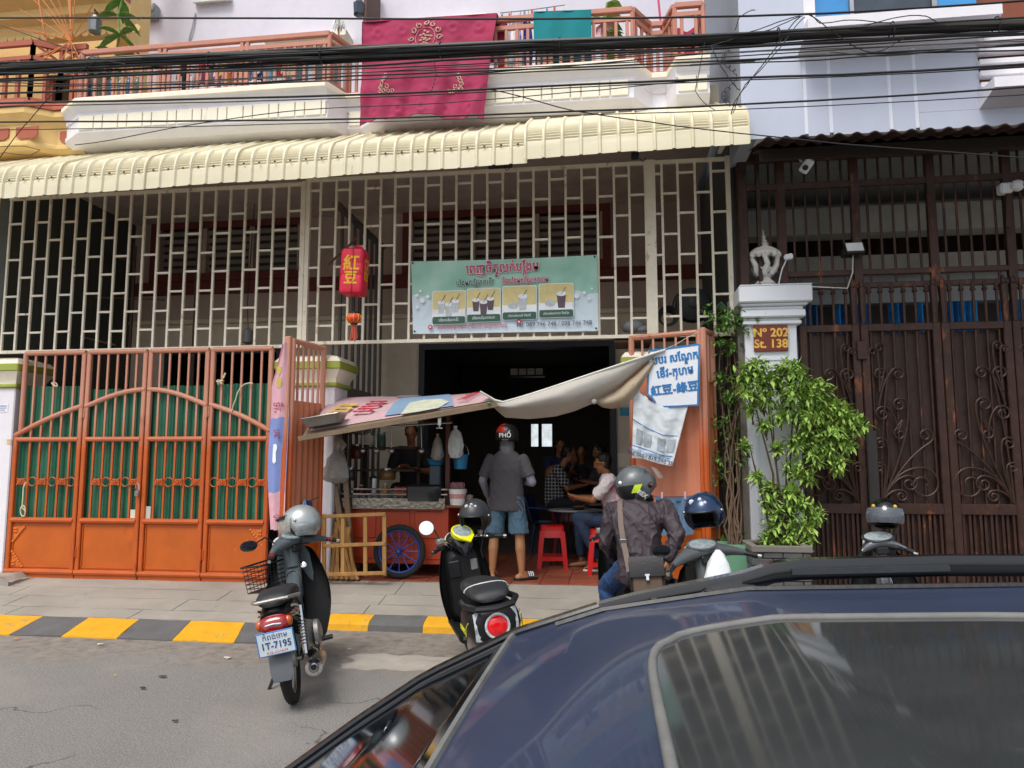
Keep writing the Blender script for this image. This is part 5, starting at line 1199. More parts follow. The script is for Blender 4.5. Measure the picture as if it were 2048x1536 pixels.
bag('white printed plastic bag hanging from the stall rack', (911, 885), .1, .36, YC+.05, M('white_printed_bag', '#c6cbcc', .4, var=.15, vs=12, dirt=[('#3f6f78', .18, 14)], bump=.5, bs=20))
bag('clear plastic bag hanging on the stall rack left of the white bag', (875, 895), .07, .3, YC+.1)
for i, (px, py, w, h) in enumerate(((713, 905, .07, .16), (735, 880, .09, .12), (762, 885, .06, .2), (775, 950, .1, .12), (700, 950, .07, .14))):
    p = at(px, py, YC+.42); c = ['#5c1f18', '#c9c4b8', '#35564c', '#7a5c30', '#44484e'][i]
    t = thing('storage_jar', ['dark red storage jar', 'white lidded storage jar', 'dark green storage jar', 'amber storage jar', 'grey storage jar'][i]+' on the rack inside the stall', 'jar', p)
    part('jar', MB().lathe([(w*.9,-h/2), (w,-h/2+.02), (w, h/2-.03), (w*.8, h/2)], 16, Matrix.Translation(p)), M('jar_glass', c, .3), t); part('lid', MB().lathe([(w*.85, h/2), (w*.85, h/2+.025)], 16, Matrix.Translation(p)), m_steel, t)
rk = thing('stall_rack', 'dark timber rack standing behind the cart with jars', 'rack', (at(740, 950, .8).x, .75, FZ))
for z in (1.15, 1.52, 1.8): part('shelf', MB().box((cx0, .62, z-.012), (cx0+.75, .9, z+.012)), M('rack_board', '#4a362a', .8), rk)
for x in (cx0+.02, cx0+.73): part('upright', MB().box((x-.02, .86, FZ), (x+.02, .9, 2.0)), M('rack_post', '#40302a', .8), rk)

for i, (px, dy, r, h, c, lb_) in enumerate(((705, .3, .06, .09, '#c8ccd0', 'stack of white bowls at the bag end of the cart'), (722, .4, .05, .2, '#7a2018', 'red sauce bottle on the cart counter'), (770, .35, .045, .22, '#b8862c', 'amber syrup bottle on the cart counter'), (785, .45, .07, .12, '#3a6a9a', 'blue plastic tub on the cart counter'), (880, .35, .06, .16, '#d8d4c8', 'cream canister near the straw bucket'), (896, .5, .05, .2, '#8a3a52', 'plum coloured bottle near the straw bucket'), (938, .25, .05, .1, '#c9c2b4', 'stack of pale cups at the outer end of the counter'))):
    p = at(px, 985, YC+dy); t = thing('container', lb_, 'container', (p.x, YC+dy, zc_)); T_ = Matrix.Translation((p.x, YC+dy, zc_)); part('body', MB().lathe([(r*.8, 0), (r, h*.1), (r, h*.7), (r*.5, h*.9), (r*.45, h)] if h > .15 else [(r*.7, 0), (r, h*.8), (r*1.05, h), (r*.9, h), (r*.6, h*.1)], 16, T_), M('container_'+c[1:], c, .35), t); part('lid', MB().lathe([(r*.5, h), (r*.5, h*1.08)], 12, T_), m_wpl, t)
for i, px in enumerate((725, 752, 782, 842)):
    p = at(px, 853, .3); solo('ladle', MB().tube([p, p+V((.01, 0,-.26))], .006, 5).ell(p+V((.012,-.01,-.29)), (.04, .03, .035)), m_steel, ['first', 'second', 'third', 'fourth'][i]+' steel ladle from the bag end hanging on the pipe rack', 'ladle', 'ladles on the stall rack')
F0, F1 = at(604, 874,-.75), at(985, 806,-.62); B0, B1 = at(655, 800, .3), at(962, 788, .3)
F0.z -= 0; roof = thing('stall_roof', 'sloping board roof of the food stall covered with a pink printed sheet', 'roof', (F0+F1)/2)
m_ply = M('old_plywood', '#7b6853', .8, var=.2, vs=4, stretch=1, dirt=[('#463a2e', .2, 6)])
def rf(u, v): return F0.lerp(F1, u).lerp(B0.lerp(B1, u), v)+V((0, 0, .012*math.sin(u*7)*v+.03*math.sin(v*PI)))
part('board', MB().sheet(rf, 14, 6, V((0, 0,-.03))), m_ply, roof)
part('front_batten', MB().bar(F0+V((-.03,-.02,-.02)), F1+V((.05,-.02,-.02)), .05, .04), m_ply, roof)
m_pink = M('sun_faded_pink_print', '#cdacb0', .55, var=.1, vs=5, dirt=[('#b98c94', .16, 3)])
up = V((0,-.002, .008))
part('printed_sheet', MB().sheet(lambda u, v: rf(.03+u*.97, .08+.92*v)+up, 24, 8, V((0, 0, .002))), m_pink, roof)
def roof_poly(name, uv, mat, k):
    n = len(uv); c = [rf(u, v)+up*(1.2+.5*k)+V((0,-.004*k, .006+.004*k)) for u, v in uv]
    part(name, MB().add(c+[p+V((0,-.001, .002)) for p in c], [tuple(range(n))[::-1], tuple(range(n, 2*n))]+[(i, (i+1) % n, n+(i+1) % n, n+i) for i in range(n)]), mat, roof)
roof_poly('blue_field', [(.43, .12), (.60, .10), (.80, .08), (.80, .5), (.80, .90), (.62, .84), (.50, .82), (.46, .5)], M('faded_blue_field', '#86a2be', .55, var=.06), 1)
roof_poly('cup_picture', [(.52, .06), (.62, .05), (.72, .06), (.78, .25), (.74, .45), (.64, .52), (.56, .45)], M('pale_cup_print', '#c9cdb8', .55, var=.15, vs=9), 2)
roof_poly('grey_patch', [(.46, .86), (.56, .88), (.62, .97), (.48, .98)], M('grey_patch_print', '#a9a3ad', .55), 1)
Mr = lambda u, v, k: frame(rf(u, v)+V((0,-.02, .03+.004*k)), rf(u+.1, v)-rf(u, v), rf(u, v+.3)-rf(u, v))
m_rlet = M('faded_red_letter', '#b8354a', .6); m_ylet2 = M('faded_yellow_letter', '#c9ab52', .6)
khmer('បបរ', .40, m_ylet2, roof, None, rot=Mr(.15, .42, 1) @ Matrix.Rotation(R(74), 4, 'Z'), bold=.012, sx=.8); khmer('បបរ', .36, m_rlet, roof, None, rot=Mr(.33, .45, 1) @ Matrix.Rotation(R(74), 4, 'Z'), bold=.01, sx=.8); khmer('សណែក', .2, m_rlet, roof, None, rot=Mr(.90, .4, 1) @ Matrix.Rotation(R(74), 4, 'Z'), sx=.8)
p = rf(.105, .10)
tray = thing('metal_tray', 'dented grey metal tray lying on the low corner of the stall roof', 'tray', p)
tm_ = Matrix.Translation(p+V((.02,-.03, .035))) @ Matrix.Rotation(R(-9), 4, 'Y')
mb = MB(); mb.loft([[tm_ @ V(q) for q in rr(a, b, z, .02)] for a, b, z in ((.17, .09, 0), (.215, .13, .09), (.22, .135, .095), (.205, .12, .09), (.165, .085, .012))]); part('tray', mb, M('weathered_zinc', '#85837c', .5, .5, var=.2, dirt=[('#5d564a', .2, 9)]), tray)
part('rim', MB().tube([tm_ @ V(q) for q in rr(.22, .135, .095, .02)], .006, 5, closed=True), m_steel, tray)
clp = at(880, 838,-.6)
solo('roof_clamp', MB().box(clp+V((-.02,-.03,-.07)), clp+V((.02, .0, .02)), .004).tube([clp+V((0,-.02, .04)), clp+V((0,-.02,-.1))], .01, 6).tube([clp+V((-.03,-.02,-.1)), clp+V((.03,-.02,-.1))], .006, 6), m_steel, 'steel screw clamp holding the front edge of the stall roof', 'clamp')
b_ = at(655, 1000, .25); solo('roof_post', MB().bar((b_.x, .25, FZ), (b_.x, .25, at(655, 800, .25).z-.02), .045, .045), m_ply, 'timber post carrying the stall roof at its bag hung end', 'post', loc=(b_.x, .25, FZ))
tA = at(1000, 806,-.60); tB = at(1330, 700,-.42)
m_tarp = M('off_white_tarpaulin', '#b7b2a9', .6, var=.06, dirt=[('#8a8174', .14, 3), ('#5e564b', .05, 9)], bump=.2, bs=18)
tp = thing('tarpaulin', 'off-white tarpaulin slung from the stall roof up to the opened gate leaf', 'tarpaulin', (tA+tB)/2)
low = [(975, 790), (990, 818), (1010, 835), (1060, 838), (1110, 833), (1150, 822), (1195, 803), (1240, 775), (1285, 738), (1322, 704)]
top = [(960, 783), (1000, 806), (1050, 792), (1100, 776), (1150, 759), (1195, 744), (1240, 729), (1280, 716), (1310, 706), (1330, 700)]
def poly(pts, t):
    x = t*(len(pts)-1); i = min(int(x), len(pts)-2); f = x-i; return (pts[i][0]+(pts[i+1][0]-pts[i][0])*f, pts[i][1]+(pts[i+1][1]-pts[i][1])*f)
def tarp(u, v):
    a = poly(top, u); b = poly(low, u); Yt =-.60+.18*u; bulge = .26*math.sin(v*PI)*math.sin(min(1, u*1.15)*PI)
    return at(a[0]+(b[0]-a[0])*v, a[1]+(b[1]-a[1])*v, Yt-bulge*.6+.16*v+.012*math.sin(u*9+v*6)+.015*fbm(u*5, v*3))
part('sheet', MB().sheet(tarp, 40, 12, .006), m_tarp, tp, smooth=80)
part('hem', MB().tube([tarp(i/24, .0)+V((0,-.004, 0)) for i in range(25)], .012, 6), M('white_hem', '#dcd8d0', .6), tp)
low2 = [(1190, 805), (1205, 815), (1225, 818), (1248, 812), (1268, 795), (1290, 760), (1318, 712)]; top2 = [(1188, 800), (1205, 795), (1225, 785), (1245, 772), (1268, 752), (1290, 733), (1318, 708)]
def fold(u, v):
    a = poly(top2, u); b = poly(low2, u); return at(a[0]+(b[0]-a[0])*v, a[1]+(b[1]-a[1])*v,-.38-.1*math.sin(v*PI)*math.sin(u*PI)+.01*math.sin(u*20))
part('hanging_fold', MB().sheet(fold, 20, 8, .006), M('stained_tarpaulin', '#a3937c', .7, dirt=[('#5e513f', .25, 7)]), tp, smooth=80)
part('knot', MB().ell(at(1188, 803,-.45), (.03, .03, .03)), m_tarp, tp)
part('green_tie', MB().ell(at(978, 806,-.68), (.02, .02, .012)), M('green_string', '#4a9a6a', .6), tp)
part('cord', MB().tube([at(1325, 700,-.43), at(1350, 690,-.36), at(1373, 676,-.32), at(1398, 664,-.33)], .004, 5), rope_m, tp)
# ---------------------------------------------------------------- crate frame and firewood
cfY =-.18
m_pine = M('raw_timber', '#a47a44', .75, var=.25, vs=9, stretch=.25, dirt=[('#6d4a26', .15, 8)])
cf = thing('wooden_crate_frame', 'open wooden crate frame leaning before the cart with firewood behind it', 'crate', (at(708, 1150, cfY).x, cfY, FZ))
for px in (648, 686, 731, 769):
    a, b = at(px, 1152, cfY), at(px, 1028, cfY); a.z = max(a.z, .275); part('upright', MB().bar(a, b, .045, .03, .004), m_pine, cf)
for py in (1031, 1090, 1147):
    a, b = at(646, py+2, cfY-.012), at(771, py-3+(2 if py > 1100 else 0), cfY-.012); part('crossbar', MB().bar(a, b, .04, .03, .004), m_pine, cf)
rw = random.Random(3)
for i in range(16):
    x0 = 656+3.6*i; x1 = 690+rw.uniform(-26, 10); y1 = rw.uniform(1035, 1075)
    a = at(x0+6, 1150, cfY+.12+.02*(i % 3)); b = at(x1, y1, cfY+.22+.02*(i % 4)); a.z = FZ+.01
    solo('firewood_stick', MB().bar(a, b, .035, .025, .004), m_pine, 'split firewood stick leaning in the fan shaped bundle behind the wooden crate frame', 'firewood', 'firewood bundle')
for i, (x0, y0, x1, y1) in enumerate(((662, 1050, 660, 905), (682, 1040, 650, 955), (695, 1030, 668, 960), (704, 1045, 690, 940))):
    solo('timber_plank', MB().bar(at(x0, y0+90, .1), at(x1, y1, .16), .06, .03), m_ply, ['tall plank standing at the stall end under the bags', 'long slanted plank leaning by the wooden crate frame', 'short slanted plank leaning before the orange cart', 'plank leaning against the orange cart corner'][i], 'plank')
# ================================================================ signboard and torn banner
YS =-.47
def sp(px, py, d=0):
    p = at(px, py, YS); return at(px, py, YS+.10*(1400-px)/105*1.0-d)
ol = [(1297, 701), (1400, 687), (1397, 811), (1350, 814), (1313, 815), (1308, 803), (1303, 796), (1294, 789), (1295, 740)]
sb = thing('hand_painted_signboard', 'white signboard with blue border and hand painted letters on the opened gate leaf', 'sign', sp(1348, 815))
c = [sp(*p) for p in ol]; n = len(c)
part('board', MB().add(c+[p+V((0, .015, 0)) for p in c], [tuple(range(n)), tuple(range(n, 2*n))[::-1]]+[(i, n+i, n+(i+1) % n, (i+1) % n) for i in range(n)]), M('white_sign_paint', '#dde2e8', .5, var=.05, dirt=[('#a98a6a', .05, 14)]), sb, smooth=0)
m_bp = M('blue_brush_paint', '#1f74b4', .5, var=.25, vs=18)
mb = MB()
for i in range(n):
    p, q = ol[i], ol[(i+1) % n]; cxp, cyp = 1347, 752
    f = lambda s: (cxp+(s[0]-cxp)*.975, cyp+(s[1]-cyp)*.98)
    mb.bar(sp(*f(p), .003), sp(*f(q), .003), .018, .003)
part('border', mb, m_bp, sb)
sxd = (sp(1390, 750)-sp(1300, 762)).normalized()
def sm_(px, py): return frame(sp(px, py, .004), sxd, (0, 0, 1))
khmer('បបរ សែណក', .115, m_bp, sb, None, ((.78, 'ត'),), .004, .85, rot=sm_(1350, 716)); khmer('េខីវ-កហម', .12, m_bp, sb, None, ((.52, 'រ'),), .004, .85, rot=sm_(1350, 744)); text('紅豆-綠豆', .115, m_bp, sb, sm_(1349, 778), bold=.004)
tb_ = thing('torn_banner', 'crumpled torn white banner with blue print hanging below the hand painted signboard', 'banner', at(1310, 932,-.4))
def tbf(u, v):
    a = poly([(1268, 772), (1300, 800), (1330, 815), (1376, 812)], u); b = poly([(1264, 916), (1285, 917), (1320, 928), (1345, 932)], u)
    return at(a[0]+(b[0]-a[0])*v, a[1]+(b[1]-a[1])*v,-.37+.0*u-.03*u*4+.016*math.sin(u*14+v*4)*(1-.4*v)+.014*fbm(u*7, v*7))
m_torn = M('worn_white_vinyl', '#c9d0d4', .5, var=.06, dirt=[('#8f8d84', .12, 6)], bump=.4, bs=22)
part('sheet', MB().sheet(tbf, 30, 30, .003), m_torn, tb_, smooth=80)
def tbline(v0, v1, u0, u1, name, mat, th=.008):
    part(name, MB().tube([tbf(u0+(u1-u0)*k/10, v0+(v1-v0)*k/10)+V((0,-.004, 0)) for k in range(11)], th*.5, 4), mat, tb_)
tbline(.46, .50, .0, .95, 'print_line', m_bp); tbline(.82, .85, .0, .95, 'print_line', m_bp)
for k, u in enumerate((.1, .3, .58, .78)):
    part('cup_print', MB().sheet(lambda a, b: tbf(u+.16*a, .56+.22*b)+V((0,-.006, 0)), 4, 4,-.001), M('grey_cup_print', '#9aa4aa', .5, var=.3, vs=16), tb_)
fm = frame(tbf(.46, .955)+V((0,-.012, 0)), tbf(.8, .955)-tbf(.2, .955), (0, 0, 1)); text('746 748 / 019 748 35', .06, m_navy, tb_, fm, sx=.95)
fm = frame(tbf(.46, .895)+V((0,-.012, 0)), tbf(.8, .9)-tbf(.2, .9), (0, 0, 1)); khmer('ទឹកលក់២ ខណទួលេគាក ភំេពញ', .052, m_bp, tb_, None, rot=fm, sx=.7)
dk = thing('denim_skirt', 'faded denim skirt pegged on a line before the orange gate leaf', 'skirt', at(1345, 1060,-.45))
dq = [at(1312, 994,-.48), at(1382, 993,-.44)]
part('cloth', MB().sheet(lambda u, v: dq[0].lerp(dq[1], u*(1+.06*v))+V((0, .015*math.sin(u*22)*(1-.4*v) ,-.38*v-.02*math.sin(u*PI))), 26, 8, .012), M('faded_denim', '#5a7590', .9, var=.25, vs=12, bump=.3, bs=80), dk, smooth=80)
part('waistband', MB().sheet(lambda u, v: dq[0].lerp(dq[1], u)+V((0,-.006, .012-.04*v-.02*math.sin(u*PI))), 12, 1, .02), M('denim_band', '#4d6884', .9), dk)
for q in (dq[0]+V((.06,-.01, .0)), dq[1]+V((-.06,-.01, .0))): part('peg', MB().box(q+V((-.01,-.01,-.03)), q+V((.01, .01, .05)), .003), M('pink_peg', '#c9a0b0', .4), dk)
part('line', MB().tube([at(1290, 985,-.3), dq[0], dq[1], at(1415, 982,-.35)], .004, 5), m_black, dk)
# ================================================================ stools, tables, chairs
m_rs = M('red_plastic', '#c41414', .35, var=.06, bump=.02)
def stool(label, pos, rz):
    t = thing('plastic_stool', label, 'stool', (0, 0, 0), 'red plastic stools'); H = .52
    def ring(w, z, r=.03): return [V(p) for p in rr(w, w, z, r)]
    part('seat', MB().loft([ring(.15, H-.05), ring(.148, H-.012), ring(.135, H), ring(.05, H-.002)]).loft([ring(.149, H-.05), ring(.165, H-.14), ring(.16, H-.14), ring(.144, H-.05)], cap=False), m_rs, t)
    for sx in (-1, 1):
        for sy in (-1, 1):
            def L(z): k = .152+(H-z)*.085; return k
            mb = MB()
            rings = []
            for z in (H-.06, .25, .0):
                k = L(z); w = .062-.014*(H-z); x, y = sx*k, sy*k
                rings.append([(x, y, z), (x-sx*w, y, z), (x-sx*w, y-sy*.014, z), (x-sx*.014, y-sy*.014, z), (x-sx*.014, y-sy*w, z), (x, y-sy*w, z)])
            part('leg', mb.loft(rings), m_rs, t)
    k = .152+(H-.12)*.085
    for i in range(4):
        m = Matrix.Rotation(i*PI/2, 4, 'Z'); part('stretcher', MB().box((-k+.03,-k+.001, .095), (k-.03,-k+.014, .145), 0, m), m_rs, t)
    t.location = pos; t.rotation_euler = (0, 0, rz); return t
p = atz(1103, 1136, FZ); stool('red plastic stool standing free between the standing man and the seated diner', (p.x, p.y+.12, FZ), .1)
p = atz(1203, 1148, FZ); stool('red plastic stool in front of the man in the pink shirt', (p.x+.02, p.y+.08, FZ), .05)
seat_s = stool('red plastic stool under the man in the pink shirt', (at(1228, 1060, 1.15).x+.05, 1.2, FZ), 0)
m_dred = M('dark_red_plastic', '#6e1a16', .4)
def chair(label, pos, rz, mat, mtag):
    t = thing('plastic_chair', label, 'chair', (0, 0, 0), 'plastic chairs in the dining room')
    part('seat', MB().box((-.21,-.2, .42), (.21, .22, .45), .015), mat, t)
    part('backrest', MB().sheet(lambda u, v: (-.21+.42*u, .2+.10*v+.05*math.cos((u-.5)*PI), .46+.40*v-.08*abs(u-.5)*v), 10, 5, .02), mat, t)
    for sx in (-1, 1):
        for sy in (-1, 1): part('leg', MB().bar((sx*.18, sy*.17, .42), (sx*.22, sy*.22, 0), .045, .03), mat, t)
        part('armrest', MB().tube([(sx*.22, .25, .66), (sx*.235, .0, .65), (sx*.23,-.17, .62), (sx*.21,-.19, .44)], .018, 6), mat, t)
    t.location = pos; t.rotation_euler = (0, 0, rz); return t
def floor_at(px, y): return V((at(px, 1000, y).x, y, FZ))
chair('dark red plastic chair behind the small round table', floor_at(1135, 2.35), R(10), m_dred, 0)
chair('blue plastic chair under the diner in the checked shirt', floor_at(1098, 2.75), R(80), M('dark_blue_plastic', '#1d2c58', .45), 0)
chair('dark red plastic chair deeper in the dining room', floor_at(1215, 3.3), R(200), m_dred, 0)
def table(label, p, r, h):
    t = thing('round_table', label, 'table', p)
    T_ = Matrix.Translation(V(p)); part('top', MB().lathe([(.05, h-.02), (r, h-.02), (r+.008, h-.01), (r, h), (.05, h)], 28, T_), M('grey_table_top', '#8f9296', .35), t)
    for k in range(4): a = k*PI/2+.5; part('leg', MB().tube([V(p)+V((math.cos(a)*r*.5, math.sin(a)*r*.5, h-.02)), V(p)+V((math.cos(a)*r*.85, math.sin(a)*r*.85, 0))], .013, 6), m_steel, t)
    return t
tp1 = floor_at(1150, 1.75); tb1 = table('small round grey table with a bowl in front of the man in the pink shirt', tp1, .36, .70)
tp2 = floor_at(1165, 2.9); table('round grey table shared by the diners at the back', tp2, .42, .72)
bo = tp1+V((.06,-.1, .70))
t = thing('food_bowl', 'dark bowl of food with a spoon on the small round table', 'bowl', bo)
part('bowl', MB().lathe([(.05, 0), (.105, .045), (.1, .045), (.03, .012)], 18, Matrix.Translation(bo)), M('dark_glaze', '#3d3a30', .3), t); part('food', MB().ell(bo+V((0, 0, .04)), (.085, .085, .015)), M('brown_food', '#8a6230', .6, var=.3, vs=40), t); part('spoon', MB().tube([bo+V((.02, 0, .05)), bo+V((.12,-.03, .09))], .005, 5), m_steel, t)
sh = at(1055, 752, 4.2); t = thing('picture_shelf', 'small dark wall shelf with pale pictures high inside the shop', 'shelf', sh)
part('board', MB().box(sh+V((-.3,-.12,-.02)), sh+V((.3, .1, 0)), .004), m_black, t)
for k in range(4): part('picture', MB().box(sh+V((-.28+.145*k,-.1, .01)), sh+V((-.16+.145*k,-.09, .12)), .003), M('pale_picture', '#b9b9b2', .5, var=.3, vs=20), t)
part('vase', MB().lathe([(.03, 0), (.04, .1), (.02, .2), (.03, .24)], 10, Matrix.Translation(sh+V((.2, .0, 0)))), m_black, t)
lb = at(1050, 690, 3.5); t = thing('ceiling_light', 'unlit tube light under the dark shop ceiling', 'lamp', lb); part('body', MB().box(lb+V((-.25,-.04,-.03)), lb+V((.25, .04, .03)), .01), m_steel, t); part('tube', MB().tube([lb+V((-.24,-.02,-.05)), lb+V((.24,-.02,-.05))], .014, 8), m_wpl, t)
for i, (py, c) in enumerate(((800, '#dfe3e6'), (818, '#4aa0c0'))):
    p = at(1252, py, YI-.01); solo('wall_notice', MB().box(p+V((-.09,-.004,-.1)), p+V((.09, .006, .02+.05*(1-i))), .002), M('notice_paper', c, .6, var=.25, vs=24), ['white paper notice on the shop wall behind the signboard', 'light blue notice below the white paper on the shop wall'][i], 'notice')
# ================================================================ people
SCR = bpy.data.scenes.new('scratch')
def remesh(name, mb, mat, parent, voxel=.009, it=5, wr=0, wfreq=9, label=None, smooth=180, mats=None):
    """melt overlapping limbs into one skin, soften it, give cloth its creases"""
    base = _wl(parent); me = mb.mesh('tmp', None, base, 0); o = bpy.data.objects.new('tmp', me); SCR.collection.objects.link(o)
    r = o.modifiers.new('r', 'REMESH'); r.mode = 'VOXEL'; r.voxel_size = voxel
    s = o.modifiers.new('s', 'SMOOTH'); s.iterations = it; s.factor = .5
    vl_ = SCR.view_layers[0]; vl_.update(); dg = vl_.depsgraph; me2 = bpy.data.meshes.new_from_object(o.evaluated_get(dg)); bpy.data.objects.remove(o); bpy.data.meshes.remove(me)
    me2.name = name
    if wr:
        n_ = len(me2.vertices); co = [0.0]*(n_*3); no = [0.0]*(n_*3)
        me2.vertices.foreach_get('co', co); me2.vertices.foreach_get('normal', no)
        for i in range(n_):
            x, y, z = co[3*i:3*i+3]
            n1 = noise.noise(V((x*wfreq+3+z*3, y*wfreq, z*wfreq*.8+x*5))); n2 = noise.noise(V((x*wfreq*2-z*8, y*wfreq*2+7, z*wfreq*1.3+x*9)))
            h = wr*(.9*(1-min(1, abs(n1)*3.2))**2+.5*(1-min(1, abs(n2)*3))**2-.25)
            for k in range(3): co[3*i+k] += no[3*i+k]*h
        me2.vertices.foreach_set('co', co)
    me2.materials.clear(); me2.materials.append(mat)
    me2.polygons.foreach_set('use_smooth', [True]*len(me2.polygons)); me2.update()
    ob = bpy.data.objects.new(name, me2); _link(ob, parent, base); return tag(ob, label)
def torso(mb, secs, n=20):
    """closed body of elliptic sections (centre, half width along r, half depth along f)"""
    rings = []
    for c, rx, ry,*rv in secs:
        r = V(rv[0]) if rv else V((1, 0, 0)); f = V((-r.y, r.x, 0))
        rings.append([V(c)+r*(math.copysign(abs(math.cos(a))**.85, math.cos(a))*rx)+f*(math.copysign(abs(math.sin(a))**.85, math.sin(a))*ry) for a in [2*PI*k/n for k in range(n)]])
    return mb.loft(rings)
def hand(mb, wrist, d, palm_n, side, s=1.0, curl=.6):
    """palm and five bent fingers; d points along the hand, palm_n out of the palm, side = +1 thumb on d x palm_n"""
    d = V(d).normalized(); n = V(palm_n); n = (n-d*n.dot(d)).normalized(); t = d.cross(n)*side; w = V(wrist)
    for k in (-1,-.3, .4, 1): mb.cap(w+t*.018*k*s, w+d*.085*s+t*.033*k*s, .016*s, .014*s, 8)
    for k, ln in zip((-1.05,-.35, .35, 1.05), (.062, .078, .083, .074)):
        b = w+d*.088*s+t*.034*k*s; a = d; p = b
        for q, f in enumerate((.45, .32, .26)):
            ang = curl*(.5+.45*q); a = (d*math.cos(ang)+n*math.sin(ang)); e = p+a*ln*f*s; mb.cap(p, e, (.0095-.0008*q)*s, (.0088-.0008*q)*s, 7); p = e
    b = w+d*.025*s+t*.03*s; k1 = b+(d*.6+t*.75+n*.2).normalized()*.04*s; k2 = k1+(d*.9+t*.25+n*.35).normalized()*.035*s
    mb.cap(b, k1, .014*s, .011*s, 7); mb.cap(k1, k2, .011*s, .0095*s, 7)
def head(mb, c, f, up=(0, 0, 1), s=1.0, ears=True):
    f = V(f).normalized(); up = V(up); up = (up-f*up.dot(f)).normalized(); r = f.cross(up)
    m = Matrix((r, f, up)).transposed(); c = V(c); L = lambda x, y, z: c+m @ V((x, y, z))*s
    mb.ell(L(0,-.012, .03), (.074*s, .095*s, .09*s), 18, 12, m); mb.ell(L(0, .02,-.045), (.058*s, .07*s, .07*s), 14, 10, m)
    mb.cap(L(0, .088, .015), L(0, .105,-.022), .011*s, .016*s, 8); mb.ell(L(0, .078,-.06), (.024*s, .014*s, .009*s), 8, 6, m); mb.ell(L(0, .066,-.095), (.026*s, .022*s, .02*s), 8, 6, m)
    mb.ell(L(0, .074, .035), (.05*s, .018*s, .012*s), 10, 6, m)
    if ears:
        for q in (-1, 1): mb.ell(L(q*.077,-.008,-.005), (.012*s, .022*s, .033*s), 8, 6, m)
    return L, m
m_skin = M('warm_skin', '#a8744e', .5, var=.08, vs=12, bump=.05)
m_skin2 = M('tan_skin', '#8e5c3d', .5, var=.08, vs=12, bump=.05)
m_hair = M('black_hair', '#120f0e', .5, var=.3, vs=40, bump=.6, bs=120)

# ---------------------------------------------------------------- standing man with the black and red helmet
po = atz(1013, 1158, FZ); po.y = max(po.y, .12)
P1 = thing('person', 'person seen from behind in a charcoal t-shirt, blue cargo shorts and black helmet', 'person', (po.x, po.y, FZ))
S = 1.0
def Q(x, y, z): return V((po.x+x*S, po.y+y*S, FZ+z*S))
skin = MB()
head(skin, Q(0, .06, 1.60), (.1, 1,-.25)); skin.cap(Q(0, .0, 1.42), Q(0, .04, 1.55), .06, .055)
hipL, hipR, kL, kR, aL, aR = Q(-.10, 0, .90), Q(.10, 0, .90), Q(-.145, .01, .49), Q(.155,-.01, .49), Q(-.16,-.03, .085), Q(.185,-.06, .085)
for h, k, a in ((hipL, kL, aL), (hipR, kR, aR)):
    skin.cap(h, k, .085, .058); skin.cap(k, k.lerp(a, .35)+V((0,-.018, 0)), .056, .06); skin.cap(k.lerp(a, .35)+V((0,-.018, 0)), a, .058, .036)
    skin.ell(k+V((0, .02, 0)), (.055, .055, .06))
fd = {0: V((-.15, 1, 0)).normalized(), 1: V((.80, .6, 0)).normalized()}
for i, a in enumerate((aL, aR)):
    d = fd[i]; g = V((a.x, a.y, FZ+.035)); skin.cap(g-d*.05, g+d*.13, .038, .036); skin.cap(a, g+d*.08, .036, .035); skin.ell(g-d*.045+V((0, 0, .005)), (.036, .036, .036))
    for q in range(5):
        sd_ = V((d.y,-d.x, 0))*(-.034+.017*q); skin.cap(g+d*.13+sd_, g+d*(.185-.006*abs(q-3))+sd_-V((0, 0, .012)), .013, .010, 7)
skin.ell(Q(0, 0, 1.0), (.15, .10, .16)); skin.ell(Q(0, .01, 1.28), (.17, .1, .18))
eL, wL, eR, wR = Q(-.285, .02, 1.12), Q(-.255, .20, .93), Q(.30,-.03, 1.10), Q(.16, .20, 1.10)
sL, sR = Q(-.195, 0, 1.375), Q(.195, 0, 1.375)
for s_, e, w in ((sL, eL, wL), (sR, eR, wR)): skin.cap(s_, e, .055, .042); skin.cap(e, w, .042, .028)
hand(skin, wL, wL-eL, (1, 0,-.2), 1); hand(skin, wR, wR-eR, (-.2, 0,-1), 1)
remesh('body', skin, m_skin, P1, .0085, 5)
tee = torso(MB(), [(Q(0, 0, .775), .212, .155), (Q(0, 0, .80), .216, .157), (Q(0, 0, .95), .198, .135), (Q(0,-.005, 1.1), .190, .125), (Q(0,-.01, 1.25), .200, .128), (Q(0,-.005, 1.35), .195, .115), (Q(0, 0, 1.415), .15, .085), (Q(0, .01, 1.475), .08, .065)])
for s_, e in ((sL, eL), (sR, eR)):
    d = (e-s_).normalized(); x = d.orthogonal().normalized(); y = d.cross(x)
    tee.loft([[s_+d*t+(x*math.cos(a)+y*math.sin(a))*r for a in [2*PI*k/14 for k in range(14)]] for t, r in ((-.05, .04), (-.01, .062), (.06, .066), (.13, .069), (.21, .074), (.22, .072))])
m_tee = M('charcoal_cotton', '#48464a', .9, var=.04, vs=6, bump=.12, bs=200)
remesh('t_shirt', tee, m_tee, P1, .009, 4, .008, 6)
m_slv = M('grey_lavender_sleeve', '#7d7b8a', .8, bump=.1)
for s_, e, w in ((sL, eL, wL), (sR, eR, wR)): remesh('arm_sleeve', MB().cap(s_.lerp(e, .5), e, .055, .049).cap(e, e.lerp(w, .93), .049, .036), m_slv, P1, .009, 3, .004, 14)
sh_ = MB(); sh_.ell(Q(0, 0, .88), (.172, .125, .12))
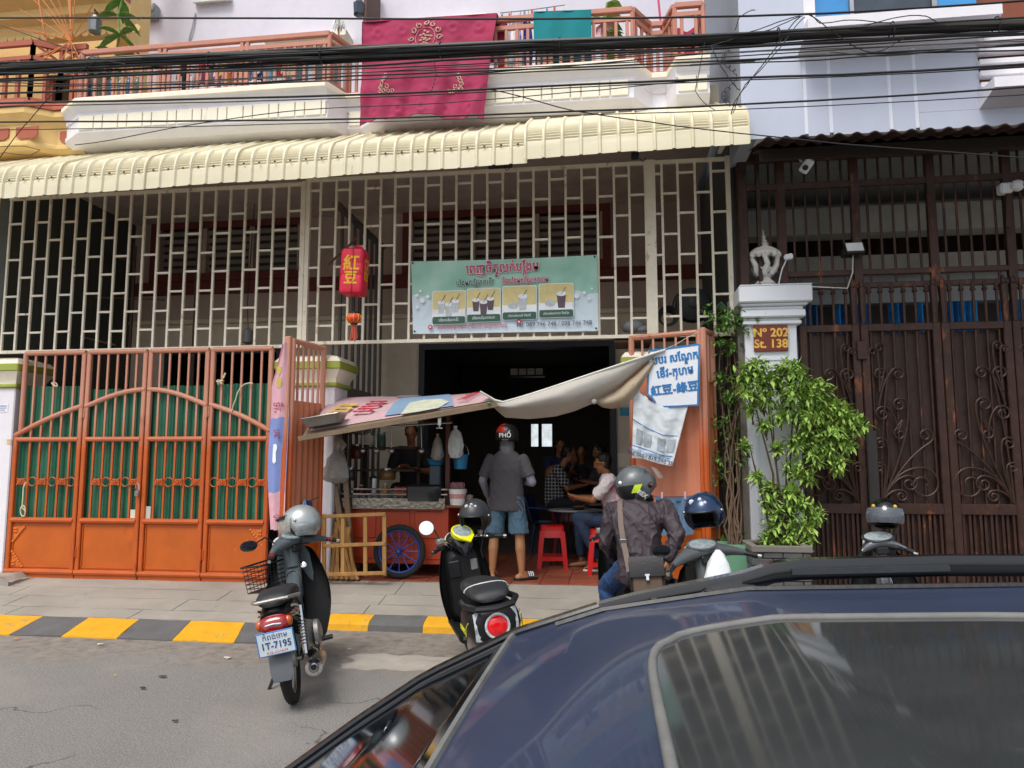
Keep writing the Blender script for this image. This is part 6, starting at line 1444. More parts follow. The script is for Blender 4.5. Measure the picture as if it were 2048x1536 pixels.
for h, k in ((hipL, kL), (hipR, kR)):
    k = k+V((0, 0,-.03)); sh_.loft([[h.lerp(k, t)+V((math.cos(a)*r, math.sin(a)*r*1.1, 0)) for a in [2*PI*q/16 for q in range(16)]] for t, r in ((-.1, .10), (.1, .108), (.5, .105), (.84, .112), (.86, .108))]); sh_.ell(h.lerp(k, .66)+V((.075 if h is hipR else -.075, 0, 0)), (.035, .06, .08))
m_sho = M('blue_grey_cotton', '#4f6b7e', .9, var=.14, vs=8, bump=.2, bs=120)
remesh('shorts', sh_, m_sho, P1, .009, 3, .012, 9)
m_blkr = M('black_sandal_foam', '#18181a', .6); m_wst = M('white_stripe', '#e6e6e6', .5)
for i, a in enumerate((aL, aR)):
    d = fd[i]; g = V((a.x, a.y, FZ)); n = V((d.y,-d.x, 0)); mm = Matrix(((d.x, n.x, 0, g.x), (d.y, n.y, 0, g.y), (0, 0, 1, FZ), (0, 0, 0, 1)))
    sd2 = part('sandal', MB().prism([(-.085,-.035), (-.06,-.045), (.10,-.05), (.18,-.045), (.205,-.015), (.205, .02), (.17, .048), (.05, .045), (-.06, .045), (-.09, .02)], .028, mm), m_blkr, P1)
    arch = lambda x, t: mm @ V((x, .056*math.cos(t), .012+.075*math.sin(t)))
    part('strap', MB().sheet(lambda u, v: arch(.06+.085*u, PI*v), 4, 10, V((0, 0, .004))), m_blkr, sd2)
    for q in range(3): part('stripe', MB().sheet(lambda u, v: arch(.068+.026*q+.013*u, .35+1.0*v)+V((0, 0, .006)), 1, 8, V((0, 0, .002))), m_wst, sd2); part('stripe', MB().sheet(lambda u, v: arch(.068+.026*q+.013*u, PI-1.35+1.0*v)+V((0, 0, .006)), 1, 8, V((0, 0, .002))), m_wst, sd2)
hc = Q(0, .055, 1.655)
ht = part('helmet', MB().lathe([(.128,-.075), (.134,-.04), (.135, 0), (.128, .045), (.105, .09), (.07, .115), (.02, .127)], 26, Matrix.Translation(hc) @ Matrix.Rotation(R(-8), 4, 'X') @ Matrix.Diagonal((1, 1.12, 1, 1))), M('matt_black_helmet', '#1a1a1c', .4), P1)
part('red_panel', MB().grid(lambda u, v: hc+V((math.sin(-1.15+1.05*u)*.139*math.cos(.15+1.1*v),-.151*math.cos(-1.15+1.05*u)*math.cos(.15+1.1*v)+.0, .131*math.sin(.15+1.1*v)+.006)), 8, 8), M('red_helmet_panel', '#b02a22', .4), ht)
part('brim', MB().lathe([(.136,-.082), (.142,-.076), (.136,-.068)], 26, Matrix.Translation(hc) @ Matrix.Rotation(R(-8), 4, 'X') @ Matrix.Diagonal((1, 1.12, 1, 1))), m_black, ht)
text('PHỐ', .072, m_wst, ht, upright(hc+V((-.005,-.157,-.012))), bold=.0015)
part('label', MB().box(hc+V((-.045,-.150,-.066)), hc+V((.03,-.146,-.05))), m_wst, ht)
nk = MB(); nk.cap(Q(0, .0, 1.44), Q(0, .035, 1.53), .085, .088); nk.ell(Q(0, .05, 1.56), (.088, .10, .06))
remesh('neck_scarf', nk, M('grey_scarf', '#5f5d63', .9, bump=.3, bs=60), P1, .011, 4, .006, 16)

# ---------------------------------------------------------------- motorcyclist in the dark plum jacket
mo_ = at(1281, 1100,-2.25); mo_.z = 0.0
P3 = thing('person', 'person in plum jacket and flip-up helmet sitting on a scooter, brown shoulder bag behind', 'person', mo_)
S3 = 1.0
def W(x, y, z): return V((mo_.x+x*S3, mo_.y+y*S3, mo_.z+z*S3))
hp = W(0, 0, .84); ch = W(-.02, .10, 1.12); nb = W(-.03, .17, 1.305); hd = W(-.02, .20, 1.41)
lsh, rsh = W(-.205, .13, 1.235), W(.20, .13, 1.25)
lel, lwr = W(-.275, .12, .98), W(-.17, .32, .83)
rel, rwr = W(.285,-.06, 1.07), W(.20,-.115, .885)
LEG = ((W(-.1, 0, .80), W(-.26, .28, .62), W(-.27, .18, .13)), (W(.1, 0, .80), W(.23, .33, .60), W(.20, .28, .26)))
skin = MB(); L3, hm3 = head(skin, hd, (.92, .35,-.12)); skin.cap(nb, hd, .055, .055)
for h, k, a in LEG: skin.cap(h, k, .08, .055); skin.cap(k, a, .055, .036)
skin.ell(hp, (.15, .1, .14)); skin.cap(hp, ch, .13, .14); skin.cap(ch, nb, .14, .06)
for s_, e, w in ((lsh, lel, lwr), (rsh, rel, rwr)): skin.cap(s_, e, .055, .042); skin.cap(e, w, .04, .028)
hand(skin, lwr, (.3, .8,-.6), (.6, 0,-.3),-1, 1.0, .9); hand(skin, rwr, (.12,-.05,-1), (-.7, .5, 0),-1, 1.0, .35)
remesh('body', skin, m_skin, P3, .008, 4)
jk = torso(MB(), [(W(.0,-.01, .70), .175, .15), (W(0,-.01, .73), .19, .155), (W(0, .0, .84), .185, .15), (W(-.01, .04, .98), .175, .14), (W(-.02, .08, 1.10), .195, .145), (W(-.02, .11, 1.20), .215, .14), (W(-.02, .14, 1.28), .17, .11), (W(-.03, .17, 1.34), .085, .075)])
for s_, e, w in ((lsh, lel, lwr), (rsh, rel, rwr)): jk.cap(s_, e, .080, .063); jk.cap(e, e.lerp(w, .9), .062, .046)
remesh('jacket', jk, M('dark_plum_jacket', '#33292f', .62, var=.15, vs=5, bump=.08, bs=200, dirt=[('#1b181c', .25, 3)]), P3, .009, 3, .017, 7)
je = MB(); je.ell(W(0, 0, .76), (.175, .15, .12))
for h, k, a in LEG: je.cap(h, k, .10, .08); je.cap(k, a, .075, .06)
m_jean = M('blue_denim', '#24406a', .9, var=.2, vs=9, bump=.25, bs=140)
remesh('jeans', je, m_jean, P3, .010, 3, .011, 8)
for h, k, a in LEG: part('shoe', MB().loft([[a+V((math.cos(q)*w, yy,-.09+z0+math.sin(q)*h)) for q in [2*PI*k_/12 for k_ in range(12)]] for yy, w, z0, h in ((-.09, .02, .04, .03), (-.07, .036, .045, .045), (0, .042, .05, .055), (.08, .046, .035, .04), (.15, .044, .028, .03), (.19, .02, .02, .016))]), m_black, P3)
hf = V((.92, .35,-.12)).normalized(); hmx = Matrix((*[hf, V((0, 0, 1)).cross(hf).normalized(), hf.cross(V((0, 0, 1)).cross(hf).normalized())],)).transposed().to_4x4(); hmx.translation = hd+V((0, 0, .035))
m_hgrey = M('grey_matt_helmet', '#5d6163', .35, .2, var=.35, vs=10, dirt=[('#1c1d1f', .33, 6)]); m_lime = M('lime_decal', '#c3e03a', .45); m_vis = M('clear_visor', '#b9b8ae', .05, alpha=.35, bump=0)
def shell(mtx, r, face, low=-.9, sc=(1.16, 1, 1.08), n=30, m=16, th=.02, cut=.05):
    """helmet shell: dome with a face opening towards +x"""
    vs = []; mb = MB()
    def P(a, e, rr): return mtx @ V((math.cos(a)*math.cos(e)*rr*sc[0], math.sin(a)*math.cos(e)*rr*sc[1], math.sin(e)*rr*sc[2]))
    def emin(a):
        f = max(0.0, 1-abs(a)/face) if face > 0 else 0
        return low+(cut-low)*min(1, f*3.2)
    for rr in (r, r-th):
        o = len(mb.v)
        for i in range(n+1):
            a =-PI+2*PI*i/n
            for j in range(m+1):
                e = PI/2*.998-(PI/2*.998-emin(a))*j/m; mb.v.append(P(a, e, rr))
        for i in range(n):
            for j in range(m):
                q = o+i*(m+1)+j; f = (q, q+1, q+m+2, q+m+1); mb.f.append(f if rr == r else f[::-1])
    K = (n+1)*(m+1)
    for i in range(n):
        q = i*(m+1)+m; mb.f.append((q, q+K, q+K+m+1, q+m+1))
    return mb, P
hb, HP = shell(hmx, .150, 1.15,-1.0)
h3 = part('helmet', hb, m_hgrey, P3, smooth=50)
part('chin_bar', MB().tube([HP(a, e, .15) for a, e in ((-1.25,-.45), (-.8,-.62), (-.3,-.7), (.3,-.7), (.8,-.62), (1.25,-.45))], .028, 8), M('black_helmet_shell', '#1e2022', .4), h3)
part('trim', MB().tube([HP(a,-1.0+.0, .143) for a in [1.2+(2*PI-2.4)*k/16 for k in range(17)]], .014, 6), m_black, h3)
part('visor', MB().grid(lambda u, v: HP(-1.2+2.4*u, .25+.55*v, .158)+hmx.to_3x3() @ V((.055-.03*v, 0, .035)), 14, 6), m_vis, h3, smooth=80)
for sgn in (-1, 1):
    part('pivot', MB().lathe([(.022, 0), (.022, .012), (.01, .016)], 14, frame(HP(sgn*1.25, .05, .15), hmx.to_3x3() @ V((1, 0, 0)), hmx.to_3x3() @ V((0, 0, 1*sgn)))) if False else MB().ell(HP(sgn*1.2, .08, .15), (.024, .024, .024), 12, 8), m_black, h3)
    part('red_badge', MB().ell(HP(sgn*1.2, .08, .166), (.012, .012, .012), 10, 6), M('red_badge', '#b02330', .4), h3)
    part('lime_stripe', MB().sheet(lambda u, v: HP(sgn*(1.75+.35*u-.12*v),-.35+.42*v-.1*u, .152), 6, 6, V((0, 0, .002))), m_lime, h3); part('lime_stripe', MB().sheet(lambda u, v: HP(sgn*(1.15+.16*u),-.75+.3*v, .152), 4, 4, V((0, 0, .002))), m_lime, h3)
    part('dark_panel', MB().sheet(lambda u, v: HP(sgn*(1.9+1.1*u),-.75+.75*v-.25*u, .1508), 10, 8, V((0, 0, .001))), M('black_helmet_panel', '#1b1d1f', .4), h3)
q = HP(-1.55,-.42, .156); text('REX', .05, m_wst, h3, frame(q, HP(-1.4,-.5, .156)-HP(-1.75,-.34, .156), HP(-1.55,-.3, .15)-HP(-1.55,-.5, .15)), bold=.002)
part('sticker', MB().ell(HP(-2.75, .0, .149), (.016, .016, .016), 10, 6), m_wst, h3)
bg_ = W(.035,-.24, .79)
t = thing('shoulder_bag', 'brown and black leather shoulder bag on the lower back of the scooter rider', 'bag', bg_+V((0, 0,-.14)))
m_bb = M('brown_bag_fabric', '#5a4636', .6, var=.15, bump=.2, bs=90); m_bl2 = M('black_bag_leather', '#242223', .38, var=.12, vs=10, bump=.15)
mm = Matrix.Translation(bg_) @ Matrix.Rotation(R(-4), 4, 'Y') @ Matrix.Rotation(R(-12), 4, 'X')
part('body', MB().box((-.125,-.035,-.145), (.125, .05, .125), .022, mm), m_bb, t)
part('flap', MB().loft([[mm @ V(p) for p in ((-.128, y, z), (.128, y, z), (.128, y2, z2), (-.128, y2, z2))] for y, z, y2, z2 in ((.05, .128, .05, .132), (-.036, .124,-.046, .134), (-.05, .06,-.06, .06), (-.05,-.01,-.058,-.015))]), m_bl2, t)
part('bottom_trim', MB().box((-.13,-.042,-.15), (.13, .053,-.105), .02, mm), m_bl2, t); [part('side_trim', MB().box((x,-.04,-.12), (x+.012, .05, .1), .005, mm), m_bl2, t) for x in (-.13, .118)]
part('clasp', MB().box((-.014,-.066,-.045), (.014,-.052,-.005), .004, mm).box((-.02,-.067,-.012), (.02,-.054, .004), .003, mm), m_chrome, t)
m_strap = M('taupe_strap', '#6f6058', .8, bump=.3, bs=200)
spts = [lsh+V((.045, .1, .085)), lsh+V((.055, .0, .10)), lsh+V((.05,-.085, .05)), W(-.15,-.05, 1.14), W(-.135,-.095, 1.02), W(-.115,-.15, .92), W(-.10,-.20, .84), mm @ V((-.13, 0, .03))]
mb = MB(); rings = []
for i, p in enumerate(spts):
    x = V((1, .1, .25)).normalized()*.021; d = V((0,-.004, .001)); rings.append([p-x-d, p+x-d, p+x+d, p-x+d])
part('strap', mb.loft(rings), m_strap, t, smooth=60); part('buckle', MB().box(V(spts[4])+V((-.028,-.012,-.018)), V(spts[4])+V((.028, 0, .018)), .004), m_steel, t)

# ---------------------------------------------------------------- seated diner in the pink and white shirt
so = V((at(1228, 1060, 1.15).x+.03, 1.15, FZ)); S2 = 1.06
P2 = thing('person', 'person with glasses in a pink and white tie-dye shirt at the small table', 'person', so)
def U(x, y, z): return V((so.x+x*S2, so.y+y*S2, so.z+z*S2))          # faces -x
pel, chs, nk2, hd2 = U(0, 0, .56), U(-.07, 0, .95), U(-.10, 0, 1.10), U(-.155,-.01, 1.24)
skin = MB(); head(skin, hd2, (-1,-.12,-.22)); skin.cap(nk2, hd2, .058, .056); skin.cap(pel, chs, .14, .14); skin.cap(chs, nk2, .12, .06)
nk_, nf_ = U(-.45,-.14, .60), U(-.45, .16, .58); afn, aff = U(-.20,-.17, .12), U(-.42, .18, .09)
for h, k, a in ((U(0,-.1, .55), nk_, afn), (U(0, .1, .55), nf_, aff)):
    skin.cap(h, k, .085, .06); skin.cap(k, a, .058, .036); skin.cap(a+V((.05, 0,-.05)), a+V((-.14, 0,-.075)), .036, .03)
    for q_ in range(5): skin.cap(a+V((-.14,-.03+.015*q_,-.075)), a+V((-.19+.005*q_,-.03+.015*q_,-.082)), .012, .01, 7)
sN, sF = U(-.08,-.2, 1.03), U(-.08, .2, 1.03); eN, eF = U(-.27,-.26, .82), U(-.25, .25, .82); wN, wF = U(-.47,-.10, .84), U(-.47, .06, .84)
for s_, e, w in ((sN, eN, wN), (sF, eF, wF)): skin.cap(s_, e, .056, .045); skin.cap(e, w, .043, .03)
hand(skin, wN, wN-eN, (.2, .6, .6), 1, 1.05, .8); hand(skin, wF, wF-eF, (0,-.6, .3),-1, 1.05, .8)
remesh('body', skin, m_skin2, P2, .0095, 4)
ts = torso(MB(), [(U(.03, 0, .50), .15, .20), (U(.02, 0, .55), .165, .21), (U(.0, 0, .7), .155, .195), (U(-.03, 0, .85), .15, .19), (U(-.06, 0, .98), .14, .21), (U(-.08, 0, 1.06), .11, .17), (U(-.10, 0, 1.12), .065, .075)]); ts.cap(sN+V((0, .05, 0)), sF+V((0,-.05, 0)), .08, .08); ts.cap(nk2+V((0,-.05,-.03)), nk2+V((0, .05,-.03)), .06, .06)
ts.cap(sN, sN.lerp(eN, .66), .082, .074); ts.cap(sF, sF.lerp(eF, .66), .082, .074)
remesh('t_shirt', ts, M('pink_white_tie_dye', '#d6cfd0', .9, var=.05, dirt=[('#d17d98', .50, 3.2)], bump=.1, bs=180), P2, .010, 3, .014, 7)
jn = MB(); jn.ell(U(.02, 0, .54), (.17, .2, .11))
for h, k, a in ((U(0,-.1, .55), nk_, afn), (U(0, .1, .55), nf_, aff)): jn.cap(h, k, .10, .082); jn.cap(k, k.lerp(a, .85), .078, .06)
remesh('jeans', jn, M('dark_blue_denim', '#24354e', .9, var=.2, vs=9, bump=.2, bs=140), P2, .012, 5, .008, 8)
hr = MB(); hr.ell(hd2+V((.022, 0, .05)), (.103, .086, .095)); hr.ell(hd2+V((.055, 0,-.005)), (.055, .08, .075))
remesh('hair', hr, m_hair, P2, .010, 3, .004, 40)
gpt = [hd2+V((-.094,-.078, .012)), hd2+V((-.02,-.088, .018)), hd2+V((.02,-.086, .010))]
part('glasses', MB().tube(gpt, .0028, 6).tube([hd2+V((-.10-.004*math.cos(a),-.045+math.cos(a)*.032, .006+math.sin(a)*.024)) for a in [2*PI*k/14 for k in range(14)]], .0025, 5, closed=True).tube([hd2+V((-.10-.004*math.cos(a), .03+math.cos(a)*.032, .006+math.sin(a)*.024)) for a in [2*PI*k/14 for k in range(14)]], .004, 5, closed=True), M('gold_glasses', '#b08a3a', .3, .7), P2)
for a in (afn, aff): part('sandal', MB().box(a+V((-.20,-.05,-.125)), a+V((.09, .05,-.10)), .01), M('pale_flip_flop', '#d8cfc0', .7), P2)

# ---------------------------------------------------------------- people deeper in the shop
def diner(label, px, py, y, face, cloth, sc=1.0, longhair=False, lean=.12, arms=1, hand_up=0):
    hp_ = at(px, py, y); f = V((*face, 0)).normalized(); r = V((f.y,-f.x, 0)); b = V((hp_.x, hp_.y, FZ)); z0 = hp_.z-.70*sc
    t = thing('person', label, 'person', b-f*lean)
    def D(a, c, z): return V((hp_.x, hp_.y, z0))+f*(a-lean)*sc+r*c*sc+V((0, 0, z*sc))
    mb = MB(); hdp = D(lean, 0, .70); head(mb, hdp, f+V((0, 0,-.3)), s=sc); mb.cap(D(lean*.5, 0, .5), hdp, .056*sc, .054*sc); mb.cap(D(0, 0, 0), D(.0, 0, .4), .13*sc, .14*sc)
    sh2 = [D(.05, s*.19, .46) for s in (-1, 1)]; el = [D(.18, s*.25, .20) for s in (-1, 1)]; wr_ = [D(.40, s*.10, .24+hand_up*(s > 0)) for s in (-1, 1)]
    for s_, e, w, sg in zip(sh2, el, wr_, (-1, 1)): mb.cap(s_, e, .05, .042); mb.cap(e, w, .04, .028); hand(mb, w, w-e, (0, 0, 1), sg, sc, .7)
    for s in (-1, 1): mb.cap(D(0, s*.1,-.02), D(.42, s*.13, .0), .08, .06); mb.cap(D(.42, s*.13, .0), D(.36, s*.13,-.42), .056, .036); mb.cap(D(.33, s*.13,-.44), D(.48, s*.14,-.45), .035, .03)
    remesh('body', mb, m_skin2, t, .012, 4)
    tb2 = MB(); tb2.cap(D(0, 0, .02), D(.02, 0, .36), .155*sc, .16*sc); tb2.ell(D(.03, 0, .36), (.16*sc, .16*sc, .16*sc)); tb2.cap(sh2[0], sh2[1], .08*sc, .08*sc)
    for s_, e in zip(sh2, el): tb2.cap(s_, s_.lerp(e, .7), .075*sc, .07*sc)
    remesh('shirt', tb2, cloth, t, .014, 4, .012, 8)
    pt2 = MB(); pt2.ell(D(.02, 0,-.02), (.16, .17, .1))
    for s in (-1, 1): pt2.cap(D(0, s*.1,-.02), D(.42, s*.13, .0), .095, .075); pt2.cap(D(.42, s*.13, .0), D(.37, s*.13,-.38), .07, .055)
    remesh('trousers', pt2, M('dark_trousers', '#22262e', .9), t, .015, 5)
    hh = MB(); hh.ell(hdp-f*.022*sc+V((0, 0, .05*sc)), (.092*sc, .092*sc, .085*sc)); hh.ell(hdp-f*.06*sc, (.07*sc, .07*sc, .075*sc))
    if longhair: hh.cap(hdp-f*.06+V((0, 0, 0)), hdp-f*.09+V((0, 0,-.16)), .07, .05)
    remesh('hair', hh, m_hair, t, .012, 3)
    return t
m_check = bpy.data.materials.new('black_white_check'); m_check.use_nodes = True
def chk():
    N = m_check.node_tree.nodes; L = m_check.node_tree.links; b = N['Principled BSDF']; tc = N.new('ShaderNodeTexCoord')
    w = [N.new('ShaderNodeTexWave') for _ in range(2)]
    for i, q in enumerate(w): q.bands_direction = 'XZ'[i]; q.inputs['Scale'].default_value = 6.5; q.inputs['Distortion'].default_value = .6; L.new(tc.outputs['Object'], q.inputs['Vector'])
    mx = N.new('ShaderNodeMath'); mx.operation = 'MAXIMUM'; L.new(w[0].outputs['Fac'], mx.inputs[0]); L.new(w[1].outputs['Fac'], mx.inputs[1])
    r = N.new('ShaderNodeValToRGB'); r.color_ramp.elements[0].position = .80; r.color_ramp.elements[0].color = (*srgb('#17181c'), 1); r.color_ramp.elements[1].position = .92; r.color_ramp.elements[1].color = (*srgb('#9a9a98'), 1)
    L.new(mx.outputs[0], r.inputs[0]); L.new(r.outputs[0], b.inputs['Base Color']); b.inputs['Roughness'].default_value = .9
chk()
diner('person in a black and white checked shirt leaning over the back table', 1138, 908, 2.6, (.95, .1), m_check, 1.0, lean=.22)
diner('person in a dark blue top looking towards the street behind the checked shirt', 1120, 893, 3.5, (.5,-.8), M('dark_blue_top', '#1d2b48', .9), .95, True)
diner('person eating with a hand raised at the back table, facing the street', 1163, 905, 3.7, (-.1,-1), M('dark_grey_top', '#2d2c30', .9), .95, True, hand_up=.25)
diner('person in grey half hidden behind the man in the pink shirt', 1197, 905, 3.1, (-.9,-.3), M('grey_top', '#4b4a4e', .9), .95)
vo = diner('person standing in dark clothes behind the food cart, half in shadow', 822, 868, 1.45, (.1,-1), M('black_shop_top', '#141417', .9), 1.02, False, lean=.1)
# ================================================================ motorcycles (built along +x, z up, rear wheel touching the ground at 0,0,0)
m_bk = M('gloss_black_bodywork', '#0f1012', .22, var=.1, bump=.02, coat=.4, dirt=[('#3a3835', .1, 6)])
m_mbk = M('satin_black_bodywork', '#101113', .5, var=.12, bump=.04)
m_shd = M('matt_black_leg_shield', '#0d0e0f', .75, spec=.2, bump=.05)
m_gr = M('blue_grey_bodywork', '#4d575b', .35, var=.1, bump=.03, dirt=[('#3c4042', .12, 9)])
m_gr2 = M('dark_grey_flap', '#565a5e', .5, var=.12)
m_seat = M('black_vinyl_seat', '#222427', .5, var=.12, bump=.25, bs=150)
m_alu = M('cast_aluminium', '#a3a29c', .45, .7, var=.2, vs=14, bump=.2)
m_rlens = M('red_tail_lens', '#8e0d12', .12, var=.15, vs=20, coat=.6, bump=.05)
m_rl2 = M('bright_red_lens', '#d3121a', .15, var=.25, vs=26, coat=.6, bump=.1, emit=.15)
m_olens = M('amber_lens', '#b5561c', .15, coat=.5); m_clens = M('clear_lens', '#c3c9cc', .12, var=.3, vs=40, coat=.5)
m_mirror = M('mirror_glass', '#e8ecee', .03, 1, bump=0, var=.02)
m_yc = M('yellow_plastic', '#d8d81e', .35, bump=.02); m_dial = M('dial_face', '#8f9a9c', .15, var=.4, vs=30, coat=.5)
def ell_ring(x, y, z, w, h, n=18, p=.8, tilt=0):
    """section across the bike at x"""
    out = []
    for k in range(n):
        a = 2*PI*k/n; yy = math.copysign(abs(math.cos(a))**p, math.cos(a))*w; zz = math.copysign(abs(math.sin(a))**p, math.sin(a))*h
        out.append(V((x+tilt*zz, y+yy, z+zz)))
    return out
def bike_wheel(par, x, r, tw, mr, spokes=18, label=None):
    n = 36; c = V((x, 0, r)); T = lambda a, rr, y=0: c+V((math.cos(a)*rr, y, math.sin(a)*rr))
    ty = part('tyre', MB().tube([T(2*PI*i/n, r-tw) for i in range(n)], tw, 12, closed=True), m_tyre, par, smooth=60)
    tr = MB()
    for i in range(60):
        a = 2*PI*i/60; s = 1 if i % 2 else -1
        tr.bar(T(a, r-.004, s*tw*.05), T(a+.05, r-tw*.35, s*tw*.75), .007, .006)
    part('tread', tr, m_tyre, ty, kind='stuff')
    part('rim', MB().tube([T(2*PI*i/n, r-tw*1.9, s) for i in range(n) for s in (0,)], tw*.45, 8, closed=True), mr, par, smooth=60)
    part('hub', MB().tube([c+V((0,-.055, 0)), c+V((0, .055, 0))], .05, 14), m_alu, par)
    for k in range(spokes):
        a = 2*PI*k/spokes; part('spoke', MB().tube([T(a, .045, .03*(-1)**k), T(a+.25*(-1)**(k // 2), r-tw*1.9)], .0035 if spokes > 10 else .012, 4), mr, par)
def mirror(par, base, c, rx, rz, name='mirror', tilt=0, back=m_black, aim=-92):
    st = part(name, MB().tube([base, V(base).lerp(V(c), .35)+V((.02, 0, .05)), V(c)+V((.02, 0,-.01))], .006, 6), m_black, par)
    mm = Matrix.Translation(V(c)) @ Matrix.Rotation(tilt, 4, 'Z') @ Matrix.Rotation(R(aim), 4, 'Y')
    part('housing', MB().lathe([(.05,-.022), (.75,-.016), (1,-.004), (1, .004)], 20, mm @ Matrix.Diagonal((rz, rx, 1.0, 1))), back, st)
    part('glass', MB().lathe([(.95, .0045), (.95, .006), (.3, .007), (.02, .007)], 20, mm @ Matrix.Diagonal((rz, rx, 1, 1))), m_mirror, st)
def bars(par, c, half, back, drop, steer, grip_m, lever=True):
    """handlebar with grips, turned by the steering angle about the head"""
    m = Matrix.Translation(V(c)) @ Matrix.Rotation(steer, 4, 'Z'); out = []
    for s in (-1, 1):
        p = [m @ V(q) for q in ((0, s*.05, 0), (-.01, s*half*.5, .005), (-back*.7, s*half*.72,-drop*.5), (-back, s*half,-drop))]
        part('handlebar', MB().tube(p, .011, 8), m_chrome, par)
        g = part('grip', MB().tube([p[2].lerp(p[3], .15), p[3]], .017, 10), grip_m, par)
        part('bar_end', MB().tube([p[3], p[3]+(p[3]-p[2]).normalized()*.025], .014, 8), m_chrome, g)
        part('switch_box', MB().box((-.03,-.025,-.02), (.03, .025, .025), .008, Matrix.Translation(p[2].lerp(p[3], .02)) @ Matrix.Rotation(steer+s*.5, 4, 'Z')), m_black, par)
        if lever: part('lever', MB().tube([p[2]+V((.05, 0, .0)), p[2].lerp(p[3], .5)+V((.065, 0, .005)), p[3]+V((.055, 0, .0))], .005, 6), m_alu, par)
        out.append(p)
    return m, out

def underbone(name, label, colour, head_m, plate=True, basket=True, steer=R(28), bw=1.0, mo=.44, group='motorbikes parked at the kerb'):
    t = thing(name, label, 'motorbike', (0, 0, 0), group)
    rw = part('rear_wheel', MB().tube([(0,-.09, .285), (0, .09, .285)], .012, 8), m_alu, t); fwx = 1.2
    bike_wheel(rw, 0, .285, .036, m_steel); fw = part('front_wheel', MB().tube([(fwx,-.07, .285), (fwx, .07, .285)], .012, 8), m_alu, t); bike_wheel(fw, fwx, .285, .034, m_steel)
    part('front_fork', MB().tube([(fwx-.22,-.07, .80), (fwx,-.075, .285)], .02, 8), m_alu, t); part('front_fork', MB().tube([(fwx-.22, .07, .80), (fwx, .075, .285)], .02, 8), m_alu, t)
    def mud(x, r, a0, a1, w): return MB().sheet(lambda u, v: (x+math.cos(a0+(a1-a0)*u)*r, (v-.5)*2*w, .285+math.sin(a0+(a1-a0)*u)*r-.03*abs(v-.5)**2*4), 14, 6, V((0, 0,-.004)))
    part('front_mudguard', mud(fwx, .33, R(20), R(150), .065), m_bk, t); part('rear_mudguard', mud(0, .335, R(20), R(138), .07), m_mbk, t)
    part('mud_flap', MB().loft([[(-.245,-.075, .47), (-.245, .075, .47), (-.235, .075, .48), (-.235,-.075, .48)], [(-.30,-.072, .30), (-.30, .072, .30), (-.292, .072, .30), (-.292,-.072, .30)], [(-.315,-.055, .235), (-.315, .055, .235), (-.307, .055, .235), (-.307,-.055, .235)]]), m_gr2, t)
    tail = part('tail_body', MB().loft([ell_ring(-.30, 0, .635, .085, .045), ell_ring(-.22, 0, .645, .10, .065), ell_ring(-.05, 0, .64, .115, .085), ell_ring(.15, 0, .60, .115, .10), ell_ring(.38, 0, .52, .10, .10), ell_ring(.5, 0, .47, .08, .08)]), m_bk, t, smooth=60)
    part('tail_light', MB().loft([ell_ring(-.345, 0, .60, .055, .028, tilt=.3), ell_ring(-.335, 0, .605, .088, .047, tilt=.3), ell_ring(-.30, 0, .61, .10, .055, tilt=.3), ell_ring(-.24, 0, .615, .105, .05)]), m_rlens, t, smooth=70)
    part('tail_stripe', MB().tube([(-.352,-.05, .605), (-.356, 0, .612), (-.352, .05, .607)], .006, 6), m_clens, t)
    for s in (-1, 1): part('turn_signal', MB().ell((-.305, s*.09, .605), (.03, .028, .036), 10, 8), m_olens, t)
    for s in (-1, 1):
        for k, (c, w) in enumerate((('#d9d3c4', .016), ('#c4572a', .010), ('#c9a44a', .008))):
            part('side_decal', MB().sheet(lambda u, v: (-.22+.28*u, s*(.107+.012*math.sin(u*2.2)+.001*k), .655-.03*k+.045*(1-u)*.4-.05*u*u+w*v), 8, 1, V((0, s*.002, 0))), M('decal_'+c[1:], c, .4, bump=0), t)
    part('seat', MB().loft([ell_ring(-.26, 0, .725, .08, .022), ell_ring(-.20, 0, .745, .115, .04), ell_ring(-.02, 0, .755, .125, .042), ell_ring(.12, 0, .735, .125, .045), ell_ring(.2, 0, .715, .115, .05), ell_ring(.38, 0, .70, .085, .05), ell_ring(.47, 0, .69, .05, .03)]), m_seat, t, smooth=70)
    part('grab_rail', MB().tube([(.1,-.125, .70), (-.15,-.145, .735), (-.29,-.10, .75), (-.315, 0, .755), (-.29, .10, .75), (-.15, .145, .735), (.1, .125, .70)], .012, 8), m_alu, t)
    part('engine', MB().loft([ell_ring(.36, 0, .33, .10, .10, p=.5), ell_ring(.45, 0, .33, .14, .11, p=.5), ell_ring(.62, 0, .32, .14, .10, p=.5), ell_ring(.72, 0, .34, .08, .07, p=.6)]), m_alu, t)
    part('crankcase_cover', MB().lathe([(.10, 0), (.095, .03), (.06, .045), (.02, .05)], 20, Matrix.Translation((.5,-.14, .33)) @ Matrix.Rotation(R(90), 4, 'X')), m_alu, t)
    for s in (-1, 1):
        part('swing_arm', MB().bar((0, s*.085, .285), (.38, s*.085, .33), .04, .025, .005), m_black, t)
        sh = part('shock_absorber', MB().tube([(.03, s*.115, .30), (.10, s*.115, .62)], .02, 8), m_chrome, t)
        part('spring', MB().tube([(.03+.07*q/60, s*.115+math.sin(q*.9)*.024, .32+.24*q/60+0*q) if False else (.045+.04*q/60+math.cos(q*.9)*.024, s*.115+math.sin(q*.9)*.024, .36+.18*q/60) for q in range(60)], .005, 5), m_steel, sh)
        part('foot_peg', MB().tube([(.5, s*.13, .27), (.5, s*.26, .275)], .018, 8), m_black, t)
    ex = part('exhaust', MB().tube([(.62,-.06, .25), (.55,-.14, .20), (.35,-.17, .19)], .02, 8), m_chrome, t)
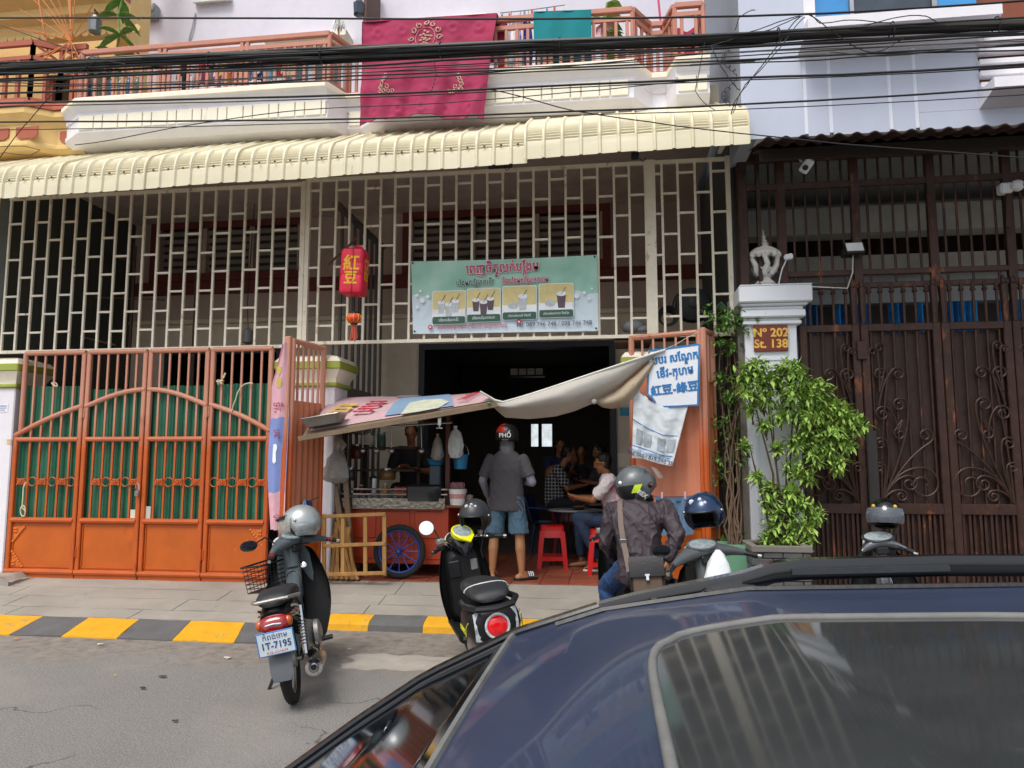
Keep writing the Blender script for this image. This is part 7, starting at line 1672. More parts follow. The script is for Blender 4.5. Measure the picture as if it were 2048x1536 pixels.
    part('muffler', MB().tube([(.36,-.17, .19), (.30,-.175, .195), (.05,-.18, .225), (-.20,-.19, .255), (-.215,-.19, .257)], [.025, .045, .052, .055, .05], 18), m_steel, ex)
    part('muffler_end', MB().lathe([(.055, 0), (.057, .012), (.035, .016), (.03, .0), (.022, .02), (.005, .02)], 18, Matrix.Translation((-.212,-.19, .257)) @ Matrix.Rotation(R(-90), 4, 'Y')), m_chrome, ex); part('muffler_hole', MB().lathe([(.02, 0), (.02, .004)], 14, Matrix.Translation((-.232,-.19, .259)) @ Matrix.Rotation(R(-90), 4, 'Y')), m_black, ex)
    part('side_stand', MB().tube([(.42, .10, .25), (.32, .23, .02), (.28, .24, .015)], .012, 6), m_black, t)
    part('chain_case', MB().box((.0, .07, .25), (.42, .10, .35), .02), m_black, t)
    part('frame_cover', MB().loft([ell_ring(.42, 0, .55, .07, .09), ell_ring(.62, 0, .56, .065, .08), ell_ring(.80, 0, .68, .06, .09), ell_ring(.90, 0, .80, .06, .09)]), head_m, t, smooth=60)
    for s in (-1, 1):
        part('leg_shield', MB().sheet(lambda u, v: (.98-.30*(1-v)**1.6+.10*math.sin(u*PI)*v, s*(.05+.165*u*(.75+.5*math.sin(v*PI))*(1 if v > .08 else .8)), .28+.66*v-.07*u*u), 8, 12, V((.02, 0, 0))), m_shd, t, smooth=70)
    part('front_cover', MB().loft([[(x+.02, s[0]*w, z) for s in ((-1,), (1,))]+[(x+.12, w*.6, z-.01), (x+.12,-w*.6, z-.01)] for x, w, z in ((.93, .11, .55), (.94, .14, .72), (.93, .13, .88), (.90, .10, .96))]), colour, t)
    part('cubby', MB().lathe([(.02, 0), (.024, .008), (.014, .012)], 14, Matrix.Translation((.86,-.085, .80)) @ Matrix.Rotation(R(-70), 4, 'Y')), m_chrome, t)
    part('bag_hook', MB().tube([(.80+.0*a, math.cos(a)*.055, .70+math.sin(a)*.09) for a in [PI*k/8 for k in range(9)]], .006, 6), m_chrome, t)
    hc = V((.90, 0, 1.0)); hm = Matrix.Translation(hc) @ Matrix.Rotation(steer, 4, 'Z')
    cw = part('handlebar_cowl', MB().loft([[hm @ V(p) for p in ring] for ring in ([ell_ring(0, 0, 0, .06, .04)] and [[V((q.y*.0+px_+q.z*.9, py_, q.z*.6+pz_)) if False else V((px_+r_*math.cos(a), py_, pz_+r2*math.sin(a))) for a in [2*PI*k/14 for k in range(14)] for q in (V((0, 0, 0)),)] for px_, py_, pz_, r_, r2 in [(a_, b_*bw, c_, d_, e_) for a_, b_, c_, d_, e_ in ((-.10,-.30,-.045, .022, .022), (-.06,-.22,-.02, .04, .035), (-.02,-.12, .0, .075, .05), (.0,-.05, .01, .095, .055), (0, .05, .01, .095, .055), (-.02, .12, .0, .075, .05), (-.06, .22,-.02, .04, .035), (-.10, .30,-.045, .022, .022))]])]), head_m, t, smooth=70)
    dm = hm @ Matrix.Translation((-.035, 0, .048)) @ Matrix.Rotation(R(-28), 4, 'Y')
    part('dial', MB().lathe([(1, 0), (1, .012), (.9, .014)], 22, dm @ Matrix.Diagonal((.075, .125, 1, 1))), head_m, cw); part('dial_face', MB().lathe([(.84, .0142), (.84, .0155), (.02, .016)], 22, dm @ Matrix.Diagonal((.075, .125, 1, 1))), m_dial, cw)
    part('key_panel', MB().box((-.09,-.05,-.08), (-.06, .05,-.02), .01, hm), m_black, cw); part('steering_neck', MB().tube([(.86, 0, .80), (.90, 0, .97)], .055, 12), head_m, t)
    part('headlamp', MB().ell(hm @ V((.085, 0, .0)), (.05, .08, .06), 14, 10), m_clens, cw)
    for s in (-1, 1):
        g0, g1 = hm @ V((-.09, s*.28*bw,-.04)), hm @ V((-.15, s*.37*bw,-.075)); g = part('grip', MB().tube([g0, g1], .018, 10), m_black, t)
        for q in range(3): part('grip_band', MB().tube([g0.lerp(g1, .15+.2*q), g0.lerp(g1, .22+.2*q)], .020, 10), M('red_grip_band', '#b03a3a', .5, bump=0) if colour is m_gr else m_black, g)
        part('bar_end', MB().tube([g1, g1+(g1-g0).normalized()*.025], .014, 8), m_chrome, g); part('lever', MB().tube([g0+V((.06, 0, .01)), g1+V((.06, 0, 0))], .005, 6), m_alu, t)
    if bw == 1: mirror(t, hm @ V((-.04, .20, .03)), hm @ V((-.03, mo, .06)), .065, .042)
    for s in (-1, 1): part('brake_cable', MB().tube([hm @ V((-.02, s*.20*bw, .0)), hm @ V((.08, s*.16*bw,-.05)), (.99, s*.05, .88), (.96, s*.04, .70)], .005, 5), m_black, t)
    if basket:
        def bk(u, v, f): pass
        bm = MB(); x0, x1, y0, y1 = 1.02, 1.22,-.13, .16
        for k in range(7):
            z = .70+.035*k; e = .015*k/6; bm.tube([(x0-e, y0-e, z), (x1+e, y0-e, z), (x1+e, y1+e, z), (x0-e, y1+e, z)], .0035, 4, closed=True)
        for k in range(9):
            y = y0+(y1-y0)*k/8; bm.tube([(x1, y, .70), (x1+.015, y, .91)], .003, 4); bm.tube([(x0, y, .70), (x0-.015, y, .91)], .003, 4)
        bm.box((x0, y0, .695), (x1, y1, .70)).tube([(x0-.016, y0-.016, .91), (x1+.016, y0-.016, .91), (x1+.016, y1+.016, .91), (x0-.016, y1+.016, .91)], .008, 6, closed=True)
        rot_ = Matrix.Translation((.92, 0, 0)) @ Matrix.Rotation(steer, 4, 'Z') @ Matrix.Translation((-.92, .08,-.04)); bm.v = [rot_ @ p for p in bm.v]; part('basket', bm, m_black, t)
    if plate:
        pm = Matrix.Translation((-.345, 0, .49)) @ Matrix.Rotation(R(-12), 4, 'Y') @ frame((0, 0, 0), (0,-1, 0), (0, 0, 1))
        pl_ = part('number_plate', MB().box((-.118,-.08,-.004), (.118, .08, .002), .002, pm), M('blue_plate_border', '#2f7fc0', .4, bump=0), t)
        part('plate_field', MB().box((-.110,-.072, .0021), (.110, .072, .0035), 0, pm), M('white_plate', '#dce6ee', .4, bump=0), pl_)
        mp_ = M('plate_blue_print', '#23507f', .5, bump=0)
        text('កំពង់ចាម', .052, mp_, pl_, pm @ Matrix.Translation((0, .045, .0042)), .0004, sx=.9); text('1T-7195', .066, mp_, pl_, pm @ Matrix.Translation((0,-.012, .0042)), .0004, bold=.001, sx=.85); text('KG-CHAM', .024, M('plate_red_print', '#c04545', .5, bump=0), pl_, pm @ Matrix.Translation((0,-.058, .0042)), .0004, sx=1.2)
        part('plate_bracket', MB().box((-.335,-.05, .44), (-.25, .05, .56), .005), m_black, t)
    return t
def scooter(name, label, accent, dial_m, seat_line, with_mirror=True, group='motorbikes parked at the kerb', steer=R(20)):
    t = thing(name, label, 'scooter', (0, 0, 0), group); fwx = 1.24
    rw = part('rear_wheel', MB().tube([(0,-.1, .25), (0, .1, .25)], .012, 8), m_alu, t); bike_wheel(rw, 0, .25, .05, m_black, 6)
    fw = part('front_wheel', MB().tube([(fwx,-.07, .25), (fwx, .07, .25)], .012, 8), m_alu, t); bike_wheel(fw, fwx, .25, .045, m_black, 6)
    part('front_mudguard', MB().sheet(lambda u, v: (fwx+math.cos(R(20+140*u))*.29, (v-.5)*.15, .25+math.sin(R(20+140*u))*.29-.03*(2*v-1)**2), 12, 6, V((0, 0,-.004))), m_mbk, t)
    for s in (-1, 1): part('front_fork', MB().tube([(fwx-.2, s*.07, .75), (fwx, s*.07, .25)], .02, 8), m_black, t)
    part('engine', MB().loft([ell_ring(-.08, .06, .27, .06, .08, p=.6), ell_ring(.05, .06, .28, .085, .10, p=.6), ell_ring(.35, .05, .28, .085, .09, p=.6), ell_ring(.5, .04, .3, .06, .06)]), m_alu, t)
    part('exhaust', MB().tube([(.35,-.10, .2), (.2,-.15, .22), (-.05,-.16, .27), (-.22,-.165, .30)], [.03, .05, .055, .045], 16), m_steel, t)
    part('rear_mudguard', MB().loft([[(-.30,-.06, .40), (-.30, .06, .40), (-.28, .06, .42), (-.28,-.06, .42)], [(-.36,-.055, .24), (-.36, .055, .24), (-.35, .055, .24), (-.35,-.055, .24)]]), m_mbk, t)
    part('tail_shell', MB().loft([ell_ring(-.335, 0, .565, .10, .075), ell_ring(-.32, 0, .565, .145, .11), ell_ring(-.27, 0, .565, .175, .14), ell_ring(-.15, 0, .56, .19, .15), ell_ring(.05, 0, .55, .19, .15), ell_ring(.25, 0, .50, .165, .15), ell_ring(.40, 0, .44, .14, .13), ell_ring(.52, 0, .38, .10, .10)]), m_mbk, t, smooth=70)
    part('tail_lamp_ring', MB().tube([(-.352, math.cos(a)*.078, .565+math.sin(a)*.078) for a in [2*PI*k/24 for k in range(24)]], .009, 8, closed=True), m_clens, t)
    part('tail_lamp', MB().ell((-.335, 0, .565), (.045, .076, .076), 22, 12), m_rl2, t)
    for s in (-1, 1):
        part('turn_signal', MB().loft([[V((-.30-.015*q, s*(.115+.035*math.cos(a)*1.0-.02*(z_)), .57+z_+math.sin(a)*.012)) for a in [2*PI*k/10 for k in range(10)]] for q, z_ in ((0, .085), (1, .06), (1.6, .0), (1.6,-.05), (.8,-.085))]), m_clens, t, smooth=60)
        part('side_accent', MB().tube([(-.27, s*.183, .60), (-.22, s*.195, .56), (-.2, s*.197, .50)], .004, 6), accent, t)
        part('floor_edge', MB().bar((.45, s*.16, .33), (1.0, s*.17, .35), .03, .03), m_black, t)
    for s in (1,-1):
        fmx = frame((-.05, s*.1935, .515), (-s, 0, 0), (0, .0, 1)); text('SCOOPY', .055, accent, t, fmx, .001, bold=.001)
    seat = part('seat', MB().loft([ell_ring(-.30, 0, .735, .09, .02), ell_ring(-.25, 0, .75, .135, .04), ell_ring(-.1, 0, .765, .15, .045), ell_ring(.08, 0, .765, .15, .05), ell_ring(.22, 0, .745, .14, .05), ell_ring(.38, 0, .73, .12, .05), ell_ring(.47, 0, .71, .07, .035)]), m_seat, t, smooth=70)
    part('seat_line', MB().tube([(-.10+.004*abs(k), .152*math.sin(k/6*PI/2), .762+.046*math.cos(k/6*PI/2)**.8) for k in range(-6, 7)], .008, 6), seat_line, seat)
    part('grab_rail', MB().tube([(.05,-.165, .68), (-.2,-.18, .70), (-.36,-.12, .695), (-.40, 0, .69), (-.36, .12, .695), (-.2, .18, .70), (.05, .165, .68)], .022, 8), m_mbk, t)
    part('footboard', MB().box((.45,-.17, .28), (1.02, .17, .33), .02), m_mbk, t)
    part('leg_shield', MB().sheet(lambda u, v: (.97+.05*v-.13*math.sin(v*2.6)*.5+.07*(1-(2*u-1)**2), (2*u-1)*(.17+.06*math.sin(v*PI)-.02*v), .30+.66*v), 16, 14, V((.025, 0, 0))), m_shd, t, smooth=70)
    part('inner_panel', MB().loft([ell_ring(.90, 0, .62, .13, .26, p=.5), ell_ring(.95, 0, .62, .15, .30, p=.5), ell_ring(1.0, 0, .62, .16, .3, p=.5)]), m_mbk, t)
    part('front_cowl', MB().loft([ell_ring(1.0, 0, .62, .17, .32, p=.7), ell_ring(1.08, 0, .64, .15, .28, p=.8), ell_ring(1.14, 0, .66, .09, .18)]), m_bk, t, smooth=70)
    part('key_lock', MB().box((.885,-.115, .74), (.90,-.055, .83), .01), m_alu, t); part('pocket', MB().box((.882, .03, .70), (.90, .13, .84), .012), m_black, t); part('pocket_trim', MB().bar((.885,-.12, .66), (.885,-.02, .66), .012, .02), m_wst, t)
    hc = V((.93, 0, 1.0)); m, ps = bars(t, hc, .33, .16, .03, steer, m_black)
    part('handlebar_cover', MB().loft([[m @ V(p) for p in ell_ring(x, 0, z, w, h)] for x, z, w, h in ((-.10,-.08, .05, .05), (-.07,-.02, .085, .07), (-.0, .0, .10, .075), (.08, .0, .09, .065), (.12,-.0, .06, .05))]), m_bk, t, smooth=70)
    dm = m @ Matrix.Translation((-.06, 0, .062)) @ Matrix.Rotation(R(-32), 4, 'Y')
    dial = part('dial_surround', MB().lathe([(1,-.02), (1, .012), (.86, .018), (.82, .012)], 24, dm @ Matrix.Diagonal((.095, .092, 1, 1))).prism([(-.15, 0), (-.08,-.07), (-.03,-.085), (-.03, .085), (-.08, .07)], .012, dm), accent if dial_m is None else dial_m, t)
    part('dial_face', MB().lathe([(.80, .0125), (.80, .014), (.02, .016)], 22, dm @ Matrix.Diagonal((.095, .092, 1, 1))), m_dial, dial)
    part('headlamp', MB().ell(m @ V((.12, 0,-.01)), (.05, .08, .07), 14, 10), m_clens, t)
    for s in (-1, 1): part('brake_cylinder', MB().box((-.03,-.03,-.01), (.03, .03, .035), .01, m @ Matrix.Translation((-.04, s*.2, .015))), m_alu, t)
    if with_mirror: mirror(t, m @ V((-.05, .2, .03)), m @ V((-.03, .30, .155)), .062, .062, aim=-66)
    for s in (-1, 1): part('brake_cable', MB().tube([m @ V((-.05, s*.2, .02)), m @ V((.05, s*.2, .05)), m @ V((.10, s*.08, .0)), (1.0, s*.05, .86)], .005, 5), m_black, t)
    part('side_stand', MB().tube([(.40, .10, .22), (.30, .22, .02)], .012, 6), m_black, t)
    return t
def place(t, px, py, heading, lean, z=0, dx=0):
    p = atz(px, py, z); t.location = p+V((dx, 0, 0)); t.rotation_euler = (R(lean), 0, R(90+heading)); bpy.context.view_layer.update(); return t
def on_bike(t, p): return Matrix.Translation(t.location) @ t.rotation_euler.to_matrix().to_4x4() @ V(p)
b1 = place(underbone('motorbike', 'grey and black motorbike with a white number plate, silver helmet on its handlebar', m_gr, m_gr, steer=R(52)), 590, 1405, 17,-10.5)
b2 = place(scooter('scooter', 'black scooter with yellow dial surround and round red tail lamp', m_yc, None, M('silver_piping', '#b9bcbc', .35)), 1000, 1392, 20,-9)
s3 = place(scooter('scooter', 'black scooter under the rider in the plum jacket', M('grey_accent', '#6a6e70', .4), M('grey_dial_surround', '#5f6366', .4), M('pale_piping', '#9a9c9c', .4), False, steer=R(12)), 1314, 1340, 12,-5)
b4 = place(underbone('motorbike', 'black motorbike with grey cowl, blue helmet and white plastic bag on its handlebar', m_bk, M('mid_grey_cowl', '#4c5052', .35, bump=.03), False, False, R(36), mo=.33), 1448, 1490,-9,-8)
b5 = place(underbone('motorbike', 'dark chrome cowled motorbike before the brown gate, mostly hidden behind the car', m_bk, M('dark_chrome_cowl', '#6f7376', .15, .8, bump=.01), False, False, R(20), bw=.55), 1812, 1425,-18,-6)

# ---------------------------------------------------------------- helmets resting on the bikes
def helmet(label, loc, face_deg, tilt, roll, mat, r=.135, visor=None, trim=m_black, cut=.1, liner=m_black):
    t = thing('helmet', label, 'helmet', loc)
    mtx = Matrix.Translation(V(loc)) @ Matrix.Rotation(R(face_deg), 4, 'Z') @ Matrix.Rotation(R(tilt), 4, 'Y') @ Matrix.Rotation(R(roll), 4, 'X')
    mb, P = shell(mtx, r, 1.25,-.85, cut=cut, th=.014)
    part('shell', mb, mat, t, smooth=50)
    mb, P2_ = shell(mtx, r-.016, 1.15,-.75, cut=cut+.05, th=.02); part('liner', mb, liner, t, smooth=50)
    part('edge_trim', MB().tube([P(a,-.85+(cut+.85)*min(1, max(0, 1-abs(a)/1.25)*3.2), r-.006) for a in [-PI+2*PI*k/60 for k in range(60)]], .009, 6, closed=True), trim, t)
    if visor: part('visor', MB().sheet(lambda u, v: P(-1.15+2.3*u, .32-.75*v, r+.018+.012*v), 16, 6, mtx.to_3x3() @ V((.003, 0, 0))), visor, t, smooth=80)
    for s in (-1, 1):
        part('ear_panel', MB().sheet(lambda u, v: P(s*(1.25+.75*u),-.62+.55*v, r+.004+.006*math.sin(u*PI)*math.sin(v*PI)), 6, 6, V((0, 0, .002))), mat, t, smooth=80)
        part('button', MB().ell(P(s*1.35, .08, r), (.013, .013, .013), 10, 6), m_steel, t)
    q = [P(1.6,-.8, r-.02), P(1.6,-1.1, r+.02), P(1.4,-1.3, r+.06)+V((0, 0,-.08))]
    part('strap', MB().tube([q[0], q[1], q[2], q[2]+V((.02, 0,-.06))], .008, 5), m_black, t)
    return t, P, mtx
m_sil = M('silver_helmet_paint', '#aab0b0', .3, .5, var=.06, bump=.02, coat=.3); m_mbl = M('matt_charcoal_helmet', '#2b2d30', .42, var=.08, bump=.05)
h1p = at(603, 1046, on_bike(b1, (.95,-.16, 1.2)).y)
h, P, mm_ = helmet('silver open face helmet with flip visor on the motorbike with the number plate', h1p, 198, 6, 10, m_sil, .14, m_vis)
part('sticker', MB().ell(P(-2.3, .45, .141), (.018, .018, .018), 8, 6), M('red_sticker', '#b8404a', .4), h); part('peak', MB().sheet(lambda u, v: P(-.9+1.8*u, .2+.2*v, .15+.03*(1-v)), 12, 3, V((0, 0, .004))), m_black, h)
h2p = at(950, 1032, on_bike(b2, (.95,-.1, 1.2)).y)
h, P, mm_ = helmet('matt charcoal open face helmet hung upright on the yellow dial scooter', h2p, 262, 4, 0, m_mbl, .135, None)
for a, e, s in ((.05, .85, .012), (-.35, .7, .016), (.4, .72, .012), (.0, .68, .01)): part('sticker', MB().ell(P(a, e, .136), (s, .004, s), 10, 6), M('pale_sticker', '#b5b8ba', .4), h)
text('HELMET'[:0] or 'SUPER', .026, m_wst, h, frame(P(.02, 1.0, .139), P(-.1, 1.0, .139)*1-P(.14, 1.0, .139), P(.02, 1.15, .139)-P(.02, .9, .139)), .0005) if False else None
h4p = at(1408, 1025, on_bike(b4, (.95, .0, 1.2)).y)
h, P, mm_ = helmet('metallic blue open face helmet on the motorbike before the opened gate leaf', h4p, 250, 2, 6, M('metallic_blue_helmet', '#1f3556', .25, .4, var=.05, coat=.5, bump=.02), .14, None)
for a, e, s in ((.1, .75, .014), (-.45, .62, .02), (.4, .55, .012)): part('sticker', MB().ell(P(a, e, .141), (s, .005, s), 10, 6), M('white_sticker', '#c3cad2', .4), h)
h5p = at(1770, 1030, on_bike(b5, (.95, .0, 1.2)).y)
h, P, mm_ = helmet('black helmet with a dark clear visor on the motorbike before the brown gate', h5p, 250,-8, 0, m_bk, .125, M('smoke_visor', '#6a7078', .04, alpha=.55, bump=0, spec=.8), cut=0)
for a in (.7,-.75): part('badge', MB().ell(P(a, .45, .127), (.016, .016, .016), 10, 6), M('red_yellow_badge', '#c9a03a', .4, var=.5, vs=60), h)
bb_ = on_bike(b4, (.86,-.22, .80)); bb_ = at(1437, 1143, bb_.y-.02)
mb = MB(); rings = []
for i, (s, z) in enumerate(((.12, .15), (.34, .12), (.6, .06), (.75, 0), (.95,-.06), (1.1,-.12), (.9,-.16), (.3,-.18))):
    rings.append([bb_+V((math.cos(2*PI*k/18)*.115*s*(1+.5*fbm(k*1.3, i*1.2)), math.sin(2*PI*k/18)*.07*s, z)) for k in range(18)])
solo('plastic_bag', mb.loft(rings), M('white_translucent_bag', '#dfe4e6', .4, var=.08, vs=14, bump=.7, bs=22), 'white plastic bag hanging from the handlebar of the motorbike with the blue helmet', 'bag')
# ================================================================ parked dark blue car in the foreground
m_car = M('dark_blue_car_paint', '#27344f', .40, 0, var=.12, vs=1.5, bump=.02, bs=30, coat=.35, dirt=[('#4a505c', .32, 1.8), ('#858a92', .08, 26)])
m_carg = M('dusty_dark_glass', '#3a3d3e', .06, var=.2, vs=3, bump=0, spec=.9, dirt=[('#55585a', .3, 1.8), ('#a4a8a6', .08, 38)])
m_wsg = M('windscreen_glass', '#10161a', .05, var=.1, bump=0, spec=1.0)
m_seal = M('grey_rubber_seal', '#6f6f6c', .7, var=.2, vs=20)
m_trim = M('gloss_black_trim', '#0e0f11', .2, bump=.02, coat=.5)
car = thing('parked_car', 'dark blue estate car with dusty sunroof and black roof rails filling the foreground', 'car', (.9,-7.45, 0))
CY =-7.45                                         # centre line
def roof_z(x):                                     # crown height along the car
    pts = [(-1.3, .85), (-1.05, .88), (-.8, .92), (-.637, 1.040), (-.5, 1.139), (-.36, 1.232), (-.18, 1.320), (-.01, 1.377), (.24, 1.419), (.73, 1.437), (1.5, 1.442), (2.3, 1.42), (2.75, 1.37), (2.9, 1.28)]
    for (a, za), (b, zb_) in zip(pts, pts[1:]):
        if x <= b: t = max(0, (x-a)/(b-a)); return za+(zb_-za)*t
    return pts[-1][1]
def half(x):                                       # half width of the glasshouse at the roof edge
    return .77+(0.0 if x >-.65 else (-.65-x)*.3)
def roofp(x, v, lift=0):
    """v from -1 (near side) to 1 (far side) across the roof"""
    z = roof_z(x)-.004*abs(v)**2.4-.006*max(0, abs(v)-.9)*10
    return V((x, CY+v*half(x), z+lift))
XW = lambda v:-.185-.015*(1-v*v)             # top edge of the windscreen, bowed forwards in the middle
part('roof', MB().sheet(lambda u, v: roofp(XW(v*2-1)+(2.75-XW(v*2-1))*u, v*2-1), 48, 24, V((0, 0,-.03))), m_car, car, smooth=60)
XB = lambda v:-.80-.22*(1-v*v)
part('windscreen', MB().sheet(lambda u, v: roofp(XB(v*2-1)+(XW(v*2-1)-.012-XB(v*2-1))*u, (v*2-1)*.97,-.008), 30, 24, V((0, 0,-.006))), m_wsg, car, smooth=80)
part('screen_seal', MB().tube([roofp(XW(v), v, .002) for v in [-.98+1.96*k/30 for k in range(31)]], .006, 6), m_seal, car)
for s in (-1, 1):
    part('pillar', MB().tube([roofp(x, s*1.0,-.012) for x in [-.82+.80*k/20 for k in range(21)]], .022, 8), m_trim, car)
    part('pillar_trim', MB().tube([roofp(x, s*.955, .004) for x in [-.80+.78*k/20 for k in range(21)]], .006, 6), m_trim, car)
def sun(u, v, l):
    x = .05+(.66-.05)*u; w = .545
    return roofp(x, v*w, l)
def rrect(r=.12, n=8):
    out = []
    for cu, cv, a0 in ((1-r, 1-2*r, 0), (r, 1-2*r, 90), (r,-1+2*r, 180), (1-r,-1+2*r, 270)):
        for k in range(n+1): a = R(a0+90*k/n); out.append((cu+r*math.cos(a), cv+2*r*math.sin(a)))
    return out
def superg(u, v):
    """square grid squeezed into a rounded rectangle"""
    a, b = u*2-1, v*2-1; k = 1-.055*(abs(a)**6)*(abs(b)**6)*2; return (a*k+1)/2, b*k
part('sunroof_glass', MB().sheet(lambda u, v: sun(*superg(u, v), .004), 30, 24, V((0, 0,-.004))), m_carg, car, smooth=80)
ed = [superg(t, 0) for t in [k/20 for k in range(20)]]+[superg(1, t) for t in [k/20 for k in range(20)]]+[superg(1-t, 1) for t in [k/20 for k in range(20)]]+[superg(0, 1-t) for t in [k/20 for k in range(20)]]
part('sunroof_seal', MB().tube([sun(u, v, .004) for u, v in ed], .0065, 6, closed=True), m_seal, car, smooth=80)
for s in (-1, 1):
    rx = [-.02, .05, .12, .19, .25, .30, .35, .6, 1.0, 2.2, 2.4, 2.5]; rz_ = [.0, .006, .010, .013, .018, .034, .039, .041, .041, .04, .03, 0]
    v = .95*s; rings = []
    for x, h in zip(rx, rz_):
        p = roofp(x, v); w = .016 if h > .04 else .022
        rings.append([p+V((0,-w, h-.006)), p+V((0,-w*.7, h+.012)), p+V((0, w*.7, h+.012)), p+V((0, w, h-.006)), p+V((0, w*.8, h-.024)), p+V((0,-w*.8, h-.024))])
    rl = part('roof_rail', MB().loft(rings), m_trim, car, smooth=50)
    part('rail_foot', MB().loft([[roofp(x, v)+V((0, dy, z)) for dy, z in ((-.028,-.01), (-.02, h), (.02, h), (.028,-.01))] for x, h in ((-.04, .002), (.05, .005), (.15, .009), (.24, .018), (.27, .005))]), m_trim, rl)
    part('rail_insert', MB().bar(roofp(.33, v)+V((0,-.017*s, .031)), roofp(.60, v)+V((0,-.017*s, .033)), .010, .02), M('grey_rail_insert', '#33363a', .4), rl)
    part('roof_ditch', MB().tube([roofp(x, .89*s, .001) for x in [-.1+2.6*k/30 for k in range(31)]], .006, 5), m_black, car)
for x in (.0, .10): part('rail_clip', MB().box(roofp(x+.08, .90)+V((-.008,-.008, .0)), roofp(x+.08, .90)+V((.008, .008, .010)), .003), m_black, car)
def sec(x, wl, zl, wb, zb):
    return [V((x, CY+s*w, z)) for s, w, z in ((-1, wb*.96, .22), (-1, wb, .45), (-1, wb, zb), (-1, wl, zl), (1, wl, zl), (1, wb, zb), (1, wb, .45), (1, wb*.96, .22))]
part('body', MB().loft([sec(-2.55, .55, .60, .62, .5), sec(-2.45, .66, .72, .78, .58), sec(-2.0, .72, .82, .86, .72), sec(-1.1, .84, .86, .94, .80), sec(-.5, .88, .90, .96, .86), sec(1.0, .88, .95, .96, .88), sec(2.4, .86, .98, .94, .9), sec(2.85, .78, .95, .86, .8), sec(2.95, .62, .8, .7, .6)]), m_car, car, smooth=40)
for s in (-1, 1):
    part('side_window', MB().sheet(lambda u, v: V((-.62+3.1*u+(.45-.6*u)*v, CY+s*(.88-.10*v), .94+(roof_z(-.62+3.1*u+(.45-.6*u)*v)-.10-.94)*v)), 20, 4, V((0,-s*.006, 0))), m_wsg, car, smooth=80)
    for x in (-1.65, 1.9):
        w = part('wheel', MB().tube([(x, CY+s*.76, .31), (x, CY+s*.94, .31)], .19, 24), m_alu, car)
        part('tyre', MB().tube([(x+math.cos(a)*.24, CY+s*.86, .31+math.sin(a)*.24) for a in [2*PI*k/28 for k in range(28)]], .075, 10, closed=True), m_tyre, w)
    part('wing_mirror', MB().ell((-.75, CY+s*1.0, .78), (.07, .11, .07), 14, 10), m_car, car)
    part('headlight', MB().ell((-2.42, CY+s*.62, .66), (.10, .14, .07), 14, 10), m_clens, car); part('rear_light', MB().ell((2.87, CY+s*.66, .86), (.06, .10, .14), 12, 10), m_rlens, car)
part('rear_window', MB().sheet(lambda u, v: V((2.72+.16*v, CY+(u*2-1)*(.70+.06*v), 1.36-.40*v)), 12, 4, V((-.006, 0, 0))), m_wsg, car)
part('wiper', MB().tube([(-1.42, CY-.5, .985), (-1.12, CY-.05, 1.115), (-1.0, CY+.12, 1.15)], .008, 5), m_black, car)
part('dashboard', MB().box((-.98, CY-.6, .80), (-.45, CY+.6, .885), .03), m_dark, car)
# ================================================================ yellow neighbour house on the left
yh = thing('neighbour_house', 'yellow house with terracotta trim and moulded balcony beside the white shophouse', 'house', (-8.3, 1.5, .2))
YX =-6.44
YW = 1.2
part('wall', wall_with_holes(-12, XL+.02, 5.6, 10.5, YW, YW+.3, [(-8.3,-7.25, 6.0, 7.4)]), m_yel, yh); part('lower_wall', MB().box((-12, YW, .2), (X0-.16, YW+.3, 5.6)), m_yel, yh)
wf = part('window', MB().box((-8.3, YW+.15, 6.0), (-7.25, YW+.18, 7.4)), m_glass, yh)
for x in (-8.3,-7.8,-7.3): part('window_frame', MB().box((x, YW+.08, 6.0), (x+.06, YW+.14, 7.4)), m_brickred, wf)
prf = [(.4, 5.99), (-.06, 5.99), (-.08, 5.96), (-.08, 5.90), (-.03, 5.85), (0, 5.80), (.02, 5.78), (.02, 5.58), (.0, 5.56), (0, 5.52), (.06, 5.47), (.4, 5.46)]
pl2 = [(-12,-.42), (-7.05,-.42), (-6.80,-.25), (YX,-.25)]
part('balcony_slab', MB().loft([[(x, y+dy, z) for dy, z in prf] for x, y in pl2]), m_yel, yh, smooth=25)
part('balcony_lip', MB().loft([[(x, y+dy, z) for dy, z in [(.3, 6.06), (-.09, 6.06), (-.10, 6.03), (-.10, 5.985), (.3, 5.985)]] for x, y in pl2]), m_brickred, yh, smooth=25)
for x in (-7.22,-7.62,-8.02,-8.42): part('maroon_panel', MB().loft([[(x+dx,-.405-d, z) for dx, z in ((0, 5.75), (.30, 5.75), (.30, 5.64), (.24, 5.60), (.06, 5.60), (0, 5.64))] for d in (0, .012)]), m_brickred, yh)
part('maroon_panel', MB().loft([[(-6.76+dx,-.235-d, z) for dx, z in ((0, 5.75), (.27, 5.75), (.27, 5.64), (.20, 5.60), (.06, 5.60), (0, 5.64))] for d in (0, .012)]), m_brickred, yh)
yr = thing('balcony_railing', 'terracotta railing with crossed panels on the yellow house balcony', 'railing', (-7.4,-.35, 6.06))
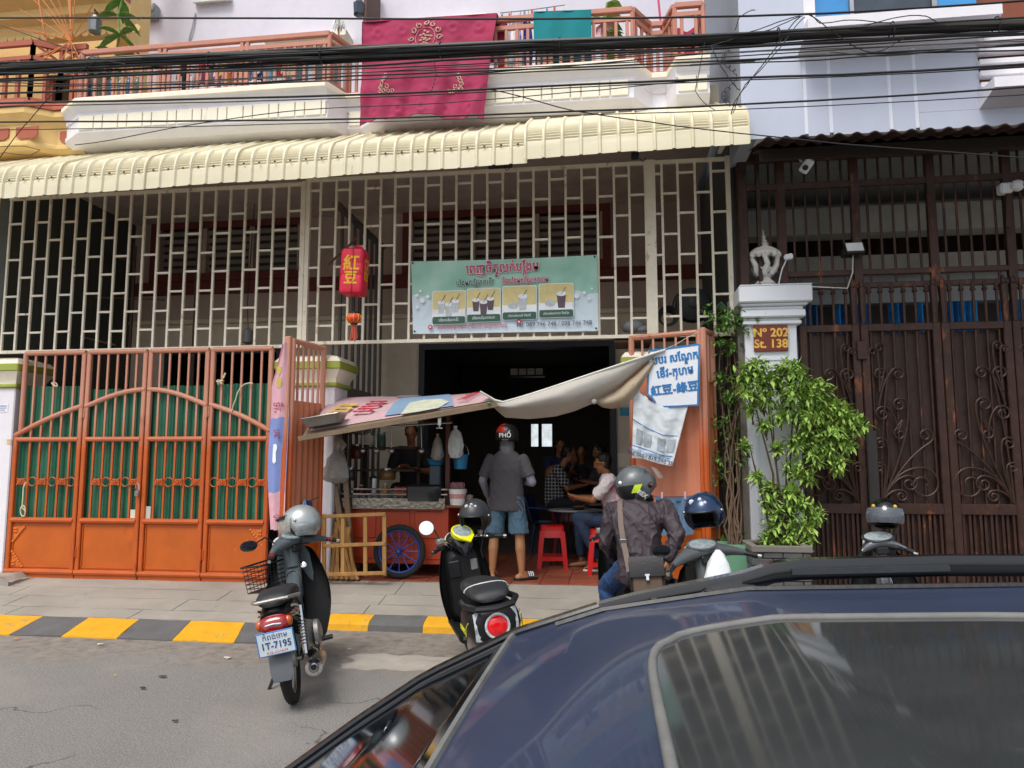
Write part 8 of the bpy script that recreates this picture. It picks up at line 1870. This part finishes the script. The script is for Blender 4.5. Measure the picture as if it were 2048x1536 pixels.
def yseg(p, q):
    (xa, ya), (xb, yb) = p, q; a = math.atan2(yb-ya, xb-xa); L = math.hypot(xb-xa, yb-ya)
    for z, w in ((6.11, .05), (6.66, .05), (6.86, .07)): part('rail', MB().bar((xa, ya, z), (xb, yb, z), w, .05), m_brickred, yr)
    n = max(1, round(L/.17))
    for i in range(n+1):
        t = i/n; x, y = xa+(xb-xa)*t, ya+(yb-ya)*t; part('baluster', MB().bar((x, y, 6.08), (x, y, 6.66 if i % 3 else 6.86), .045, .04), m_brickred, yr)
    if L < .6:
        part('cross', MB().bar((xa, ya, 6.66), (xb, yb, 6.86), .035, .03), m_brickred, yr); part('cross', MB().bar((xa, ya-.002, 6.86), (xb, yb-.002, 6.66), .035, .026), m_brickred, yr)
yseg((-9.2,-.40), (-7.08,-.40)); yseg((-7.08,-.40), (-6.82,-.23)); yseg((-6.82,-.23), (YX-.03,-.23))
zz = at(60, 45, .4).z
part('cornice', MB().loft([[(x, .55-d, z) for d, z in ((0, zz-.25), (.15, zz-.22), (.2, zz-.1), (.32, zz-.05), (.34, zz+.05), (.5, zz+.12), (.5, zz+.22), (0, zz+.25))] for x in (-12,-6.5)]), m_yel, yh, smooth=25)
part('cornice_band', MB().box((-12, .0, zz+.25), (-6.5, .56, zz+.38)), m_brickred, yh)
for i in range(22): part('scallop', MB().lathe([(.06, 0), (.06, .03)], 12, upright((-8.9+.125*i, .42, zz-.22))), m_yel, yh)
part('column', MB().box((at(262, 40, .9).x-.09, .75, 5.95), (at(262, 40, .9).x+.09, YW, 10)), m_yel, yh); part('column_base', MB().box((at(262, 40, .9).x-.13, .72, 7.0), (at(262, 40, .9).x+.13, YW, 7.12), .02), m_yel, yh)
part('corner_post', MB().box((YX-.02,-.2, 6.0), (YX+.10, .1, 6.75)), m_conc, yh)
fo_ = at(142, 82,-.32); sf = thing('spike_fan', 'fan of thin orange rods sprouting between the two balconies', 'spikes', fo_)
m_rod = M('orange_rod', '#c87a3a', .6)
for (x, y) in ((38, 18), (62,-6), (78,-10), (95,-12), (112,-12), (135,-14), (150,-10), (88, 118), (108, 150), (75, 120), (150, 190), (170, 150), (60, 60), (20, 55), (175, 60), (185, 10)):
    e = at(x, y,-.32+random.uniform(-.12, .12)); part('rod', MB().tube([fo_, fo_.lerp(e, .5)+V((.01, 0, .01)), e], .007, 5), m_rod, sf)
pk = at(78,-10,-.35); part('tall_rod', MB().tube([at(75,-12,-.3), at(97, 110,-.3)], .012, 6), m_rod, sf); part('tall_rod', MB().tube([at(140,-8,-.28), at(142, 60,-.3)], .014, 6), m_rod, sf)
sbr = thing('wall_bars', 'thin rusty upright bars before the yellow house wall', 'bars', at(200, 60, .5))
for px in range(160, 262, 13): part('bar', MB().tube([at(px,-15, .5), at(px, 74, .5)], .008, 5), M('thin_rust_bar', '#8a5a3a', .7) if px == 160 else bpy.data.materials['thin_rust_bar'], sbr)
for (px, py, y, lb_) in ((190, 52,-.1, 'old zinc wall lantern hanging beside the yellow house'), (718, 18, .95, 'dark glass lantern hanging on the shophouse wall above the balcony')):
    c = at(px, py, y); t = thing('wall_lantern', lb_, 'lamp', c)
    part('body', MB().lathe([(.03,-.1), (.075,-.085), (.085, .07), (.06, .09), (.045, .13), (.01, .15)], 8, Matrix.Translation(c)), M('zinc_lantern', '#7f8384', .4, .6) if px < 300 else m_dglass, t); part('hanger', MB().tube([c+V((0, 0, .15)), c+V((-.1, .1, .3)), c+V((-.2, .3, .36))], .012, 6), m_black, t)
    if px > 300: part('post', MB().box(c+V((.06, 0,-.3)), c+V((.11, .6, .6)), .004), M('brown_wall_post', '#5a3f36', .7), t)
for i, (px, py) in enumerate(((285, 26), (305, 23))):
    c = at(px, py, YU-.08); t = thing('electric_meter', ['older electric meter beside the yellow column', 'glass fronted electric meter nearer the tube light'][i], 'meter', c)
    part('case', MB().box(c+V((-.075,-.06,-.12)), c+V((.075, .08, .11)), .02), M('meter_case', '#8e9394', .35), t); part('glass', MB().lathe([(.055, 0), (.06, .04), (.045, .055)], 16, frame(c+V((0,-.06, .02)), (1, 0, 0), (0, 0, 1))), m_clens, t)
c = at(424, 2, YU-.06); t = thing('tube_light', 'tube light fitting fixed on the lavender upper wall', 'lamp', c); part('fitting', MB().box(c+V((-.30,-.03,-.0)), c+V((.30, .06, .05)), .008), m_wp, t); part('tube', MB().tube([c+V((-.28,-.03,-.02)), c+V((.28,-.03,-.02))], .016, 8), m_wpl, t)
c = at(388, 40, YU-.03); solo('wall_cable', MB().tube([at(391, 26, YU-.02), at(386, 50, YU-.03), at(382, 65, YU-.03), at(378, 82, YU-.02)], .012, 5), m_steel, 'short bent pipe on the lavender wall above the railing', 'pipe')
# ================================================================ washing on the balcony
HZ = ZB+.665
m_blk = M('crimson_quilt', '#9e2a50', .85, var=.10, vs=3, bump=.12, bs=140)
qA, qB = at(724, 44, YF-.115), at(994, 27, YF-.115); qC, qD = at(719, 236, YF-.19), at(966, 229, YF-.19)
ql = thing('quilt', 'large crimson quilt with cream ornament hung over the balcony railing', 'quilt', (qC+qD)/2)
def quilt(u, v):
    p = qA.lerp(qB, u).lerp(qC.lerp(qD, u), v); w = .028*math.sin(u*17+v*1.5)*(.3+v*.7)+.018*math.sin(u*41+v*5)*v+.03*fbm(u*3, v*3)
    e = 0
    for cu, cv in [(.12+.19*i, .12+.8*(j % 2)) for i in range(5) for j in range(2)]: d = math.hypot((u-cu)*1.35, v-cv); e += .009*math.cos(d*75)*max(0, 1-d/.12)
    sc =-.03*math.sin(u*9+.7)*v**4-.10*max(0, v-.9)*10*(max(0, u-.94)*12+max(0, .05-u)*12)
    return p+V((0, w+e, sc))
part('front', MB().sheet(quilt, 96, 72, .02), m_blk, ql, smooth=80)
part('top_fold', MB().sheet(lambda u, v: qA.lerp(qB, u)+V((0,-.0+.22*v, .03*math.sin(v*PI)-.004)), 24, 6, V((0, 0, .012))), m_blk, ql, smooth=80)
part('inner_flap', MB().sheet(lambda u, v: qA.lerp(qB, u)+V((.09*u, .20+.01*math.sin(u*30),-.45*v)), 30, 6, .015), m_blk, ql, smooth=80)
m_orn = M('cream_embroidery', '#c9a493', .9)
def qpt(u, v): return quilt(u, v)+V((0,-.008, 0))
def curl(cu, cv, r, a0, turns, sg=1, th=.006): part('ornament', MB().tube([qpt(cu+math.cos(a0+sg*turns*2*PI*k/14)*r*(1-.7*k/14), cv+math.sin(a0+sg*turns*2*PI*k/14)*r*1.4*(1-.7*k/14)) for k in range(15)], th, 4), m_orn, ql)
for k in range(12):
    a = 2*PI*k/12; curl(.49+.105*math.cos(a), .215+.155*math.sin(a), .022, a, 1.1, 1 if k % 2 else -1, .008)
part('ornament', MB().tube([qpt(.49+.075*math.cos(a), .215+.11*math.sin(a)) for a in [2*PI*k/24 for k in range(24)]], .004, 4, closed=True), m_orn, ql)
for k in range(16): part('ornament', MB().ell(qpt(.49+.05*math.cos(k*2.4)*math.sqrt(k/16), .215+.075*math.sin(k*2.4)*math.sqrt(k/16)), (.018, .008, .012), 6, 4), m_orn, ql)
for cu, sg in ((.17, 1), (.80,-1)):
    for k in range(5): curl(cu+sg*(.0+.012*k), .70-.035*k*(k < 4), .018, k, 1.1, sg)
    for k in range(4): curl(cu+sg*.03*k, .74, .016, k*1.3, 1.1, sg)
m_teal = M('teal_terry', '#0f7f86', .95, var=.1, vs=6, bump=.4, bs=160)
tA, tB = at(1067, 24, YF-.07), at(1182, 20, YF-.07)
tw_ = thing('towel', 'teal towel hung over the balcony railing right of the quilt', 'towel', (tA+tB)/2+V((0, 0,-.6)))
part('front', MB().sheet(lambda u, v: tA.lerp(tB, u)+V((.0, .008*math.sin(u*13+v*2),-.42*v-.01*math.sin(u*8)*v)), 24, 8, .012), m_teal, tw_, smooth=80); part('top_fold', MB().sheet(lambda u, v: tA.lerp(tB, u)+V((0, .2*v, .02*math.sin(v*PI)-.003)), 12, 5, V((0, 0, .01))), m_teal, tw_, smooth=80)
part('inner_flap', MB().sheet(lambda u, v: tA.lerp(tB, u)+V((0, .2+.012*math.sin(u*15),-.70*v)), 20, 8, .012), m_teal, tw_, smooth=80)
gar = [(372, 118, 12, 62, '#2b2b35', 'black trousers'), (395, 116, 16, 58, '#c9c4c8', 'white blouse'), (412, 118, 18, 50, '#b34a6a', 'rose shirt'), (432, 116, 14, 56, '#8f8a9a', 'grey vest'), (446, 114, 12, 54, '#e0b8c4', 'pale pink top'), (458, 112, 12, 54, '#d9a51c', 'yellow shirt'), (472, 112, 16, 50, '#c7789a', 'pink shirt'), (488, 110, 12, 52, '#a9c83a', 'lime top'), (502, 110, 14, 50, '#8e9ab0', 'blue grey shirt'), (520, 108, 12, 52, '#2c4a8a', 'navy shorts'), (533, 108, 12, 50, '#d8d8dc', 'white vest'), (546, 106, 14, 52, '#26a0c4', 'sky blue shirt'), (562, 106, 12, 44, '#c9383a', 'red top'), (582, 106, 14, 46, '#d9c8b0', 'cream blouse'), (1004, 44, 12, 104, '#e0483a', 'red and white dress'), (1022, 42, 16, 100, '#d8dce4', 'white shirt'), (1040, 42, 14, 96, '#e8d4d0', 'pale dress'), (1056, 42, 10, 96, '#4a4aa0', 'indigo top'), (1214, 46, 20, 90, '#e0b0b8', 'pale pink cloth')]
for i, (px, py, w, h, c, nm) in enumerate(gar):
    a, b = at(px-w*.5, py,-.22), at(px+w*.5, py,-.22); z2 = at(px, py+h,-.22).z; t = thing('garment', nm+' hanging on the drying line behind the balcony railing', 'clothes', (a+b)/2+V((0, 0, z2-a.z)), 'washing on the balcony'); L = a.z-z2
    mcl = M('cloth_'+nm.replace(' ', '_'), c, .9, var=.2, vs=9, dirt=[('#d8d8d8', .1, 14)])
    part('cloth', MB().sheet(lambda u, v: a.lerp(b, u)+V(((u-.5)*.05*math.sin(v*3), .03*math.sin(u*9+v*2+i),-L*v-.02*math.sin(u*5+i))), 10, 8, .015), mcl, t, smooth=80)
    part('sleeve', MB().sheet(lambda u, v: a+V((-.07*u, .02*math.sin(v*5),-.22*v-.05*u)), 3, 4, .015), mcl, t, smooth=80); part('hanger', MB().tube([a, (a+b)/2+V((0, 0, .06)), b], .005, 4).tube([(a+b)/2+V((0, 0, .06)), (a+b)/2+V((.01, 0, .12))], .004, 4), m_steel, t)
for x0, x1, y0, y1, lb_ in ((360, 600, 110, 100, 'drying line with washing behind the left run of railing'), (985, 1240, 36, 30, 'drying line with washing behind the right run of railing')): solo('drying_line', MB().tube([at(x0, y0,-.22), at((x0+x1)/2, (y0+y1)/2+3,-.22), at(x1, y1,-.22)], .006, 5), m_steel, lb_, 'line')
rk_ = thing('clip_hanger', 'wire peg hanger of small washing above the balcony rail', 'hanger', at(1060, 24, .0))
part('wire', MB().tube([at(1000, 26,-.0), at(1060, 20,-.0), at(1130, 10,-.0)], .006, 5), m_steel, rk_)
for k in range(9):
    c = at(1004+15*k, 29-2*k, .0); part('peg', MB().box(c+V((-.012,-.008,-.06)), c+V((.012, .008, 0)), .002), [m_bpl, m_rs, m_wpl][k % 3], rk_)
for px, py, rx, rz, c, nm, lb_ in ((1262, 135, .16, .17, '#d98a96', 'basin', 'pink washing tub standing behind the right run of railing'), (1235, 140, .1, .12, '#d4a0a8', 'basin', 'smaller pale pink tub behind the right run of railing')):
    p = at(px, py, .1); T_ = Matrix.Translation(p); t = thing(nm, lb_, 'tub', p+V((0, 0,-rz))); part('tub', MB().lathe([(rx*.8,-rz), (rx, rz*.9), (rx*1.06, rz), (rx*.95, rz), (rx*.75,-rz*.8)], 22, T_), M('pink_tub_plastic', c, .5), t); part('cloth_heap', MB().ell(p+V((0, 0, rz)), (rx*.8, rx*.7, .08)), M('heap_cloth', '#e0c8cc', .9, bump=.8, bs=14), t)
p = at(1366, 95,-.05); solo('pink_bundle', MB().sheet(lambda u, v: p+V(((u-.5)*.30, .02*math.sin(u*12), .22-.50*v+.02*math.sin(u*7))), 16, 8, .03), M('raspberry_cloth', '#b82f50', .9, bump=.3, bs=20), 'raspberry red cloth hung behind the short end of the railing', 'cloth')
solo('broom', MB().tube([at(1316,-6,-.1), at(1330, 130,-.1)], .014, 6), M('pink_pole', '#d04a70', .5), 'pink broom pole leaning in the corner of the balcony', 'broom')
mop = at(678, 42, .2); mb = MB()
for k in range(24): a = k*2.4; r = .07*math.sqrt(k/24); mb.tube([mop+V((0, 0, .05)), mop+V((math.cos(a)*r, math.sin(a)*r,-.02)), mop+V((math.cos(a)*r*1.3, math.sin(a)*r*1.3,-.1))], .007, 4)
mp2 = thing('mop', 'white string mop standing upside down behind the railing', 'mop', mop+V((0, 0,-.6))); part('strings', mb, m_wpl, mp2, kind='stuff'); part('handle', MB().tube([mop+V((0, 0,-.6)), mop], .012, 6), m_pine, mp2)
def big_plant(label, base, pts, ln, rnd, m):
    t = thing('balcony_plant', label, 'plant', base); lv_ = []
    st_ = MB().tube([base]+[V(p) for p,*_ in pts], .012, 6); part('stem', st_, m_leaf2, t)
    for p, n in pts:
        for k in range(n):
            a = rnd.uniform(0, 2*PI); d = V((math.cos(a), math.sin(a)*.7, rnd.uniform(-.3, .9))).normalized(); e = d.cross(V((0, 0, 1))).normalized()
            part('leaf', MB().sheet(lambda u, v: V(p)+d*ln*u+e*(v-.5)*.11*math.sin(PI*(u*.9+.08))+V((0, 0,-ln*.5*u*u)), 6, 2, V((0, 0, .003))), m, t, smooth=80)
    return t
rp_ = random.Random(11)
big_plant('tall leafy plant growing between the yellow house and the railing', at(236, 195,-.1), [(at(236, 150,-.1), 3), (at(232, 110,-.1), 4), (at(240, 70,-.1), 5), (at(236, 30,-.1), 5), (at(244, 0,-.1), 5)], .30, rp_, m_leaf2)
big_plant('plant with yellow green leaves behind the right run of railing', at(1210, 150,-.2), [(at(1212, 120,-.2), 3), (at(1210, 70,-.2), 5), (at(1207, 40,-.2), 6), (at(1215, 5,-.2), 4)], .24, rp_, m_leaf)
for i in range(7):
    p = at(172+17*i, 192-i,-.25); c = ['#3a5a8a', '#5a8a9a', '#4a6a3a', '#3f7fb0', '#8fa0a8', '#4a7ab0', '#7f8a80'][i]
    t = thing('bottle', ['blue', 'teal', 'green', 'bright blue', 'pale grey', 'royal blue', 'olive grey'][i]+' plastic bottle standing behind the foot of the railing', 'bottle', p, 'bottles behind the railing'); part('bottle', MB().lathe([(.035, 0), (.04, .1), (.035, .14), (.015, .17), (.015, .2)], 12, Matrix.Translation(p)), M('bottle_plastic', c, .25), t); part('cap', MB().lathe([(.017, .2), (.017, .22)], 10, Matrix.Translation(p)), m_wpl, t)

# ================================================================ overhead cables
YWR =-2.5
m_cab = M('black_cable_sheath', '#1c1d20', .55, var=.2, vs=12, bump=.05); m_cab2 = M('grey_cable_sheath', '#5a5750', .6, var=.2)
def cpts(pts, y=YWR, n=26, jit=0, seed=0):
    out = []
    for k in range(n+1):
        t = k/n*(len(pts)-1); i = min(int(t), len(pts)-2); f = t-i
        x = pts[i][0]+(pts[i+1][0]-pts[i][0])*f; p0 = pts[max(i-1, 0)][1]; p1 = pts[i][1]; p2 = pts[i+1][1]; p3 = pts[min(i+2, len(pts)-1)][1]
        yy = p1+.5*f*(p2-p0+f*(2*p0-5*p1+4*p2-p3+f*(3*(p1-p2)+p3-p0)))
        out.append(at(x, yy+jit*fbm(k*.55, seed), y+.012*jit*fbm(k*.4, seed+5)))
    return out
bn = thing('cable_bundle', 'thick bundle of black overhead cables strung across the street front', 'cables', at(1000, 100, YWR))
mid = [(-240, 152), (0, 140), (350, 124), (700, 108), (1050, 94), (1400, 82), (1700, 66), (2048, 50), (2300, 42)]
rc = random.Random(5)
for i in range(26):
    o = rc.gauss(0, 7.5); w = 1+.25*(i % 3)
    part('cable', MB().tube(cpts([(x, y+o*(1.25 if x < 900 else .9)+rc.uniform(-2, 2)) for x, y in mid], YWR+rc.uniform(-.05, .05), 34, 2.5, i*3.1), .008*w if i > 4 else .019, 6), m_cab if i % 7 else m_cab2, bn)
for px in (-40, 180, 420, 640, 880, 1120, 1380, 1560, 1780, 1990):
    c = cpts(mid, YWR, 200); c = min(c, key=lambda p: abs(p.x-at(px, 100, YWR).x)); part('cable_tie', MB().tube([c+V((0, .06*math.cos(a), .07*math.sin(a))) for a in [2*PI*k/12 for k in range(12)]], .006, 5, closed=True), m_black, bn)
wires = [([(-200, 36), (400, 36), (1024, 38), (1500, 32), (1800, 18), (2300,-14)], .011, 'twisted black cable running highest above the thick cable bundle'), ([(-200, 190), (300, 178), (700, 152), (1380, 124), (2300, 82)], .009, 'black cable just below the thick cable bundle'),
    ([(-200, 196), (0, 186), (700, 160), (1380, 131), (1700, 115), (2300, 70)], .007, 'thin cable crossing below the thick bundle'), ([(-200, 216), (0, 206), (700, 190), (1380, 160), (1750, 146), (2300, 116)], .012, 'doubled black cable midway between bundle and awning'), ([(-200, 222), (0, 213), (700, 196), (1380, 165), (1750, 150), (2300, 122)], .006, 'thin companion of the doubled black cable'),
    ([(-200, 250), (0, 244), (700, 238), (1380, 214), (1750, 194), (2300, 160)], .010, 'lowest heavy black cable just above the awning'), ([(-200, 262), (500, 250), (1380, 224), (1750, 206), (2300, 178)], .005, 'lowest thin black cable just above the awning'),
    ([(-200, 170), (0, 172), (400, 168), (900, 150), (1400, 108), (2300, 60)], .007, 'slack cable dipping below the bundle before the quilt'), ([(-200, 158), (200, 168), (700, 146), (1200, 128), (1700, 98), (2300, 68)], .006, 'slack thin cable crossing the railing'), ([(-200, 200), (200, 176), (500, 158), (900, 134), (1300, 110), (2300, 76)], .006, 'pale grey cable sagging across the railing'),
    ([(150, 290), (380, 250), (600, 220), (900, 205), (1200, 180), (1420, 160)], .005, 'drop wire rising from the awning across the fascia'), ([(960, 176), (1150, 222), (1400, 258), (1700, 290), (2300, 330)], .006, 'slanting service wire crossing the awning end and tiled canopy'), ([(-60, 380), (60, 240), (140, 160), (205, 118)], .005, 'drop wire slanting before the yellow balcony'),
    ([(-120, 8), (0, 50), (140, 98), (250, 128)], .005, 'thin wire slanting over the yellow house cornice'), ([(1600, 34), (1540, 110), (1490, 170), (1468, 205), (1462, 228)], .006, 'drop wire bending down to the awning end'), ([(1610, 34), (1560, 96), (1500, 160), (1478, 190), (1466, 226)], .005, 'second drop wire bending down to the awning end'),
    ([(1618, 30), (1660, 60), (1720, 98), (1760, 102), (1820, 72)], .005, 'loop of slack wire below the bundle on the grey townhouse'), ([(1600, 32), (1500, 64), (1440, 86), (1400, 94)], .005, 'wire fanning out to the left from the cable joint'), ([(1604, 32), (1560, 50), (1530, 62)], .005, 'short wire fanning out from the cable joint'), ([(1622, 30), (1640, 46), (1700, 40), (1780, 46)], .005, 'short looped wire right of the cable joint'),
    ([(1420, 92), (1440, 130), (1470, 170), (1480, 180)], .005, 'thin wire crossing the grey side wall'), ([(1414, 70), (1390, 180), (1430, 220)], .004, 'loose thin wire dangling at the end of the railing'), ([(1470, 60), (1478, 36), (1500, 22), (1510, 20)], .005, 'loose curled wire end on the grey side wall'), ([(1720, 52), (1800, 34), (1850, 32), (1880, 46)], .005, 'arched wire above the bundle on the grey townhouse'),
    ([(-100, 300), (40, 292), (80, 300), (60, 310), (0, 306), (-80, 318)], .004, 'tangled thin wire lying on the outer awning end'), ([(868, 120), (872, 150), (866, 172), (862, 182)], .005, 'short wire tail hanging before the quilt'), ([(-200, 146), (400, 144), (900, 130), (1500, 92), (2300, 52)], .007, 'cable hugging the underside of the thick bundle'), ([(-200, 130), (500, 108), (1000, 86), (1500, 66), (2300, 24)], .009, 'black cable riding on top of the thick bundle'),
    ([(1380, 130), (1600, 112), (1900, 104), (2300, 96)], .008, 'short heavy cable before the grey panels'), ([(1660, 104), (1760, 112), (1900, 98), (2300, 70)], .006, 'slack brown wire before the grey panels')]
for i, (pts, r, lb_) in enumerate(wires): solo('cable', MB().tube(cpts(pts, YWR-.04-.004*(i % 7), 30, .8, i), r*.75, 6), m_cab2 if 'grey' in lb_[:10] or 'brown' in lb_ else m_cab, lb_, 'cable')
solo('razor_wire', MB().tube([at(1462-26*math.sin(t*.9)*.6-4*math.cos(t*9), 100+10.5*t+4*math.sin(t*9),-.6) for t in [k*.1 for k in range(125)]], .004, 4), m_cab, 'coiled barbed wire hanging between the balcony end and the townhouse', 'wire')
# ================================================================ small litter and stones
sp_ = atz(36, 1158, .2); mb = MB(); mb.sheet(lambda u, v: (sp_.x-.45+.75*u,-.42+.38*v, .30+.03*fbm(u*4, v*4)-.05*(u > .9)), 12, 8, V((0, 0,-.16))); solo('stone_step', mb, m_conc, 'broken concrete step before the outer white gate pillar', 'step')
for i, (px, py, c, s) in enumerate(((455, 1317, '#cfcac0', .05), (200, 1290, '#d8c89a', .04), (325, 1355, '#4c4a46', .05), (286, 1378, '#3f3d3a', .04), (230, 1353, '#d0b04a', .02), (350, 1444, '#4a4846', .035), (700, 1300, '#c8c2b4', .03), (32, 1280, '#c98a3a', .03), (1000, 1205, '#4a4640', .02), (860, 1150, '#d0d0c8', .04))):
    p = atz(px, py, 0.004 if py > 1260 else .2); rr_ = random.Random(i)
    if py < 1260: continue
    solo('litter', MB().sheet(lambda u, v: p+V(((u-.5)*s*1.1, (v-.5)*s*.6, .008+.014*fbm(u*3+i, v*3))), 4, 3, V((0, 0, .004))), M('litter_scrap', c, .9), ['torn white paper scrap on the road behind the motorbike', 'yellowish leaf scrap near the black kerb', 'dark flat scrap on the road', 'smaller dark scrap on the road', 'tiny yellow scrap on the road', 'dark chip on the open road', 'pale crumpled scrap right of the motorbike', 'orange peel scrap at the kerb foot', '', ''][i], 'litter')
